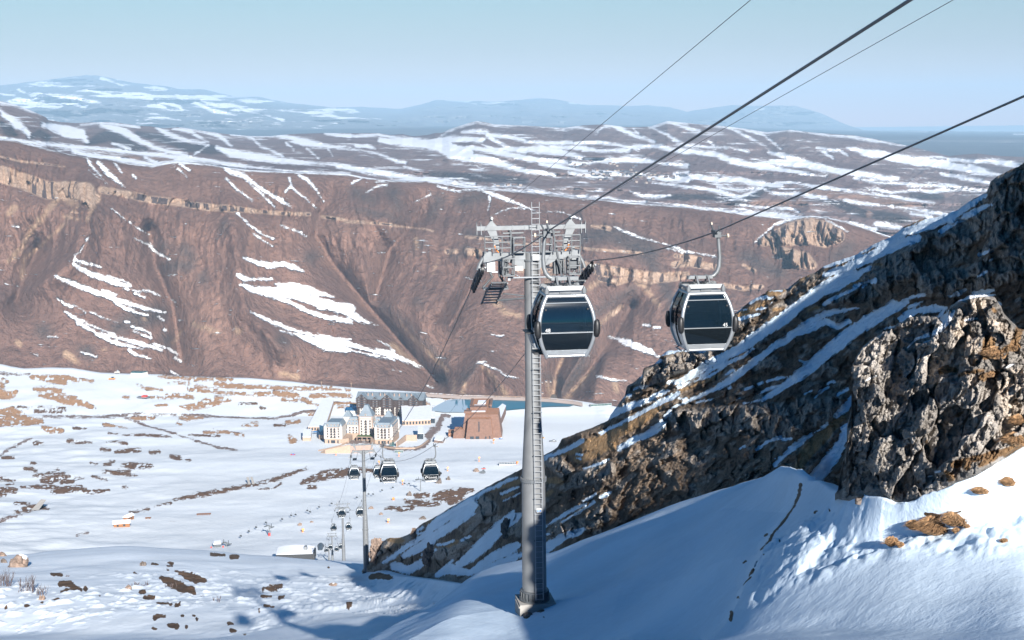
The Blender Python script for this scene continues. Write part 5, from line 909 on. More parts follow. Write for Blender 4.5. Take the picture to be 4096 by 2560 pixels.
base2 = at(1466, 2292, 317.0); top2 = at(1450, 1806, 317.0)
T2 = pylon(base2, top2.z - base2.z, False, 'second pylon down the line, on a pale concrete plinth beside a brown earth patch')
b3 = at(1376, 2268, 521.0); t3 = at(1368, 2032, 521.0)
T3 = pylon(b3, t3.z - b3.z, False, 'third pylon down the line with a cabin in front of its head', sunk=2)
b4 = at(1331, 2262, 776.0); t4 = at(1329, 2145, 776.0)
T4 = pylon(b4, t4.z - b4.z, False, 'fourth, shorter pylon down the line, close to the valley station', sunk=2)
b5 = at(1317, 2252, 850.0); t5 = at(1316, 2200, 850.0)
T5 = pylon(b5, t5.z - b5.z, False, 'lowest and smallest pylon, just right of the valley station mouth', sunk=1)

# ---------------------------------------------------------------- ropes
def sheave_ends(T, s, up=.35, dn=.35, H=None):
    zm = H - .95 + .24; M_ = Matrix.Rotation(YAW, 3, 'Z'); b = Vector(T.location)
    return [b + M_ @ Vector((s * 2.83, y_, zm - y_ * (up if y_ < 0 else dn))) for y_ in (-2.2, 0, 2.2)]
HS = [(T1, top1.z - base1.z, .30, .42), (T2, top2.z - base2.z, .35, .35), (T3, t3.z - b3.z, .35, .35), (T4, t4.z - b4.z, .35, .35), (T5, t5.z - b5.z, .35, .35)]
def smooth_path(pts, n=6):
    out = []
    for i in range(len(pts) - 1):
        p0 = pts[max(i - 1, 0)]; p1 = pts[i]; p2 = pts[i + 1]; p3 = pts[min(i + 2, len(pts) - 1)]
        for k in range(n):
            t = k / n; out.append(p1.lerp(p2, t))
    return out + [pts[-1]]
def sagged(a, b, frac_, n=10):
    """points from a to b with a parabolic sag, frac_ of the span"""
    L_ = (b - a).length; return [a.lerp(b, k / n) - Vector((0, 0, 4 * frac_ * L_ * (k / n) * (1 - k / n))) for k in range(n)]
def rope(name, pts, r, label, cat='rope', group='steel ropes of the gondola lift'):
    m_ = MB(); m_.pipe(pts, r, 8 if r > .02 else 6); o = m_.build(name, rope_m, None, smooth=True); tag(o, label, cat, group); return o
def build_rope(s, first, second, cabins, label):
    a = grip_world(first, s); far_pt = second; d = (far_pt - a).normalized(); P = []
    L0 = (far_pt - a).length
    P += [a + d * (L0 * 1.0 + 60), far_pt]
    nodes = [a]
    ends = [sheave_ends(T, s, u, dn_, H) for T, H, u, dn_ in HS]
    cab = sorted([grip_world(o, s) for o in cabins], key=lambda p: p.y)
    allp = [(p.y, [p], 0) for p in cab] + [(e_[1].y, e_, 1) for e_ in ends] + [(a.y, [a], 0)]
    allp.sort(key=lambda q: q[0]); last = None
    for y_, ps, k in allp:
        if last is not None: P += sagged(last, ps[0], 0.012)[1:]
        P += ps; last = ps[-1]
    st = at(1290, 2212, 900.0); P.append(Vector((last.x - (.141) * (900 - last.y), 900, st.z + 3)))
    return rope('haul_rope', P, .028, label)
build_rope(-1, c48, at(3640, 0, 20.7), gl, 'thick steel haul rope on the left side, rising over cabin 48 to the top edge')
build_rope(1, c45, at(4096, 385, 31.7), gr, 'thick steel haul rope on the right side, rising from cabin 45 to the right edge')
def sad(T, H, s): return Vector(T.location) + Matrix.Rotation(YAW, 3, 'Z') @ Vector((s * 2.085, 0, H + 1.55 + .6))
for s, q, lab in ((-1, at(3002, 0, 29.0), 'thin signal cable crossing the sky from the left peak of the tall pylon'), (1, at(3812, 0, 29.5), 'thin signal cable rising from the right peak of the tall pylon to the top edge')):
    p = [sad(T, H, s) for T, H, u, d_ in HS]; d = (q - p[0]); P = [p[0] + d * 1.9, q, p[0]]
    for a, b in zip(p[:-1], p[1:]): P += sagged(a, b, .03)[1:] + [b]
    rope('signal_cable', P, .0085, lab, 'cable')
# ================================================================ resort buildings
wallw = plain('white render', (0.40, 0.375, 0.345), 0.85, 0, 0.06, 0.3)
stone_c = plain('cream stone', (0.31, 0.225, 0.17), 0.9, 0, 0.10, 0.5)
pink_c = plain('pale pink stone', (0.27, 0.195, 0.16), 0.9, 0, 0.10, 0.5)
roof_g = plain('grey blue metal roof', (0.15, 0.185, 0.215), 0.45, 0.2, 0.10, 0.3)
wood_d = plain('dark timber', (0.035, 0.025, 0.024), 0.8, 0, 0.3, 0.6)
glass_d = plain('dark window glass', (0.02, 0.03, 0.04), 0.15, 0, 0.3, 0.5, spec=0.8)
pane_f = plain('window glass with blind', (0.10, 0.11, 0.12), 0.3, 0, 0.4, 0.5)
snow_roof = plain('roof snow', (0.62, 0.65, 0.70), 0.9, 0, 0.05, 0.2)
brick = plain('brown brick cladding', (0.14, 0.078, 0.056), 0.85, 0, 0.22, 0.5)
brick_o = plain('orange brick cladding', (0.30, 0.145, 0.078), 0.85, 0, 0.16, 0.5)
wood_o = plain('orange wood', (0.20, 0.085, 0.03), 0.75, 0, 0.25, 1.0)
green_m = plain('green turf', (0.05, 0.09, 0.03), 0.95, 0, 0.2, 0.5)
pool_m = plain('pool water', (0.02, 0.14, 0.16), 0.1)
pave_m = plain('brown paving', (0.16, 0.115, 0.095), 0.9, 0, 0.15, 0.4)
def hip(m, x0, x1, y0, y1, z0, z1, ix, iy):
    v = [(x0, y0, z0), (x1, y0, z0), (x1, y1, z0), (x0, y1, z0), (x0 + ix, y0 + iy, z1), (x1 - ix, y0 + iy, z1), (x1 - ix, y1 - iy, z1), (x0 + ix, y1 - iy, z1)]
    m.add(v, [[0, 1, 5, 4], [1, 2, 6, 5], [2, 3, 7, 6], [3, 0, 4, 7], [4, 5, 6, 7], [3, 2, 1, 0]])
def win(par, x, y, z, w, h, side='f', frame=None, depth=.25, balcony=False):
    """a window with its surround; side f: on a front wall (y = wall), r: on a right wall (x = wall)"""
    m = MB(); fr = .22
    if side == 'f':
        m.bb(x - w / 2, x + w / 2, y - .06, y + .3, z, z + h); m.k = 1
        m.bb(x - w / 2 - fr, x + w / 2 + fr, y - .16, y - .002, z - .25, z - .05); m.bb(x - w / 2 - fr, x - w / 2, y - .14, y - .002, z, z + h + .2); m.bb(x + w / 2, x + w / 2 + fr, y - .14, y - .002, z, z + h + .2)
        if balcony: m.k = 2; m.bb(x - w / 2 - .5, x + w / 2 + .5, y - 1.0, y - .9, z - .1, z + .8); m.bb(x - w / 2 - .5, x + w / 2 + .5, y - 1.0, y, z - .35, z - .2)
    else:
        m.bb(x - .3, x + .06, y - w / 2, y + w / 2, z, z + h); m.k = 1
        m.bb(x + .002, x + .16, y - w / 2 - fr, y + w / 2 + fr, z - .25, z - .05); m.bb(x + .002, x + .14, y - w / 2 - fr, y - w / 2, z, z + h + .2); m.bb(x + .002, x + .14, y + w / 2, y + w / 2 + fr, z, z + h + .2)
        if balcony: m.k = 2; m.bb(x + .9, x + 1.0, y - w / 2 - .5, y + w / 2 + .5, z - .1, z + .8)
    return m.build('window', [glass_d, frame or pink_c, wood_d], par, fix=False)
hp = ground(1302, 1772); HB = empty('hotel', (hp.x, hp.y, hp.z - .5), -0.11, 'white and cream grand hotel with grey mansard roofs and a tall central tower', 'hotel')
def wing(name, x0, x1, y0, y1, hb, h, rh, ins=2.6, base=5.8):
    m = MB(); m.bb(x0, x1, y0, y1, base + 0.0, h); o = m.build(name, wallw, HB)
    if base > 0: b_ = MB(); b_.bb(x0 - .35, x1 + .35, y0 - .35, y1 + .35, -1.5, base - .02); b_.bb(x0 - .5, x1 + .5, y0 - .5, y1 + .5, base - .02, base + .35); b_.build('stone_base', stone_c, o)
    r = MB(); hip(r, x0 - .4, x1 + .4, y0 - .4, y1 + .4, h, h + rh, ins, ins); rf = r.build('roof', roof_g, HB)
    c = MB(); c.bb(x0 - .55, x1 + .55, y0 - .55, y0 - .0, h - .5, h + .05); c.bb(x1, x1 + .55, y0 + .01, y1, h - .5, h + .05); c.build('cornice', pink_c, o)
    return o, rf
def dormer(rf, x, y, z, side='f'):
    m = MB(); m.box((x, y, z + 1.0), (1.7, 2.2, 2.0)); m.k = 1; m.box((x, y, z + 2.15), (2.1, 2.5, .3)); m.k = 2
    if side == 'f': m.box((x, y - 1.12, z + 1.0), (.95, .1, 1.4))
    else: m.box((x + 1.12 if side == 'r' else x, y, z + 1.0), (.1, .95, 1.4))
    m.build('dormer', [wallw, pink_c, glass_d], rf, fix=False)
def turret(par, x, y, z0, z1, r=1.9, dome=True):
    m = MB(); m.lathe([(r, z0), (r, z1)], 8, (x, y, 0)); o = m.build('corner_turret', wallw, par)
    d = MB(); d.lathe([(r + .35, z1), (r + .3, z1 + .3), (r * .95, z1 + 1.8), (r * .5, z1 + 3.0), (.2, z1 + 3.7), (.06, z1 + 4.9)], 12, (x, y, 0)); d.build('turret_roof', roof_g, o, smooth=True)
for X0, W, D_ in ((0., 19., 26.), (59.2, 18.9, 43.)):
    o, rf = wing('wing', X0, X0 + W, 0, D_, 0, 19.7, 5.4)
    for k, q in enumerate((.17, .40, .60, .83)):
        for z in (7.6, 10.7, 13.8, 16.6)[:4]: win(o, X0 + W * q, 0, z, 1.35 if k in (0, 3) else 1.7, 1.9, balcony=k in (1, 2))
        dormer(rf, X0 + W * q, 1.1, 20.3)
    for q, w_ in ((.22, 1.6), (.5, 5.0), (.80, 1.6)): win(o, X0 + W * q, -.36, 1.0, w_, 3.4, frame=stone_c)
    if X0 > 0:
        for i in range(6):
            for z in (7.6, 10.7, 13.8, 16.6): win(o, X0 + W, 4 + i * 6.2, z, 1.5, 1.9, 'r', balcony=i % 2 == 1)
        for i in range(5): dormer(rf, X0 + W - 1.1, 7 + i * 7., 20.3, 'r')
    for a, b in ((X0 + .4, .4), (X0 + W - .4, .4)) + (((X0 + W - .4, D_ - 1),) if X0 > 0 else ()): turret(o, a, b, 5.8, 21.0)
oc, rc = wing('wing', 19, 34.2, 30, 42, 0, 16.2, 8.5, 3.4); oc2, rc2 = wing('wing', 50.4, 61, 30, 42, 0, 16.2, 8.5, 3.4)
for x in (22.5, 26.5, 30.5):
    for z in (5.6, 8.7, 11.8): win(oc, x, 30, z, 1.5, 1.9)
    dormer(rc, x, 31, 16.9); dormer(rc, x, 32.6, 20.3)
for x in (52.5, 56.5):
    for z in (5.6, 8.7, 11.8): win(oc2, x, 30, z, 1.5, 1.9)
    dormer(rc2, x, 31, 16.9); dormer(rc2, x, 32.6, 20.3)
ot, rt_ = wing('central_tower', 34.2, 50.4, 27, 43, 0, 27.0, 5.6, 3.0, 3.0)
m = MB(); hip(m, 37.0, 47.6, 29.8, 40.2, 32.6, 39.2, 3.2, 2.2); m.bb(40.2, 44.4, 32, 38, 39.2, 39.7); m.build('upper_roof', roof_g, rt_)
for i, x in enumerate((37.2, 42.3, 47.4)):
    for z in (4.6, 7.8, 11.0, 14.2, 17.4, 20.4): win(ot, x, 27, z, 2.0 if i == 1 else 1.5, 2.0, balcony=i == 1)
m = MB(); m.bb(33.6, 51., 26.2, 27.0, 24.0, 24.5); m.bb(34.2, 50.4, 26.85, 27.0, -0.5, 3.4); m.bb(34.0, 35.3, 26.7, 27.0, 3.2, 26.4); m.bb(49.3, 50.6, 26.7, 27.0, 3.2, 26.4); m.build('stone_trim', pink_c, ot)
dormer(rt_, 42.3, 27.6, 27.6)
for x0 in (14.3, 62.8):
    m = MB(); m.bb(x0, x0 + 9.1, 35, 44, 10, 24.8); o = m.build('back_tower', wallw, HB); m = MB(); hip(m, x0 - .5, x0 + 9.6, 34.5, 44.5, 24.8, 28.2, 2.0, 2.0); hip(m, x0 + 1.5, x0 + 7.6, 36.5, 42.5, 28.2, 31.5, 1.8, 1.8); m.build('tower_roof', roof_g, o)
m = MB(); m.bb(32.5, 52., 17, 27, 4.2, 4.9); m.k = 1; m.bb(33., 51.5, 17.6, 26.6, 4.9, 5.1); m.k = 2; m.bb(33, 51.5, 25.4, 26.4, 0, 4.2); m.k = 3
for x in (33.5, 39.5, 45.5, 51.): m.bb(x - .4, x + .4, 17.4, 18.2, 0, 4.2)
m.build('entrance_canopy', [pink_c, green_m, glass_d, pink_c], HB, fix=False)
m = MB()
for x in (19.4, 59.0):
    s = 1 if x < 30 else -1
    m.add([(x, -1, 0), (x + s * 7, 6, 0), (x + s * 7, 26, 0), (x, 28, 0), (x, -1, 5.6), (x + s * 7, 6, 5.6), (x + s * 7, 26, 5.6), (x, 28, 5.6)], [[0, 1, 5, 4], [1, 2, 6, 5], [4, 5, 6, 7], [2, 3, 7, 6]])
m.build('side_pavilion', stone_c, HB)

def px2loc(o, x, y):            # world point of the plateau under a photo pixel, in the local frame of o
    g_ = ground(x, y); return Matrix.Rotation(-o.rotation_euler.z, 4, 'Z') @ (g_ - Vector(o.location))
# low pavilions either side
def low_block(name, pts, h, label, cat, wallm=stone_c, nwin=0, roof=snow_roof, wz=(1.0, 3.2), wind=(0, 1)):
    P = [ground(*p) for p in pts]; z = max(p.z for p in P); c = P[0]
    m = MB(); n = len(P); v = [(p.x - c.x, p.y - c.y, -2) for p in P] + [(p.x - c.x, p.y - c.y, z - c.z + h) for p in P]
    m.add(v, [[n + i for i in range(n)]] + [[i, (i + 1) % n, n + (i + 1) % n, n + i] for i in range(n)])
    e = empty(name, (c.x, c.y, c.z), 0, label, cat); m.build('wall', wallm, e)
    r = MB(); cx = sum(q[0] for q in v[:n]) / n; cy = sum(q[1] for q in v[:n]) / n
    rv = [(cx + (q[0] - cx) * 1.02, cy + (q[1] - cy) * 1.02, z - c.z + h + .03) for q in v[:n]]; r.poly(rv, (0, 0, .45)); r.build('roof', roof, e)
    a = Vector(v[wind[0]]); b = Vector(v[wind[1]]); a.z = b.z = 0; d = b - a; ln = d.length; ang = math.atan2(d.y, d.x)
    for k in range(nwin):
        w = MB(); w.box((0, -.05, (wz[0] + wz[1]) / 2), (ln / nwin * .55, .3, wz[1] - wz[0])); o = w.build('window', glass_d, e); p = a + d * ((k + .5) / nwin); o.location = (p.x, p.y, z - c.z); o.rotation_euler = (0, 0, ang)
    return e
low_block('pavilion', [(1232, 1722), (1302, 1722), (1335, 1652), (1290, 1652)], 5.2, 'low cream colonnade pavilion with a snowy roof terrace left of the hotel', 'pavilion', nwin=6, wz=(.8, 3.8))
low_block('spa_block', [(1612, 1702), (1722, 1700), (1728, 1664), (1606, 1664)], 6.0, 'low cream annex with dark window bays under a snow roof, right of the hotel', 'annex', nwin=9, wz=(.8, 4.4))
low_block('glass_pavilion', [(1671, 1757), (1695, 1757), (1695, 1738), (1671, 1738)], 6.5, 'small dark glass pavilion beside the brown road, nearer of two', 'pavilion', glass_d, 0)
low_block('glass_pavilion', [(1722, 1692), (1741, 1692), (1741, 1676), (1722, 1676)], 6.5, 'small dark glass pavilion at the end of the long annex, farther of two', 'pavilion', glass_d, 0)
low_block('blue_canopy', [(1384, 1650), (1430, 1650), (1432, 1640), (1384, 1640)], 3, 'low blue roof between the two hotels', 'canopy', wallw, 0, plain('blue roof', (0.01, 0.10, 0.22), .5))
low_block('terrace_house', [(1212, 1762), (1243, 1764), (1246, 1745), (1215, 1742)], 4.5, 'low stone house at the left foot of the hotel', 'house', stone_c, 0)
low_block('gable_house', [(1276, 1758), (1300, 1760), (1300, 1735), (1278, 1735)], 5, 'blue roofed annex tucked against the left wall of the hotel', 'annex', stone_c, 0, plain('blue slate', (0.03, 0.09, 0.15), .5))
def umb(x, y, lab):
    g_ = ground(x, y); e = empty('parasol', g_, 0, lab, 'parasol', 'blue parasols beside the hotel'); m = MB(); m.lathe([(3.4, 3.0), (3.3, 3.15), (1.5, 3.9), (.1, 4.3)], 8); m.build('canopy', plain('blue canvas', (0.04, 0.14, 0.30), .8), e); m = MB(); m.tube((0, 0, 0), (0, 0, 3.2), .12); m.build('pole', galv_d, e)
umb(1240, 1735, 'blue parasol on the shaded terrace, farther left'); umb(1262, 1737, 'blue parasol on the shaded terrace, middle one'); umb(1278, 1733, 'blue parasol on the shaded terrace, nearest the hotel wall')

def wall_line(name, pts, h, t, label, cat, mat, cap=None, zs=None):
    P = [ground(*p) for p in pts]; c = P[0]; m = MB()
    if zs is None: zs = [h] * len(P)
    for (a, ha), (b, hb) in zip(list(zip(P, zs))[:-1], list(zip(P, zs))[1:]):
        a = a - c; b = b - c; d = (b - a); d.z = 0; n = Vector((-d.y, d.x, 0)).normalized() * t
        v = [a + Vector((0, 0, -2)), b + Vector((0, 0, -2)), b + n + Vector((0, 0, -2)), a + n + Vector((0, 0, -2)), a + Vector((0, 0, ha)), b + Vector((0, 0, hb)), b + n + Vector((0, 0, hb)), a + n + Vector((0, 0, ha))]
        m.add([tuple(q) for q in v], [[0, 1, 5, 4], [1, 2, 6, 5], [2, 3, 7, 6], [3, 0, 4, 7], [4, 5, 6, 7]])
    o = m.build(name, mat, None, loc=c); tag(o, label, cat); return o
wall_line('retaining_wall', [(1283, 1812), (1300, 1813), (1400, 1814), (1402, 1813)], 0, 1.2, 'curved cream retaining wall below the hotel forecourt', 'retaining wall', stone_c, zs=[1.5, 4, 9.5, 9.5])
wall_line('retaining_wall', [(1402, 1813), (1450, 1813), (1492, 1811)], 9.3, 1.2, 'cream terrace wall with dark openings behind the second pylon head', 'retaining wall', pink_c)
wall_line('garden_wall', [(1590, 1786), (1625, 1765), (1668, 1764)], 6.0, 1.2, 'cream stone wall stepping around the snowy courtyard right of the hotel', 'garden wall', stone_c, zs=[5.0, 7.0, 7.0])
wall_line('parapet', [(1531, 1790), (1580, 1796), (1660, 1797), (1690, 1785), (1716, 1764)], 1.6, .8, 'low curved cream parapet along the brown drive', 'parapet', stone_c)
wall_line('parapet', [(1275, 1806), (1300, 1800), (1360, 1786), (1392, 1772)], 1.6, .8, 'low cream parapet sloping up to the hotel forecourt', 'parapet', stone_c)
def flat_patch(name, pts, mat, lift, label, cat, kind=None):
    P = [ground(*p) for p in pts]; c = P[0]; z = max(p.z for p in P) - c.z + lift
    m = MB(); m.poly([(p.x - c.x, p.y - c.y, z) for p in P], (0, 0, -.3)); o = m.build(name, mat, None, loc=c)
    if kind: o['kind'] = kind
    else: tag(o, label, cat)
    return o
flat_patch('pool', [(1556, 1783), (1580, 1783), (1576, 1775), (1562, 1775)], pool_m, .4, 'small green pool at the foot of the right hotel wing', 'pool')
flat_patch('lawn', [(1582, 1662), (1640, 1662), (1636, 1655), (1590, 1655)], green_m, .5, 'small green lawn in front of the dark timber hotel', 'lawn')

# ---- dark timber hotel
cp = ground(1432, 1660); CH = empty('chalet_hotel', (cp.x, cp.y, cp.z - .3), -0.16, 'long dark timber and white chalet hotel with steep grey gables behind the grand hotel', 'hotel')
k_ = (cp.y / FPX) * (4096 / 4096.) / 4.32 * 1.01            # metres per traced pixel
W_ = 1165 * k_; hz_ = 1.03 * k_
m = MB(); m.bb(0, W_, 0, 20, -2, 150 * hz_); cw_ = m.build('lower_wall', wallw, CH)
m = MB(); m.bb(0, W_, -.1, 20, 150 * hz_ + .02, 285 * hz_); cu2 = m.build('timber_wall', wood_d, CH)
m = MB(); rz0 = 283 * hz_; rz1 = 388 * hz_
m.add([(-1.5, -2.5, rz0), (W_ + 1.5, -2.5, rz0), (W_ + 1.5, 22.5, rz0), (-1.5, 22.5, rz0), (-1.5, 10, rz1), (W_ + 1.5, 10, rz1)], [[0, 1, 5, 4], [2, 3, 4, 5], [0, 4, 3], [1, 2, 5], [3, 2, 1, 0]]); rfm = m.build('main_roof', roof_g, CH)
def gable(cx, w, zt, zb, yf, wallm):
    m = MB(); m.add([(cx - w / 2, yf, 140 * hz_), (cx + w / 2, yf, 140 * hz_), (cx + w / 2, yf, zb), (cx, yf, zt), (cx - w / 2, yf, zb), (cx - w / 2, 3, 140 * hz_), (cx + w / 2, 3, 140 * hz_), (cx + w / 2, 3, zb), (cx, 3, zt), (cx - w / 2, 3, zb)],
        [[0, 1, 2, 3, 4], [0, 4, 9, 5], [1, 6, 7, 2], [0, 5, 6, 1]]); g_ = m.build('gable', wallm, CH)
    r = MB(); o_ = 1.3; dz_ = (zt - zb) / (w / 2) * o_
    for s in (-1, 1):
        r.add([(cx, yf - 1.4, zt + .5), (cx + s * (w / 2 + o_), yf - 1.4, zb - dz_ + .5), (cx + s * (w / 2 + o_), 10, zb - dz_ + .5), (cx, 10, zt + .5), (cx, yf - 1.4, zt + .05), (cx + s * (w / 2 + o_), yf - 1.4, zb - dz_ + .05), (cx + s * (w / 2 + o_), 10, zb - dz_ + .05), (cx, 10, zt + .05)],
              [[0, 1, 2, 3], [4, 7, 6, 5], [0, 4, 5, 1], [1, 5, 6, 2], [2, 6, 7, 3]])
    r.build('gable_roof', roof_g, g_)
    nf = 4 if w > 11 else 3; z = 150 * hz_ + .6
    for fl in range(nf + 1):
        zz = z + fl * 3.1; ww = w * .8 if zz < zb else w * .8 * max(.2, (zt - zz - 1) / (zt - zb))
        for i in range(3):
            x = cx - ww / 2 + ww * (i + .5) / 3
            if zz + 2 < zt - 1: w_ = MB(); w_.bb(x - ww / 3 * .33, x + ww / 3 * .33, yf - .1, yf + .2, zz, zz + 1.9); w_.build('window', pane_f if i != 1 else glass_d, g_, fix=False)
        b_ = MB(); b_.bb(cx - ww / 2, cx + ww / 2, yf - 1.3, yf - 1.15, zz - .6, zz + .35)
        if zz < zt - 4: b_.build('balcony', plain('balcony timber', (0.06, 0.035, 0.03), .8), g_)
for cx, w, t_ in ((90, 195, 378), (542, 205, 378), (1010, 190, 378)): gable(cx * k_, w * k_, t_ * hz_, 300 * hz_, -3.0, wood_d)
for cx in (322, 785): gable(cx * k_, 120 * k_, 330 * hz_, 290 * hz_, -1.2, wood_d)
for i in range(26):
    x = (i + .5) * W_ / 26
    for fl in range(3):
        w_ = MB(); w_.bb(x - .75, x + .75, -.12, .2, .8 + fl * 3.5, 2.9 + fl * 3.5); w_.build('window', glass_d, cw_, fix=False)
for i, x in enumerate((0, 195, 280, 430, 620, 690, 860, 955)):
    a = x * k_; m = MB(); m.bb(a, a + 3.2, -1.6, -.15, -1, 150 * hz_); 
    for q in range(4): m.bb(a - .3, a + 3.5, -2.4, -1.5, 1.0 + q * 2.8, 1.9 + q * 2.8)
    m.build('balcony_bay', wood_d, cw_)
for x in (185, 262, 405, 482, 652, 742, 875, 955):
    m = MB(); a = x * k_; m.bb(a - .7, a + .7, 3.4, 5, rz0, rz0 + 7.5); m.k = 1; m.bb(a - 1.0, a + 1.0, 3.1, 5.3, rz0 + 7.5, rz0 + 9.4); m.build('chimney', [pink_c, roof_g], rfm)
m = MB(); m.bb(0, W_, -5.5, -2.5, -1, 1.6); m.build('terrace', pink_c, CH)

# ---- brick clad building
bp_ = ground(1863, 1755); BR = empty('brick_building', (bp_.x, bp_.y, bp_.z - .4), -0.02, 'angular brown and orange brick clad building with sloping walls beside the reservoir', 'building')
q_ = bp_.y / FPX / 2.305
def taper(x0, x1, y0, y1, z0, z1, l, r, f, b, mat, name, mat2=None):
    m = MB(); v = [(x0, y0, z0), (x1, y0, z0), (x1, y1, z0), (x0, y1, z0), (x0 + l, y0 + f, z1), (x1 - r, y0 + f, z1), (x1 - r, y1 - b, z1), (x0 + l, y1 - b, z1)]
    m.add(v, [[0, 1, 5, 4], [2, 3, 7, 6], [3, 0, 4, 7]]); m.k = 1; m.add(v, [[1, 2, 6, 5]]); m.k = 2; m.add(v, [[4, 5, 6, 7]])
    return m.build(name, [mat, mat2 or mat, brick_o], BR, fix=False)
a_b = taper(0, 260 * q_, 0, 24, -1, 23.8, 3.2, 2.6, 2.0, 0, brick, 'front_block', brick_o)
m_b = taper(-48 * q_, 340 * q_, 10, 52, -1, 27, 5, 4, 3, 0, brick, 'middle_block', brick)
b_b = taper(10 * q_, 250 * q_, 52, 112, -1, 27.5, 3, 6, 1, 3, brick, 'rear_block', brick)
taper(-125 * q_, -20 * q_, 6, 22, -1, 10.5, 2, 0, 1, 0, brick, 'side_wing', brick)
for x, w_, h_ in ((60, 34, 26), (112, 34, 26), (190, 14, 24), (228, 10, 30)): w = MB(); w.bb((x - w_ / 2) * q_, (x + w_ / 2) * q_, -.15, .6, .3, h_ * q_ + .3); w.build('window', glass_d, a_b)
w = MB(); w.poly([(122 * q_, .75, 9), (132 * q_, .75, 9), (132 * q_, 1.75, 21), (122 * q_, 1.75, 21)], (0, .5, 0)); w.build('tall_window', glass_d, a_b)
for x0, x1, y0, y1, z in ((50, 180, 28, 34, 27.1), (60, 165, 56, 68, 27.6), (90, 170, 74, 96, 27.6)): w = MB(); w.bb(x0 * q_, x1 * q_, y0, y1, z, z + .5); w.build('snow_patch', snow_roof, m_b)
for x0, x1, y0, y1, z0, z1 in ((30, 190, 40, 52, 27.02, 30.5), (210, 235, 60, 100, 27.5, 29.5), (20, 45, 56, 100, 27.5, 29.5), (-20, 50, 20, 30, 27.02, 29.5)): w = MB(); w.bb(x0 * q_, x1 * q_, y0, y1, z0, z1); w.build('roof_block', brick, m_b)
low_block('dark_shed', [(1946, 1700), (1990, 1720), (2024, 1668), (2010, 1662)], 4.0, 'low shed with a white roof edge along the right side of the brick building', 'shed', brick, 0)
low_block('entrance_kiosk', [(1795, 1748), (1832, 1748), (1833, 1738), (1795, 1738)], 3.5, 'low orange kiosk left of the brick building front', 'kiosk', brick_o, 0, brick_o)
low_block('ticket_kiosk', [(1738, 1770), (1772, 1772), (1778, 1760), (1748, 1757)], 2.5, 'low brown platform at the end of the drive', 'platform', pave_m, 0)

# ---- reservoir
pts = [(1714, 1641), (1750, 1620), (1790, 1600), (1850, 1594), (1960, 1592), (2087, 1595), (2200, 1601), (2290, 1611), (2303, 1617), (2280, 1625), (2200, 1626), (2087, 1635), (1990, 1644), (1850, 1649), (1775, 1649)]
zp = -384.6; P = [rays(*[float(a) for a in p]) for p in pts]; P = [Vector(r_ * (zp / r_[2])) for r_ in P]
s = NT('reservoir water'); v = s.coord(); n = s.noise(v, 0.012, 4, .6)
s.put(s.b.inputs['Base Color'], s.mix(s.smooth(s.math('ADD', s.attr('ice'), s.math('MULTIPLY', n, 40)), 14, 26), (0.015, 0.10, 0.145), (0.33, 0.40, 0.46))); s.b.inputs['Roughness'].default_value = .28; s.b.inputs['Specular IOR Level'].default_value = .3
bm = bmesh.new(); vs = [bm.verts.new(p) for p in P]; f = bm.faces.new(vs); bmesh.ops.triangulate(bm, faces=[f]); 
for _ in range(5): bmesh.ops.subdivide_edges(bm, edges=bm.edges[:], cuts=1)
me = bpy.data.meshes.new('reservoir'); bm.to_mesh(me); 
co = np.array([v_.co[:] for v_ in bm.verts]); bm.free(); px_, py_ = pix(co)
ice = np.where(px_ < 1868, 30, -30) + strokes(px_[None], py_[None], {5: "1540,365,20 1600,360,30 1670,360,30"}, -40)[0] * 0
ice = np.where(strokes(px_[None], py_[None], {5: "1560,365,22 1600,362,26 1670,360,24;1560,420,6 1680,425,8"}, -40)[0] > 0, -30, ice)
at_ = me.attributes.new('ice', 'FLOAT', 'POINT'); at_.data.foreach_set('value', ice.astype(np.float32)); me.materials.append(s.mat)
o = bpy.data.objects.new('reservoir', me); col.objects.link(o); structure(o)
m = MB(); edge_ = [(1700, 1576), (1850, 1586), (1960, 1588), (2087, 1592), (2200, 1597), (2290, 1606), (2330, 1614)]
Q = [Vector(rays(float(a), float(b)) * (-382.2 / rays(float(a), float(b))[2])) for a, b in edge_]; c = Q[0]
for a, b in zip(Q[:-1], Q[1:]):
    a = a - c; b = b - c
    m.add([tuple(a + Vector((0, -9, -2.2))), tuple(b + Vector((0, -9, -2.2))), tuple(b), tuple(a), tuple(a + Vector((0, 5, 0))), tuple(b + Vector((0, 5, 0))), tuple(a + Vector((0, 12, -8))), tuple(b + Vector((0, 12, -8)))], [[0, 1, 2, 3], [3, 2, 5, 4], [4, 5, 7, 6]])
o = m.build('dam', plain('pale dam concrete', (0.33, 0.27, 0.24), .9, 0, .1, .05), None, loc=c); tag(o, 'pale curved dam rim along the far shore of the reservoir', 'dam')
m = MB()
for a, b in zip(Q[:-1], Q[1:]):
    n_ = int((b - a).length / 9)
    for k in range(n_): p = a.lerp(b, k / n_) - c; m.box((p.x, p.y + 2, p.z + .6), (.5, .5, 1.6))
    p, q = a - c, b - c; m.pipe([p + Vector((0, 2, 1.3)), q + Vector((0, 2, 1.3))], .25, 4)
o = m.build('railing', plain('pale railing', (0.40, 0.28, 0.20), .8), None, loc=c); tag(o, 'pale post railing on top of the reservoir dam', 'railing')
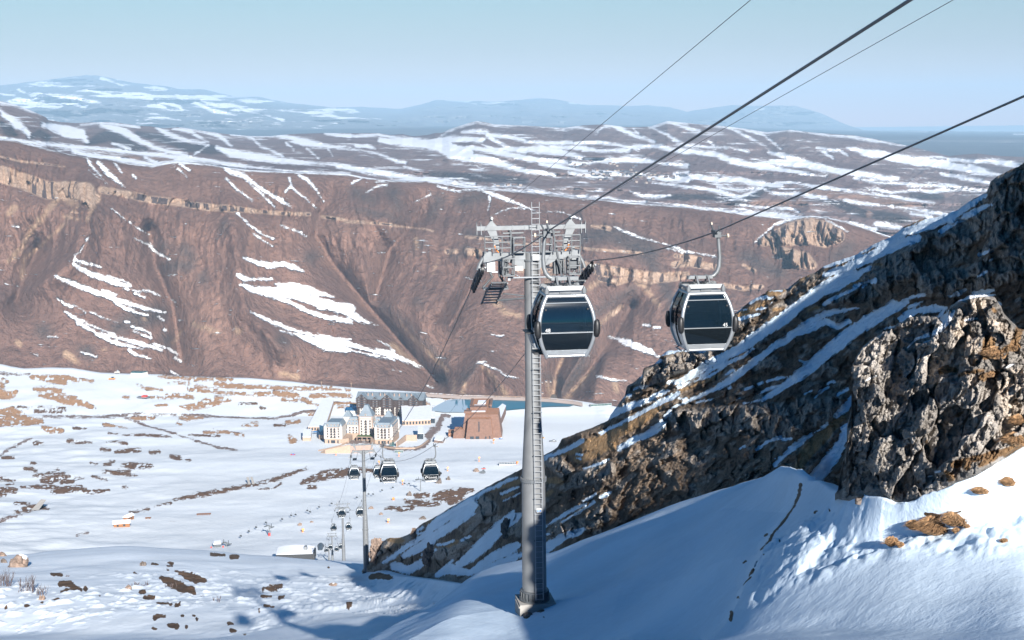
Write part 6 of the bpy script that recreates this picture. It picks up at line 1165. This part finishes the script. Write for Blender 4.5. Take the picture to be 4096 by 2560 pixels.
# ================================================================ small things on the snowfield
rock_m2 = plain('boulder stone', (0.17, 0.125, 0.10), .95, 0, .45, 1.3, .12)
rock_m3 = plain('shaded boulder stone', (0.11, 0.09, 0.078), .95, 0, .5, 1.6, .12)  # darker copy of the boulder stone, shade put into the colour
def gun(x, y, hpx, lab):
    g_ = ground(x, y); h = hpx * g_.y / FPX; e = empty('snow_gun', g_, random.uniform(-.5, .5), lab, 'snow gun', 'orange snow guns beside the pistes')
    m = MB(); m.tube((0, 0, -1), (0, 0, h * .62), .28, .2); m.box((0, 0, .3), (1.2, 1.2, .7)); m.build('mast', orange_m, e)
    m = MB(); m.tube((-.2, .9, h * .72), (.3, -1.3, h * .92), .75, .95, 12); m.box((0, 0, h * .66), (.9, .6, .5)); m.build('fan', orange_m, e)
for a in ((1343, 1822, 17, 'orange snow gun left of the cream retaining wall'), (1597, 1826, 17, 'orange snow gun in front of the small dark green tube shelter'), (1973, 1775, 17, 'orange snow gun on the piste below the brick building'), (1917, 1845, 19, 'orange snow gun in the middle of the open piste, above the long tube shelter'),
          (1789, 1884, 16, 'orange snow gun right of the cabin hanging in clear air'), (1612, 1937, 20, 'orange snow gun on a snow mound between the two big lower cabins'), (1516, 1861, 18, 'orange snow gun just above the cabin pair at the second pylon'),
          (1552, 2092, 16, 'orange snow gun low down, right of the second pylon column'), (1211, 2128, 14, 'orange snow gun left of the third pylon beside two boulders'), (2066, 1856, 10, 'orange snow gun at the right end of the long tube shelter'), (1575, 1999, 9, 'small orange snow gun at the upper edge of the bare brown patch'), (2156, 1752, 5, 'tiny yellow snow gun right of the tall pylon, near its ladder')): gun(*a)
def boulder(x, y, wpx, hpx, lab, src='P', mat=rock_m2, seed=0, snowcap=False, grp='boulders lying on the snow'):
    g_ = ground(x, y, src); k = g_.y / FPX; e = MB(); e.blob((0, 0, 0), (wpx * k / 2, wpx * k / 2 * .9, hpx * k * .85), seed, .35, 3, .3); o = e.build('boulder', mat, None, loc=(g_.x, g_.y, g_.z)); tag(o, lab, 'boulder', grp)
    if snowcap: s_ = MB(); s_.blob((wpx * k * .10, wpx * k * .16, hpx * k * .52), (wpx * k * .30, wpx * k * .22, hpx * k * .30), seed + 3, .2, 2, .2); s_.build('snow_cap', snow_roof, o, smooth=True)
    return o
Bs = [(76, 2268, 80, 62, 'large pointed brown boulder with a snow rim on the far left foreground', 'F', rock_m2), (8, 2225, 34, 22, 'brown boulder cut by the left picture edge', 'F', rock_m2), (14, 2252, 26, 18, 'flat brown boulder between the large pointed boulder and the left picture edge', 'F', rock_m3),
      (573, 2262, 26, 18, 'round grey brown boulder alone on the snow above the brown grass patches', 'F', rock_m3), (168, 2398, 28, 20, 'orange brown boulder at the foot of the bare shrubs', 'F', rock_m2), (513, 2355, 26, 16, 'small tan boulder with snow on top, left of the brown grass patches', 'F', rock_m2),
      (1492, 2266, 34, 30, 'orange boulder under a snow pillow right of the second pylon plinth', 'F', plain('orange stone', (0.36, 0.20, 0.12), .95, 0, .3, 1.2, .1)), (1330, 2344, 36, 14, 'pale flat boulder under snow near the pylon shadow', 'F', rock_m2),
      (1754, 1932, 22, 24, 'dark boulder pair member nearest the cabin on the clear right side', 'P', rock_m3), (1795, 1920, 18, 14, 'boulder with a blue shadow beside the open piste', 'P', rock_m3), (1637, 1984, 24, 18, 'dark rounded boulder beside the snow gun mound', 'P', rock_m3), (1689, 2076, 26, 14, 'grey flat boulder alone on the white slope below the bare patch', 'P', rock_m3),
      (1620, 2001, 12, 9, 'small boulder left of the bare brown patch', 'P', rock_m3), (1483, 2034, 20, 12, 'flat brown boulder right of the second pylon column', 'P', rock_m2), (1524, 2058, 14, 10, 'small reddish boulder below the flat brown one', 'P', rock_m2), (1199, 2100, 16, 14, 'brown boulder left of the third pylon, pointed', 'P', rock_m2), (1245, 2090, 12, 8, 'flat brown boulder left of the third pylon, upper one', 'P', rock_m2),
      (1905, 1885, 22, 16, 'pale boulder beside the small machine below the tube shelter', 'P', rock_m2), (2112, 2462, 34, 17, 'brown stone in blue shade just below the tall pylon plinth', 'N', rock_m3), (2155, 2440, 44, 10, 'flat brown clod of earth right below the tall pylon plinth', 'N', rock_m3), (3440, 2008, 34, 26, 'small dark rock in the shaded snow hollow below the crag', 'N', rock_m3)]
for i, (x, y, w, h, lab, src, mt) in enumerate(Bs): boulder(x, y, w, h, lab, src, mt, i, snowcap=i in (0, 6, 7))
# craggy blocks on the spur that catch the sun
lime = plain('sunlit limestone', (0.34, 0.275, 0.22), .95, 0, .40, 0.9, .25)
def crag_block(x, y, wpx, hpx, lab, seed, mat=lime, src='R', d=0.0):
    g_ = ground(x, y, src); k = g_.y / FPX; e = MB(); e.blob((0, 0, hpx * k * .35), (wpx * k / 2, wpx * k / 2, hpx * k * .75), seed, .45, 4, .8, 2.2); o = e.build('rock_block', mat, None, loc=(g_.x, g_.y + d, g_.z)); tag(o, lab, 'rock'); return o
crag_block(1508, 2232, 60, 66, 'lumpy brown rock tower at the lower left tip of the rocky spur', 41, rock_m2)
crag_block(1655, 2148, 26, 34, 'narrow pointed brown rock above the lower left snow slope of the spur', 42, rock_m2)
crag_block(1722, 2245, 60, 60, 'brown rock buttress with a snow cap in the middle of the lower spur', 43, rock_m2)
crag_block(2030, 2140, 44, 60, 'dark rock block left of the tall pylon, capped with snow', 45, rock_m3)

# ---- shelters, station, huts, machines
def tube_shelter(x, y, wpx, lab, ang=0.0, green=False):
    g_ = ground(x, y); k = g_.y / FPX; L_ = wpx * k; e = empty('conveyor_tunnel', g_, ang, lab, 'tunnel')
    m = MB(); n = 10; r = 2.6
    v = []
    for q in (0, 1):
        for i in range(n + 1): a = math.pi * i / n; v.append(((q - .5) * L_, math.cos(a) * r, math.sin(a) * r * 1.15))
    m.add(v, [[i, i + 1, n + 2 + i, n + 1 + i] for i in range(n)]); m.build('cover', plain('tunnel glazing ' + ('green' if green else 'grey'), (0.02, 0.06, 0.055) if green else (0.035, 0.055, 0.075), .3), e, smooth=True)
    m = MB(); m.pipe([((-.5) * L_, -r, 0), ((.5) * L_, -r, 0)], .3, 6); m.pipe([(-.5 * L_, -r * .5, 2.6), (.5 * L_, -r * .5, 2.6)], .22, 6)
    for q in range(7): x_ = (q / 6 - .5) * L_; m.pipe([(x_, math.cos(math.pi * i / n) * (r + .08), math.sin(math.pi * i / n) * r * 1.18) for i in range(n + 1)], .14, 5)
    m.build('hoops', white_m, e)
tube_shelter(2029, 1862, 66, 'long glazed conveyor tunnel with white hoops right of the open piste', .15)
tube_shelter(1596, 1810, 34, 'short dark green conveyor tunnel below the drive', 0, True)
tube_shelter(2402, 1622, 90, 'long green roofed tunnel beyond the reservoir at the spur edge', 0.25, True)
def machine(x, y, wpx, hpx, mats, lab, cat, name='snow_groomer'):
    g_ = ground(x, y); k = g_.y / FPX; w = wpx * k; h = hpx * k; e = empty(name, g_, random.uniform(-.3, .3), lab, cat)
    m = MB(); m.box((0, 0, h * .3), (w, w * .5, h * .4), top=.94); m.build('body', mats[0], e)
    m = MB(); m.box((w * .12, 0, h * .72), (w * .4, w * .42, h * .45), top=.8); m.build('cab', mats[1], e)
    for s_ in (-1, 1): m = MB(); m.box((0, s_ * w * .27, h * .12), (w * .9, w * .1, h * .24), top=.8); m.build('track', black_m, e)
red_m = plain('red paint', (0.45, 0.04, 0.03), .5); yel_m = plain('yellow paint', (0.6, 0.32, 0.03), .5)
machine(1930, 1893, 22, 15, (galv, galv_d), 'grey machine hut with a red sledge below the tube shelter', 'hut', 'machine_hut')
machine(1935, 1878, 16, 7, (red_m, black_m), 'small red snow groomer above the grey machine hut', 'snow groomer')
machine(446, 1519, 26, 11, (orange_m, glass_d), 'orange digger at the far edge of the plateau', 'digger', 'digger')
machine(1171, 1819, 18, 6, (red_m, plain('blue paint', (0.03, 0.12, 0.4), .5)), 'red and blue sledge left of the retaining wall', 'sledge', 'sledge')
machine(2173, 1752, 12, 6, (yel_m, glass_d), 'tiny yellow groomer right of the tall pylon', 'snow groomer')
machine(2004, 1756, 14, 8, (plain('blue tent', (0.04, 0.12, 0.35), .7), white_m), 'small blue tent below the brick building corner', 'tent', 'tent')
machine(2210, 1768, 30, 8, (galv_d, galv_d), 'grey equipment rack with red boxes right of the tall pylon', 'equipment', 'equipment_rack')
machine(470, 1495, 22, 14, (wallw, galv), 'group of white containers at the far plateau edge', 'container', 'container')
machine(575, 1592, 50, 12, (galv, red_m), 'red and grey shed alone on the far snowfield', 'shed', 'shed')
low_block('long_shed', [(524, 1507), (566, 1507), (590, 1500), (530, 1500)], 6, 'long white shed with a teal roof at the far plateau edge', 'shed', wallw, 0, plain('teal roof', (0.03, 0.11, 0.12), .5))
def hut(x, y, wpx, hpx, lab, ang=.25):
    g_ = ground(x, y); k = g_.y / FPX; w = wpx * k; h = hpx * k; d = w * .5; e = empty('wooden_hut', g_, ang, lab, 'hut', 'orange wooden huts by the frozen pond')
    m = MB(); m.bb(-w / 2, w / 2, 0, d, -.5, h * .6); b_ = m.build('wall', wood_o, e)
    m = MB(); m.add([(-w * .56, -d * .15, h * .58), (w * .56, -d * .15, h * .58), (w * .56, d * 1.15, h * .58), (-w * .56, d * 1.15, h * .58), (-w * .56, d / 2, h), (w * .56, d / 2, h)], [[0, 1, 5, 4], [2, 3, 4, 5], [0, 4, 3], [1, 2, 5], [3, 2, 1, 0]]); m.build('roof', snow_roof, e)
    for q in (-.25, .15): w_ = MB(); w_.bb(q * w - w * .06, q * w + w * .06, -.12, .1, h * .12, h * .45); w_.build('window', glass_d, b_)
hut(487, 2108, 64, 26, 'long orange wooden hut with a snowy roof, nearer of the pair by the frozen pond'); hut(523, 2078, 42, 24, 'orange wooden hut with a gabled snowy roof, behind the longer hut', 1.2)
def bench(x, y, wpx, lab, n=2, ang=.1):
    g_ = ground(x, y); k = g_.y / FPX; L_ = wpx * k; e = empty('wooden_deck', g_, ang, lab, 'deck'); m = MB()
    m.bb(-L_ / 2, L_ / 2, 0, 2.5, .7, .9); m.build('top', wood_o, e)
    for i in range(n): x_ = (-.5 + (i + .5) / n) * L_; m = MB(); m.bb(x_ - .2, x_ + .2, 0, .4, -.5, .7); m.build('leg', wood_o, e)
bench(592, 2078, 24, 'short wooden platform with a white ramp beside the two huts'); bench(816, 2060, 58, 'long orange slatted jetty on the far side of the round frozen pond', 6)
# valley station
g_ = at(1281, 2238, 900); e = empty('lift_station', g_, .1, 'grey valley station with a rounded mouth at the foot of the smallest pylons', 'lift station')
k = 900 / FPX
m = MB(); v = []
for y_ in (0, 16):
    for a in range(11): t = math.pi * a / 10; v.append((math.cos(t) * 19 * k, y_, 6 * k + math.sin(t) * 36 * k))
m.add(v, [[i, i + 1, 12 + i, 11 + i] for i in range(10)] + [list(range(11))]); m.build('hood', plain('station hood', (0.08, 0.095, 0.11), .4, .2), e)
m = MB(); m.bb(-8 * k, 8 * k, -1.2, -.2, 8 * k, 34 * k); m.build('mouth', plain('station glazing', (0.15, 0.18, 0.20), .2), e)
for s_ in (-1, 1): m = MB(); m.bb(s_ * 21 * k - 2 * k, s_ * 21 * k + 2 * k, -.5, 14, -10 * k, 30 * k); m.build('side_wall', galv_d, e)
m = MB(); m.pipe([(-14 * k, -1, 2 * k), (-8 * k, -1, 9 * k), (8 * k, -1, 9 * k), (14 * k, -1, 2 * k)], .5, 6); m.build('guide_rail', white_m, e)
g_ = at(1180, 2234, 835); k = 835 / FPX; e = empty('station_hall', g_, .05, 'long low dark hall with a white snowy roof left of the valley station', 'hall')
m = MB(); m.bb(-78 * k, 80 * k, 0, 12, -14 * k, 20 * k); m.build('wall', plain('dark hall wall', (0.025, 0.028, 0.032), .6), e); m = MB(); n = 12; v = []
for y_ in (-1.0, 13):
    for a in range(n + 1): q = -1 + 2 * a / n; v.append((q * 76 * k - 2 * k, y_, 20.2 * k + 9 * k * (1 - q * q) + (3 * k if y_ > 0 else 0)))
m.add(v, [[i, i + 1, n + 2 + i, n + 1 + i] for i in range(n)] + [list(range(n + 1))]); m.build('roof', snow_roof, e); m = MB(); m.bb(34 * k, 48 * k, 4, 8, 26 * k, 40 * k, top=.7); m.build('roof_vent', galv_d, e)
# chairlift
def chair_tower(x, y, hpx, lab, red=False):
    g_ = ground(x, y); k = g_.y / FPX; h = hpx * k; e = empty('chairlift_tower', g_, -.6, lab, 'chairlift tower', 'towers of the chairlift'); m = MB(); m.tube((0, 0, -1), (0, 0, h), .5, .35); m.build('mast', galv, e)
    m = MB(); m.bb(-3, 3, -.25, .25, h - 1, h - .4); m.build('crossarm', galv, e)
    for s_ in (-1, 1): m = MB(); m.box((s_ * 2.8, 0, h - 1.3), (.5, 4, .6)); m.box((s_ * 2.2, 0, h + .6), (.3, .3, 1.8)); m.build('sheave_train', galv_d, e)
    if red: m = MB(); m.tube((0, 0, 0), (0, 0, 2.2), .8); m.build('crash_pad', red_m, e)
chair_tower(1076, 2142, 46, 'slim chairlift tower with a red padded foot in the middle of the snowfield', True); chair_tower(1684, 1965, 54, 'slim chairlift tower right of the bare brown patch under the right hand cabin')
chair_tower(905, 2186, 20, 'low chairlift tower beside the small drive station')
g0 = ground(870, 2190); e = empty('drive_station', g0, .2, 'small grey chairlift drive station in front of the frozen pond', 'lift station'); k = g0.y / FPX
m = MB(); m.bb(-14 * k, 14 * k, 0, 6, -1, 14 * k); m.build('wall', galv_d, e); m = MB(); m.box((0, 3, 17 * k), (34 * k, 8, 4 * k), top=.7); m.build('roof', snow_roof, e)
for s_, q in ((-1, 'left'), (1, 'right')): m = MB(); m.tube((s_ * 24 * k, -2, 0), (s_ * 24 * k, -2, 9 * k), .45); m.build('red_post', red_m, e)
ch0 = None
cc = [(963, 2158), (995, 2138), (1023, 2124), (1062, 2105), (1128, 2090), (1163, 2075), (1182, 2071), (1228, 2055), (1240, 2059), (1277, 2042), (1327, 2027), (1427, 2001), (1475, 1988), (1490, 1989), (1526, 1973), (1572, 1960), (1619, 1946), (1634, 1946), (1665, 1930)]
pls = ['just above the small drive station', 'second chair up from the drive station', 'left of the slim tower with the red foot', 'touching the slim tower with the red foot', 'first chair right of the slim tower', 'lower of a close pair right of the slim tower', 'upper of a close pair right of the slim tower', 'lower of the pair near the third pylon', 'right of the pair near the third pylon', 'between the third pylon and the second pylon head',
       'above the third pylon head, alone', 'left of the second pylon column', 'right of the second pylon column, lower left', 'right of the second pylon column, lower right', 'midway between the two big lower cabins, lower', 'midway between the two big lower cabins, upper', 'below the snow gun mound, left one', 'below the snow gun mound, right one', 'nearest the slim tower under the right hand cabin']
for (x, y), lab in zip(cc, pls):
    gq = ground(x, y); k = gq.y / FPX
    if ch0 is None:
        c_ = empty('lift_chair', (0, 0, 0)); m = MB(); m.bb(-1.0, 1.0, -.3, .3, 0, .18); m.build('seat', black_m, c_); m = MB(); m.bb(-1.0, 1.0, .25, .38, .18, .9); m.build('backrest', galv_d, c_); m = MB(); m.pipe([(0, .3, .9), (.5, .3, 1.8), (.5, 0, 3.3)], .07, 5); m.build('hanger', galv, c_); ch0 = c_
    else: c_ = copy_tree(ch0)
    c_.location = (gq.x, gq.y, gq.z + 2.2); c_.rotation_euler = (0, 0, -.6); tag(c_, 'tiny grey chairlift chair ' + lab, 'lift chair', 'chairs of the chairlift')
P = [ground(870, 2190) + Vector((0, 0, 5))] + [ground(*c_) + Vector((0, 0, 5.5)) for c_ in cc]
# poles on the plateau edge
for x, y, h, lab in ((1285, 1543, 20, 'thin utility pole on the plateau edge, left one'), (1406, 1551, 20, 'thin utility pole on the plateau edge, right one'), (2163, 1825, 1, '')):
    if not lab: continue
    gq = ground(x, y); k = gq.y / FPX; m = MB(); m.tube((0, 0, -1), (0, 0, h * k), .45, .35, 6); m.bb(-1.6, 1.6, -.15, .15, h * k - 1.5, h * k - 1.1); o = m.build('utility_pole', plain('weathered wood', (0.24, 0.17, 0.12), .9), None, loc=gq); tag(o, lab, 'pole', 'utility poles on the plateau edge')
# culvert in the ditch
gq = ground(1005, 1937); k = gq.y / FPX; e = empty('culvert', gq, .3, 'grey concrete culvert steps in the long brown ditch', 'culvert')
for q in (-1, 1): m = MB(); m.add([(q * 8 * k - 5 * k, 0, 0), (q * 8 * k + 5 * k, 0, 0), (q * 8 * k + 5 * k, 14, 3.5), (q * 8 * k - 5 * k, 14, 3.5), (q * 8 * k - 5 * k, 0, -1), (q * 8 * k + 5 * k, 0, -1)], [[0, 1, 2, 3], [0, 4, 5, 1]]); m.build('slab', concrete, e)
gq = ground(140, 2042); m = MB(); k = gq.y / FPX; m.add([(-18 * k, 0, 0), (14 * k, 0, 0), (20 * k, 16, 4), (-2 * k, 16, 4.5)], [[0, 1, 2, 3]]); o = m.build('concrete_ramp', concrete, None, loc=gq + Vector((0, 0, .4))); tag(o, 'pale concrete ramp on the brown mound at the left', 'ramp')

# far village: small houses on the plateau
gT = None
vm = [plain('village wall pale', (0.26, 0.22, 0.19), .9), plain('village wall grey', (0.09, 0.095, 0.11), .9)]; vr = [plain('village roof', (0.055, 0.065, 0.085), .8), plain('village roof rust', (0.12, 0.08, 0.07), .8)]
vpts = []
rv = random.Random(5)
while len(vpts) < 60:
    x = rv.gauss(2470, 110); y = 692 + (x - 2470) * .09 + rv.gauss(0, 14)
    if 2260 < x < 2700: vpts.append((x, y))
for x in (1990, 2010, 2030, 2055, 2080): vpts.append((x, 743 + rv.uniform(-2, 3)))
TG = None
for o_ in bpy.data.objects:
    if o_.name == 'snowy_plateau': TG = o_
n_ = len(TG.data.vertices); cv = np.empty(n_ * 3, np.float32); TG.data.vertices.foreach_get('co', cv); cv = cv.reshape(-1, 3).astype(float)
sx_, sy_ = pix(cv)
proto = {}
for i, (x, y) in enumerate(vpts):
    j = int(((sx_ - x) ** 2 + (sy_ - y) ** 2).argmin()); p = Vector(cv[j]); kind = i % 4
    if kind not in proto:
        c_ = empty('village_house', (0, 0, 0)); w, d, h = 13 + 4 * (kind % 2), 10, 6
        m = MB(); m.bb(-w / 2, w / 2, -d / 2, d / 2, -2, h); m.build('wall', vm[kind % 2], c_)
        m = MB(); m.add([(-w * .55, -d * .6, h), (w * .55, -d * .6, h), (w * .55, d * .6, h), (-w * .55, d * .6, h), (-w * .55, 0, h + 4), (w * .55, 0, h + 4)], [[0, 1, 5, 4], [2, 3, 4, 5], [0, 4, 3], [1, 2, 5], [3, 2, 1, 0]]); m.build('roof', vr[kind // 2], c_); proto[kind] = c_
    else: c_ = copy_tree(proto[kind])
    c_.location = p; c_.rotation_euler = (0, 0, rv.uniform(-1, 1)); tag(c_, ('tiny %s walled village house with a %s roof on the far snowy plateau' % (('pale', 'grey')[kind % 2], ('slate', 'rusty')[kind // 2])) if i < 60 else 'tiny hamlet house at the near edge of the snowy plateau, left of the village', 'house', 'houses of the far village')
for x, y, w_, lab in ((2183, 1527, 12, 'small dark roofed house at the bottom of the opposite slope'), (2200, 1530, 10, 'small pale house right of the dark roofed one, on the opposite slope'), (2168, 1532, 8, 'tiny shed left of the two houses on the opposite slope'), (2168, 1575, 10, 'small house at the foot of the opposite slope, just above the dam')):
    bmp = bpy.data.objects['brown_mountain']
    if proto.get('mx') is None:
        n_ = len(bmp.data.vertices); mv = np.empty(n_ * 3, np.float32); bmp.data.vertices.foreach_get('co', mv); mv = mv.reshape(-1, 3).astype(float); mxp, myp = pix(mv); proto['mx'] = 1
    p = Vector(mv[int(((mxp - x) ** 2 + (myp - y) ** 2).argmin())]); c_ = copy_tree(proto[0]); s_ = w_ / 22; c_.scale = (s_, s_, s_); c_.location = p; c_.rotation_euler = (0, 0, .2); tag(c_, lab, 'house', 'houses under the brown mountain')

# ================================================================ vegetation in the foreground
twig = plain('bare twigs', (0.07, 0.052, 0.05), .9, 0, .3, 2)
def shrub(x, y, wpx, hpx, n, lab, seed, src='F'):
    g_ = ground(x, y, src); k = g_.y / FPX; rr = random.Random(seed); m = MB(); W = wpx * k; H = hpx * k
    def br(p, d, L, r, lv):
        q = p + d * L; m.pipe([p, p.lerp(q, .5) + Vector((rr.uniform(-.05, .05) * L, 0, 0)), q], [r, r * .8, r * .55], 3, False)
        if lv > 0:
            for _ in range(rr.choice((2, 3, 3))): dd = (d + Vector((rr.uniform(-.6, .6), rr.uniform(-.6, .6), rr.uniform(-.05, .5)))).normalized(); br(p.lerp(q, rr.uniform(.4, 1)), dd, L * rr.uniform(.45, .7), r * .55, lv - 1)
    for i in range(n):
        p = Vector((rr.uniform(-W / 2, W / 2), rr.uniform(-W / 3, W / 3), -.3)); d = Vector((rr.uniform(-.3, .3), rr.uniform(-.3, .3), 1)).normalized(); br(p, d, H * rr.uniform(.35, .6),   .06, 3)
    o = m.build('bare_shrub', twig, None, loc=g_, fix=False); tag(o, lab, 'shrub', 'leafless shrubs in the left foreground'); return o
shrub(28, 2345, 60, 78, 16, 'tall leafless shrub at the left picture edge below the pointed boulder', 1)
shrub(100, 2366, 80, 72, 20, 'dense leafless shrub thicket in the left foreground', 2); shrub(165, 2380, 40, 60, 9, 'leafless shrub at the right end of the thicket', 3)
shrub(555, 2345, 90, 24, 24, 'low dark leafless shrub line on the snow ridge', 4); shrub(268, 2306, 24, 18, 5, 'small leafless shrub beside the brown clump, upper left', 5)
shrub(750, 2375, 60, 40, 9, 'leafless shrubs in front of the brown grass patch', 6); shrub(690, 2350, 60, 34, 9, 'leafless shrubs over the left end of the brown grass patch', 7); shrub(865, 2408, 30, 36, 5, 'single leafless sapling right of the brown grass patches', 8); shrub(810, 2390, 20, 22, 4, 'small leafless sapling below the brown grass patch', 9)
gm_ = plain('dry grass', (0.21, 0.122, 0.06), .9, 0, .85, 12); gm2 = plain('shaded dry grass', (0.11, 0.068, 0.04), .9, 0, .35, 6)  # the second grass is a darker copy with shade put into its colour
def tuft(x, y, wpx, hpx, lab, seed, src='N', mat=gm_, lean=-.6, n=420):
    g_ = ground(x, y, src); k = g_.y / FPX; rr = random.Random(seed); W = wpx * k / 2; H = hpx * k * 1.15; n = int(n * 1.0); v = []; f = []
    for i in range(n):
        a = rr.uniform(0, 6.28); q = math.sqrt(rr.random()); bx, by = math.cos(a) * q * W * .8, math.sin(a) * q * W * .6; L_ = H * rr.uniform(.6, 1.3); wd = .014 + .012 * rr.random()
        ox = (math.cos(a) * q * .8 + lean + rr.uniform(-.3, .3)) * L_ * .7; oy = (math.sin(a) * q * .8 + rr.uniform(-.3, .3) - .3) * L_ * .6; hh = (1 - q * q * .75) * L_
        b = len(v); v += [(bx - wd, by, -.05), (bx + wd, by, -.05), (bx + ox * .4 + wd, by + oy * .4, hh * .75), (bx + ox * .4 - wd, by + oy * .4, hh * .75), (bx + ox, by + oy, hh * .62)]; f += [[b, b + 1, b + 2, b + 3], [b + 3, b + 2, b + 4]]
    m = MB(); m.add(v, f); o = m.build('grass_tuft', mat, None, loc=g_, fix=False); tag(o, lab, 'grass tuft', 'dry grass tufts poking through the snow'); return o
tuft(3660, 2110, 44, 34, 'dry orange grass tuft, left lobe of the big clump on the lumpy snow', 1); tuft(3742, 2125, 112, 62, 'biggest dry orange grass clump on the lumpy snow slope', 2, n=1500); tuft(3826, 2092, 84, 52, 'rounded dry grass clump at the right of the biggest one', 3, n=900)
tuft(3576, 2178, 48, 34, 'small dry grass clump alone, lower left of the biggest clump', 4, n=600); tuft(3606, 2186, 26, 16, 'tiny dry grass tuft right beside the lone small clump', 5); tuft(3828, 2125, 26, 16, 'thin dry grass streak just below the rounded clump', 6); tuft(3870, 2108, 18, 14, 'tiny dry grass tuft lower right of the rounded clump', 7)
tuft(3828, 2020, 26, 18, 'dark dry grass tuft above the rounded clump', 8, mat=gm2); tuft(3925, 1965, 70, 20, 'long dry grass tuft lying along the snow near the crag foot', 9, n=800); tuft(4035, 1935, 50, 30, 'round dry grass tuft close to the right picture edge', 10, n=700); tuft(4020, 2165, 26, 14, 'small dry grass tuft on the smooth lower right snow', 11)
for i, (x, y, w, h, lab) in enumerate(((3790, 1908, 40, 50, 'hanging dry grass tuft at the crag foot, leftmost'), (3870, 1868, 60, 44, 'dry grass tuft at the crag foot, second from the left'), (3915, 1852, 44, 34, 'dry grass tuft at the crag foot under the dark rock'), (3985, 1810, 90, 30, 'wide dry grass fringe under the sunlit rock face'), (4070, 1775, 60, 50, 'dry grass fringe at the right picture edge'),
        (3790, 1484, 50, 22, 'dry grass tuft on a crag ledge under the big sunlit block'), (3985, 1425, 80, 40, 'large dry grass tuft on top of the crag, between sunlit blocks'), (4060, 1395, 60, 34, 'dry grass tuft near the top right of the crag'), (3950, 1500, 60, 22, 'dry grass tuft in the notch of the crag'), (4080, 1700, 26, 44, 'dry grass tuft on the sunlit face at the right edge'))):
    tuft(x, y, w, h, lab, 20 + i, 'C' if y < 1800 else 'N', n=500)
# ================================================================ haze
bm = bmesh.new(); bmesh.ops.create_cube(bm, size=1.0)
me = bpy.data.meshes.new('haze'); bm.to_mesh(me); bm.free()
hz = bpy.data.objects.new('haze', me); col.objects.link(hz)
x0, x1, y0, y1, z0, z1 = -70000., 70000., -400., 68000., -761.0, 1560.0
hz.scale = (x1 - x0, y1 - y0, z1 - z0); hz.location = ((x0 + x1) / 2, (y0 + y1) / 2, (z0 + z1) / 2)
hm = bpy.data.materials.new('haze'); hm.use_nodes = True; t = hm.node_tree; t.nodes.clear()
ou = t.nodes.new('ShaderNodeOutputMaterial'); pv = t.nodes.new('ShaderNodeVolumePrincipled')
pv.inputs['Color'].default_value = (0.425, 0.655, 0.89, 1); pv.inputs['Density'].default_value = 3.1e-5; pv.inputs['Anisotropy'].default_value = -0.1
t.links.new(pv.outputs[0], ou.inputs['Volume']); me.materials.append(hm); hz['kind'] = 'stuff'
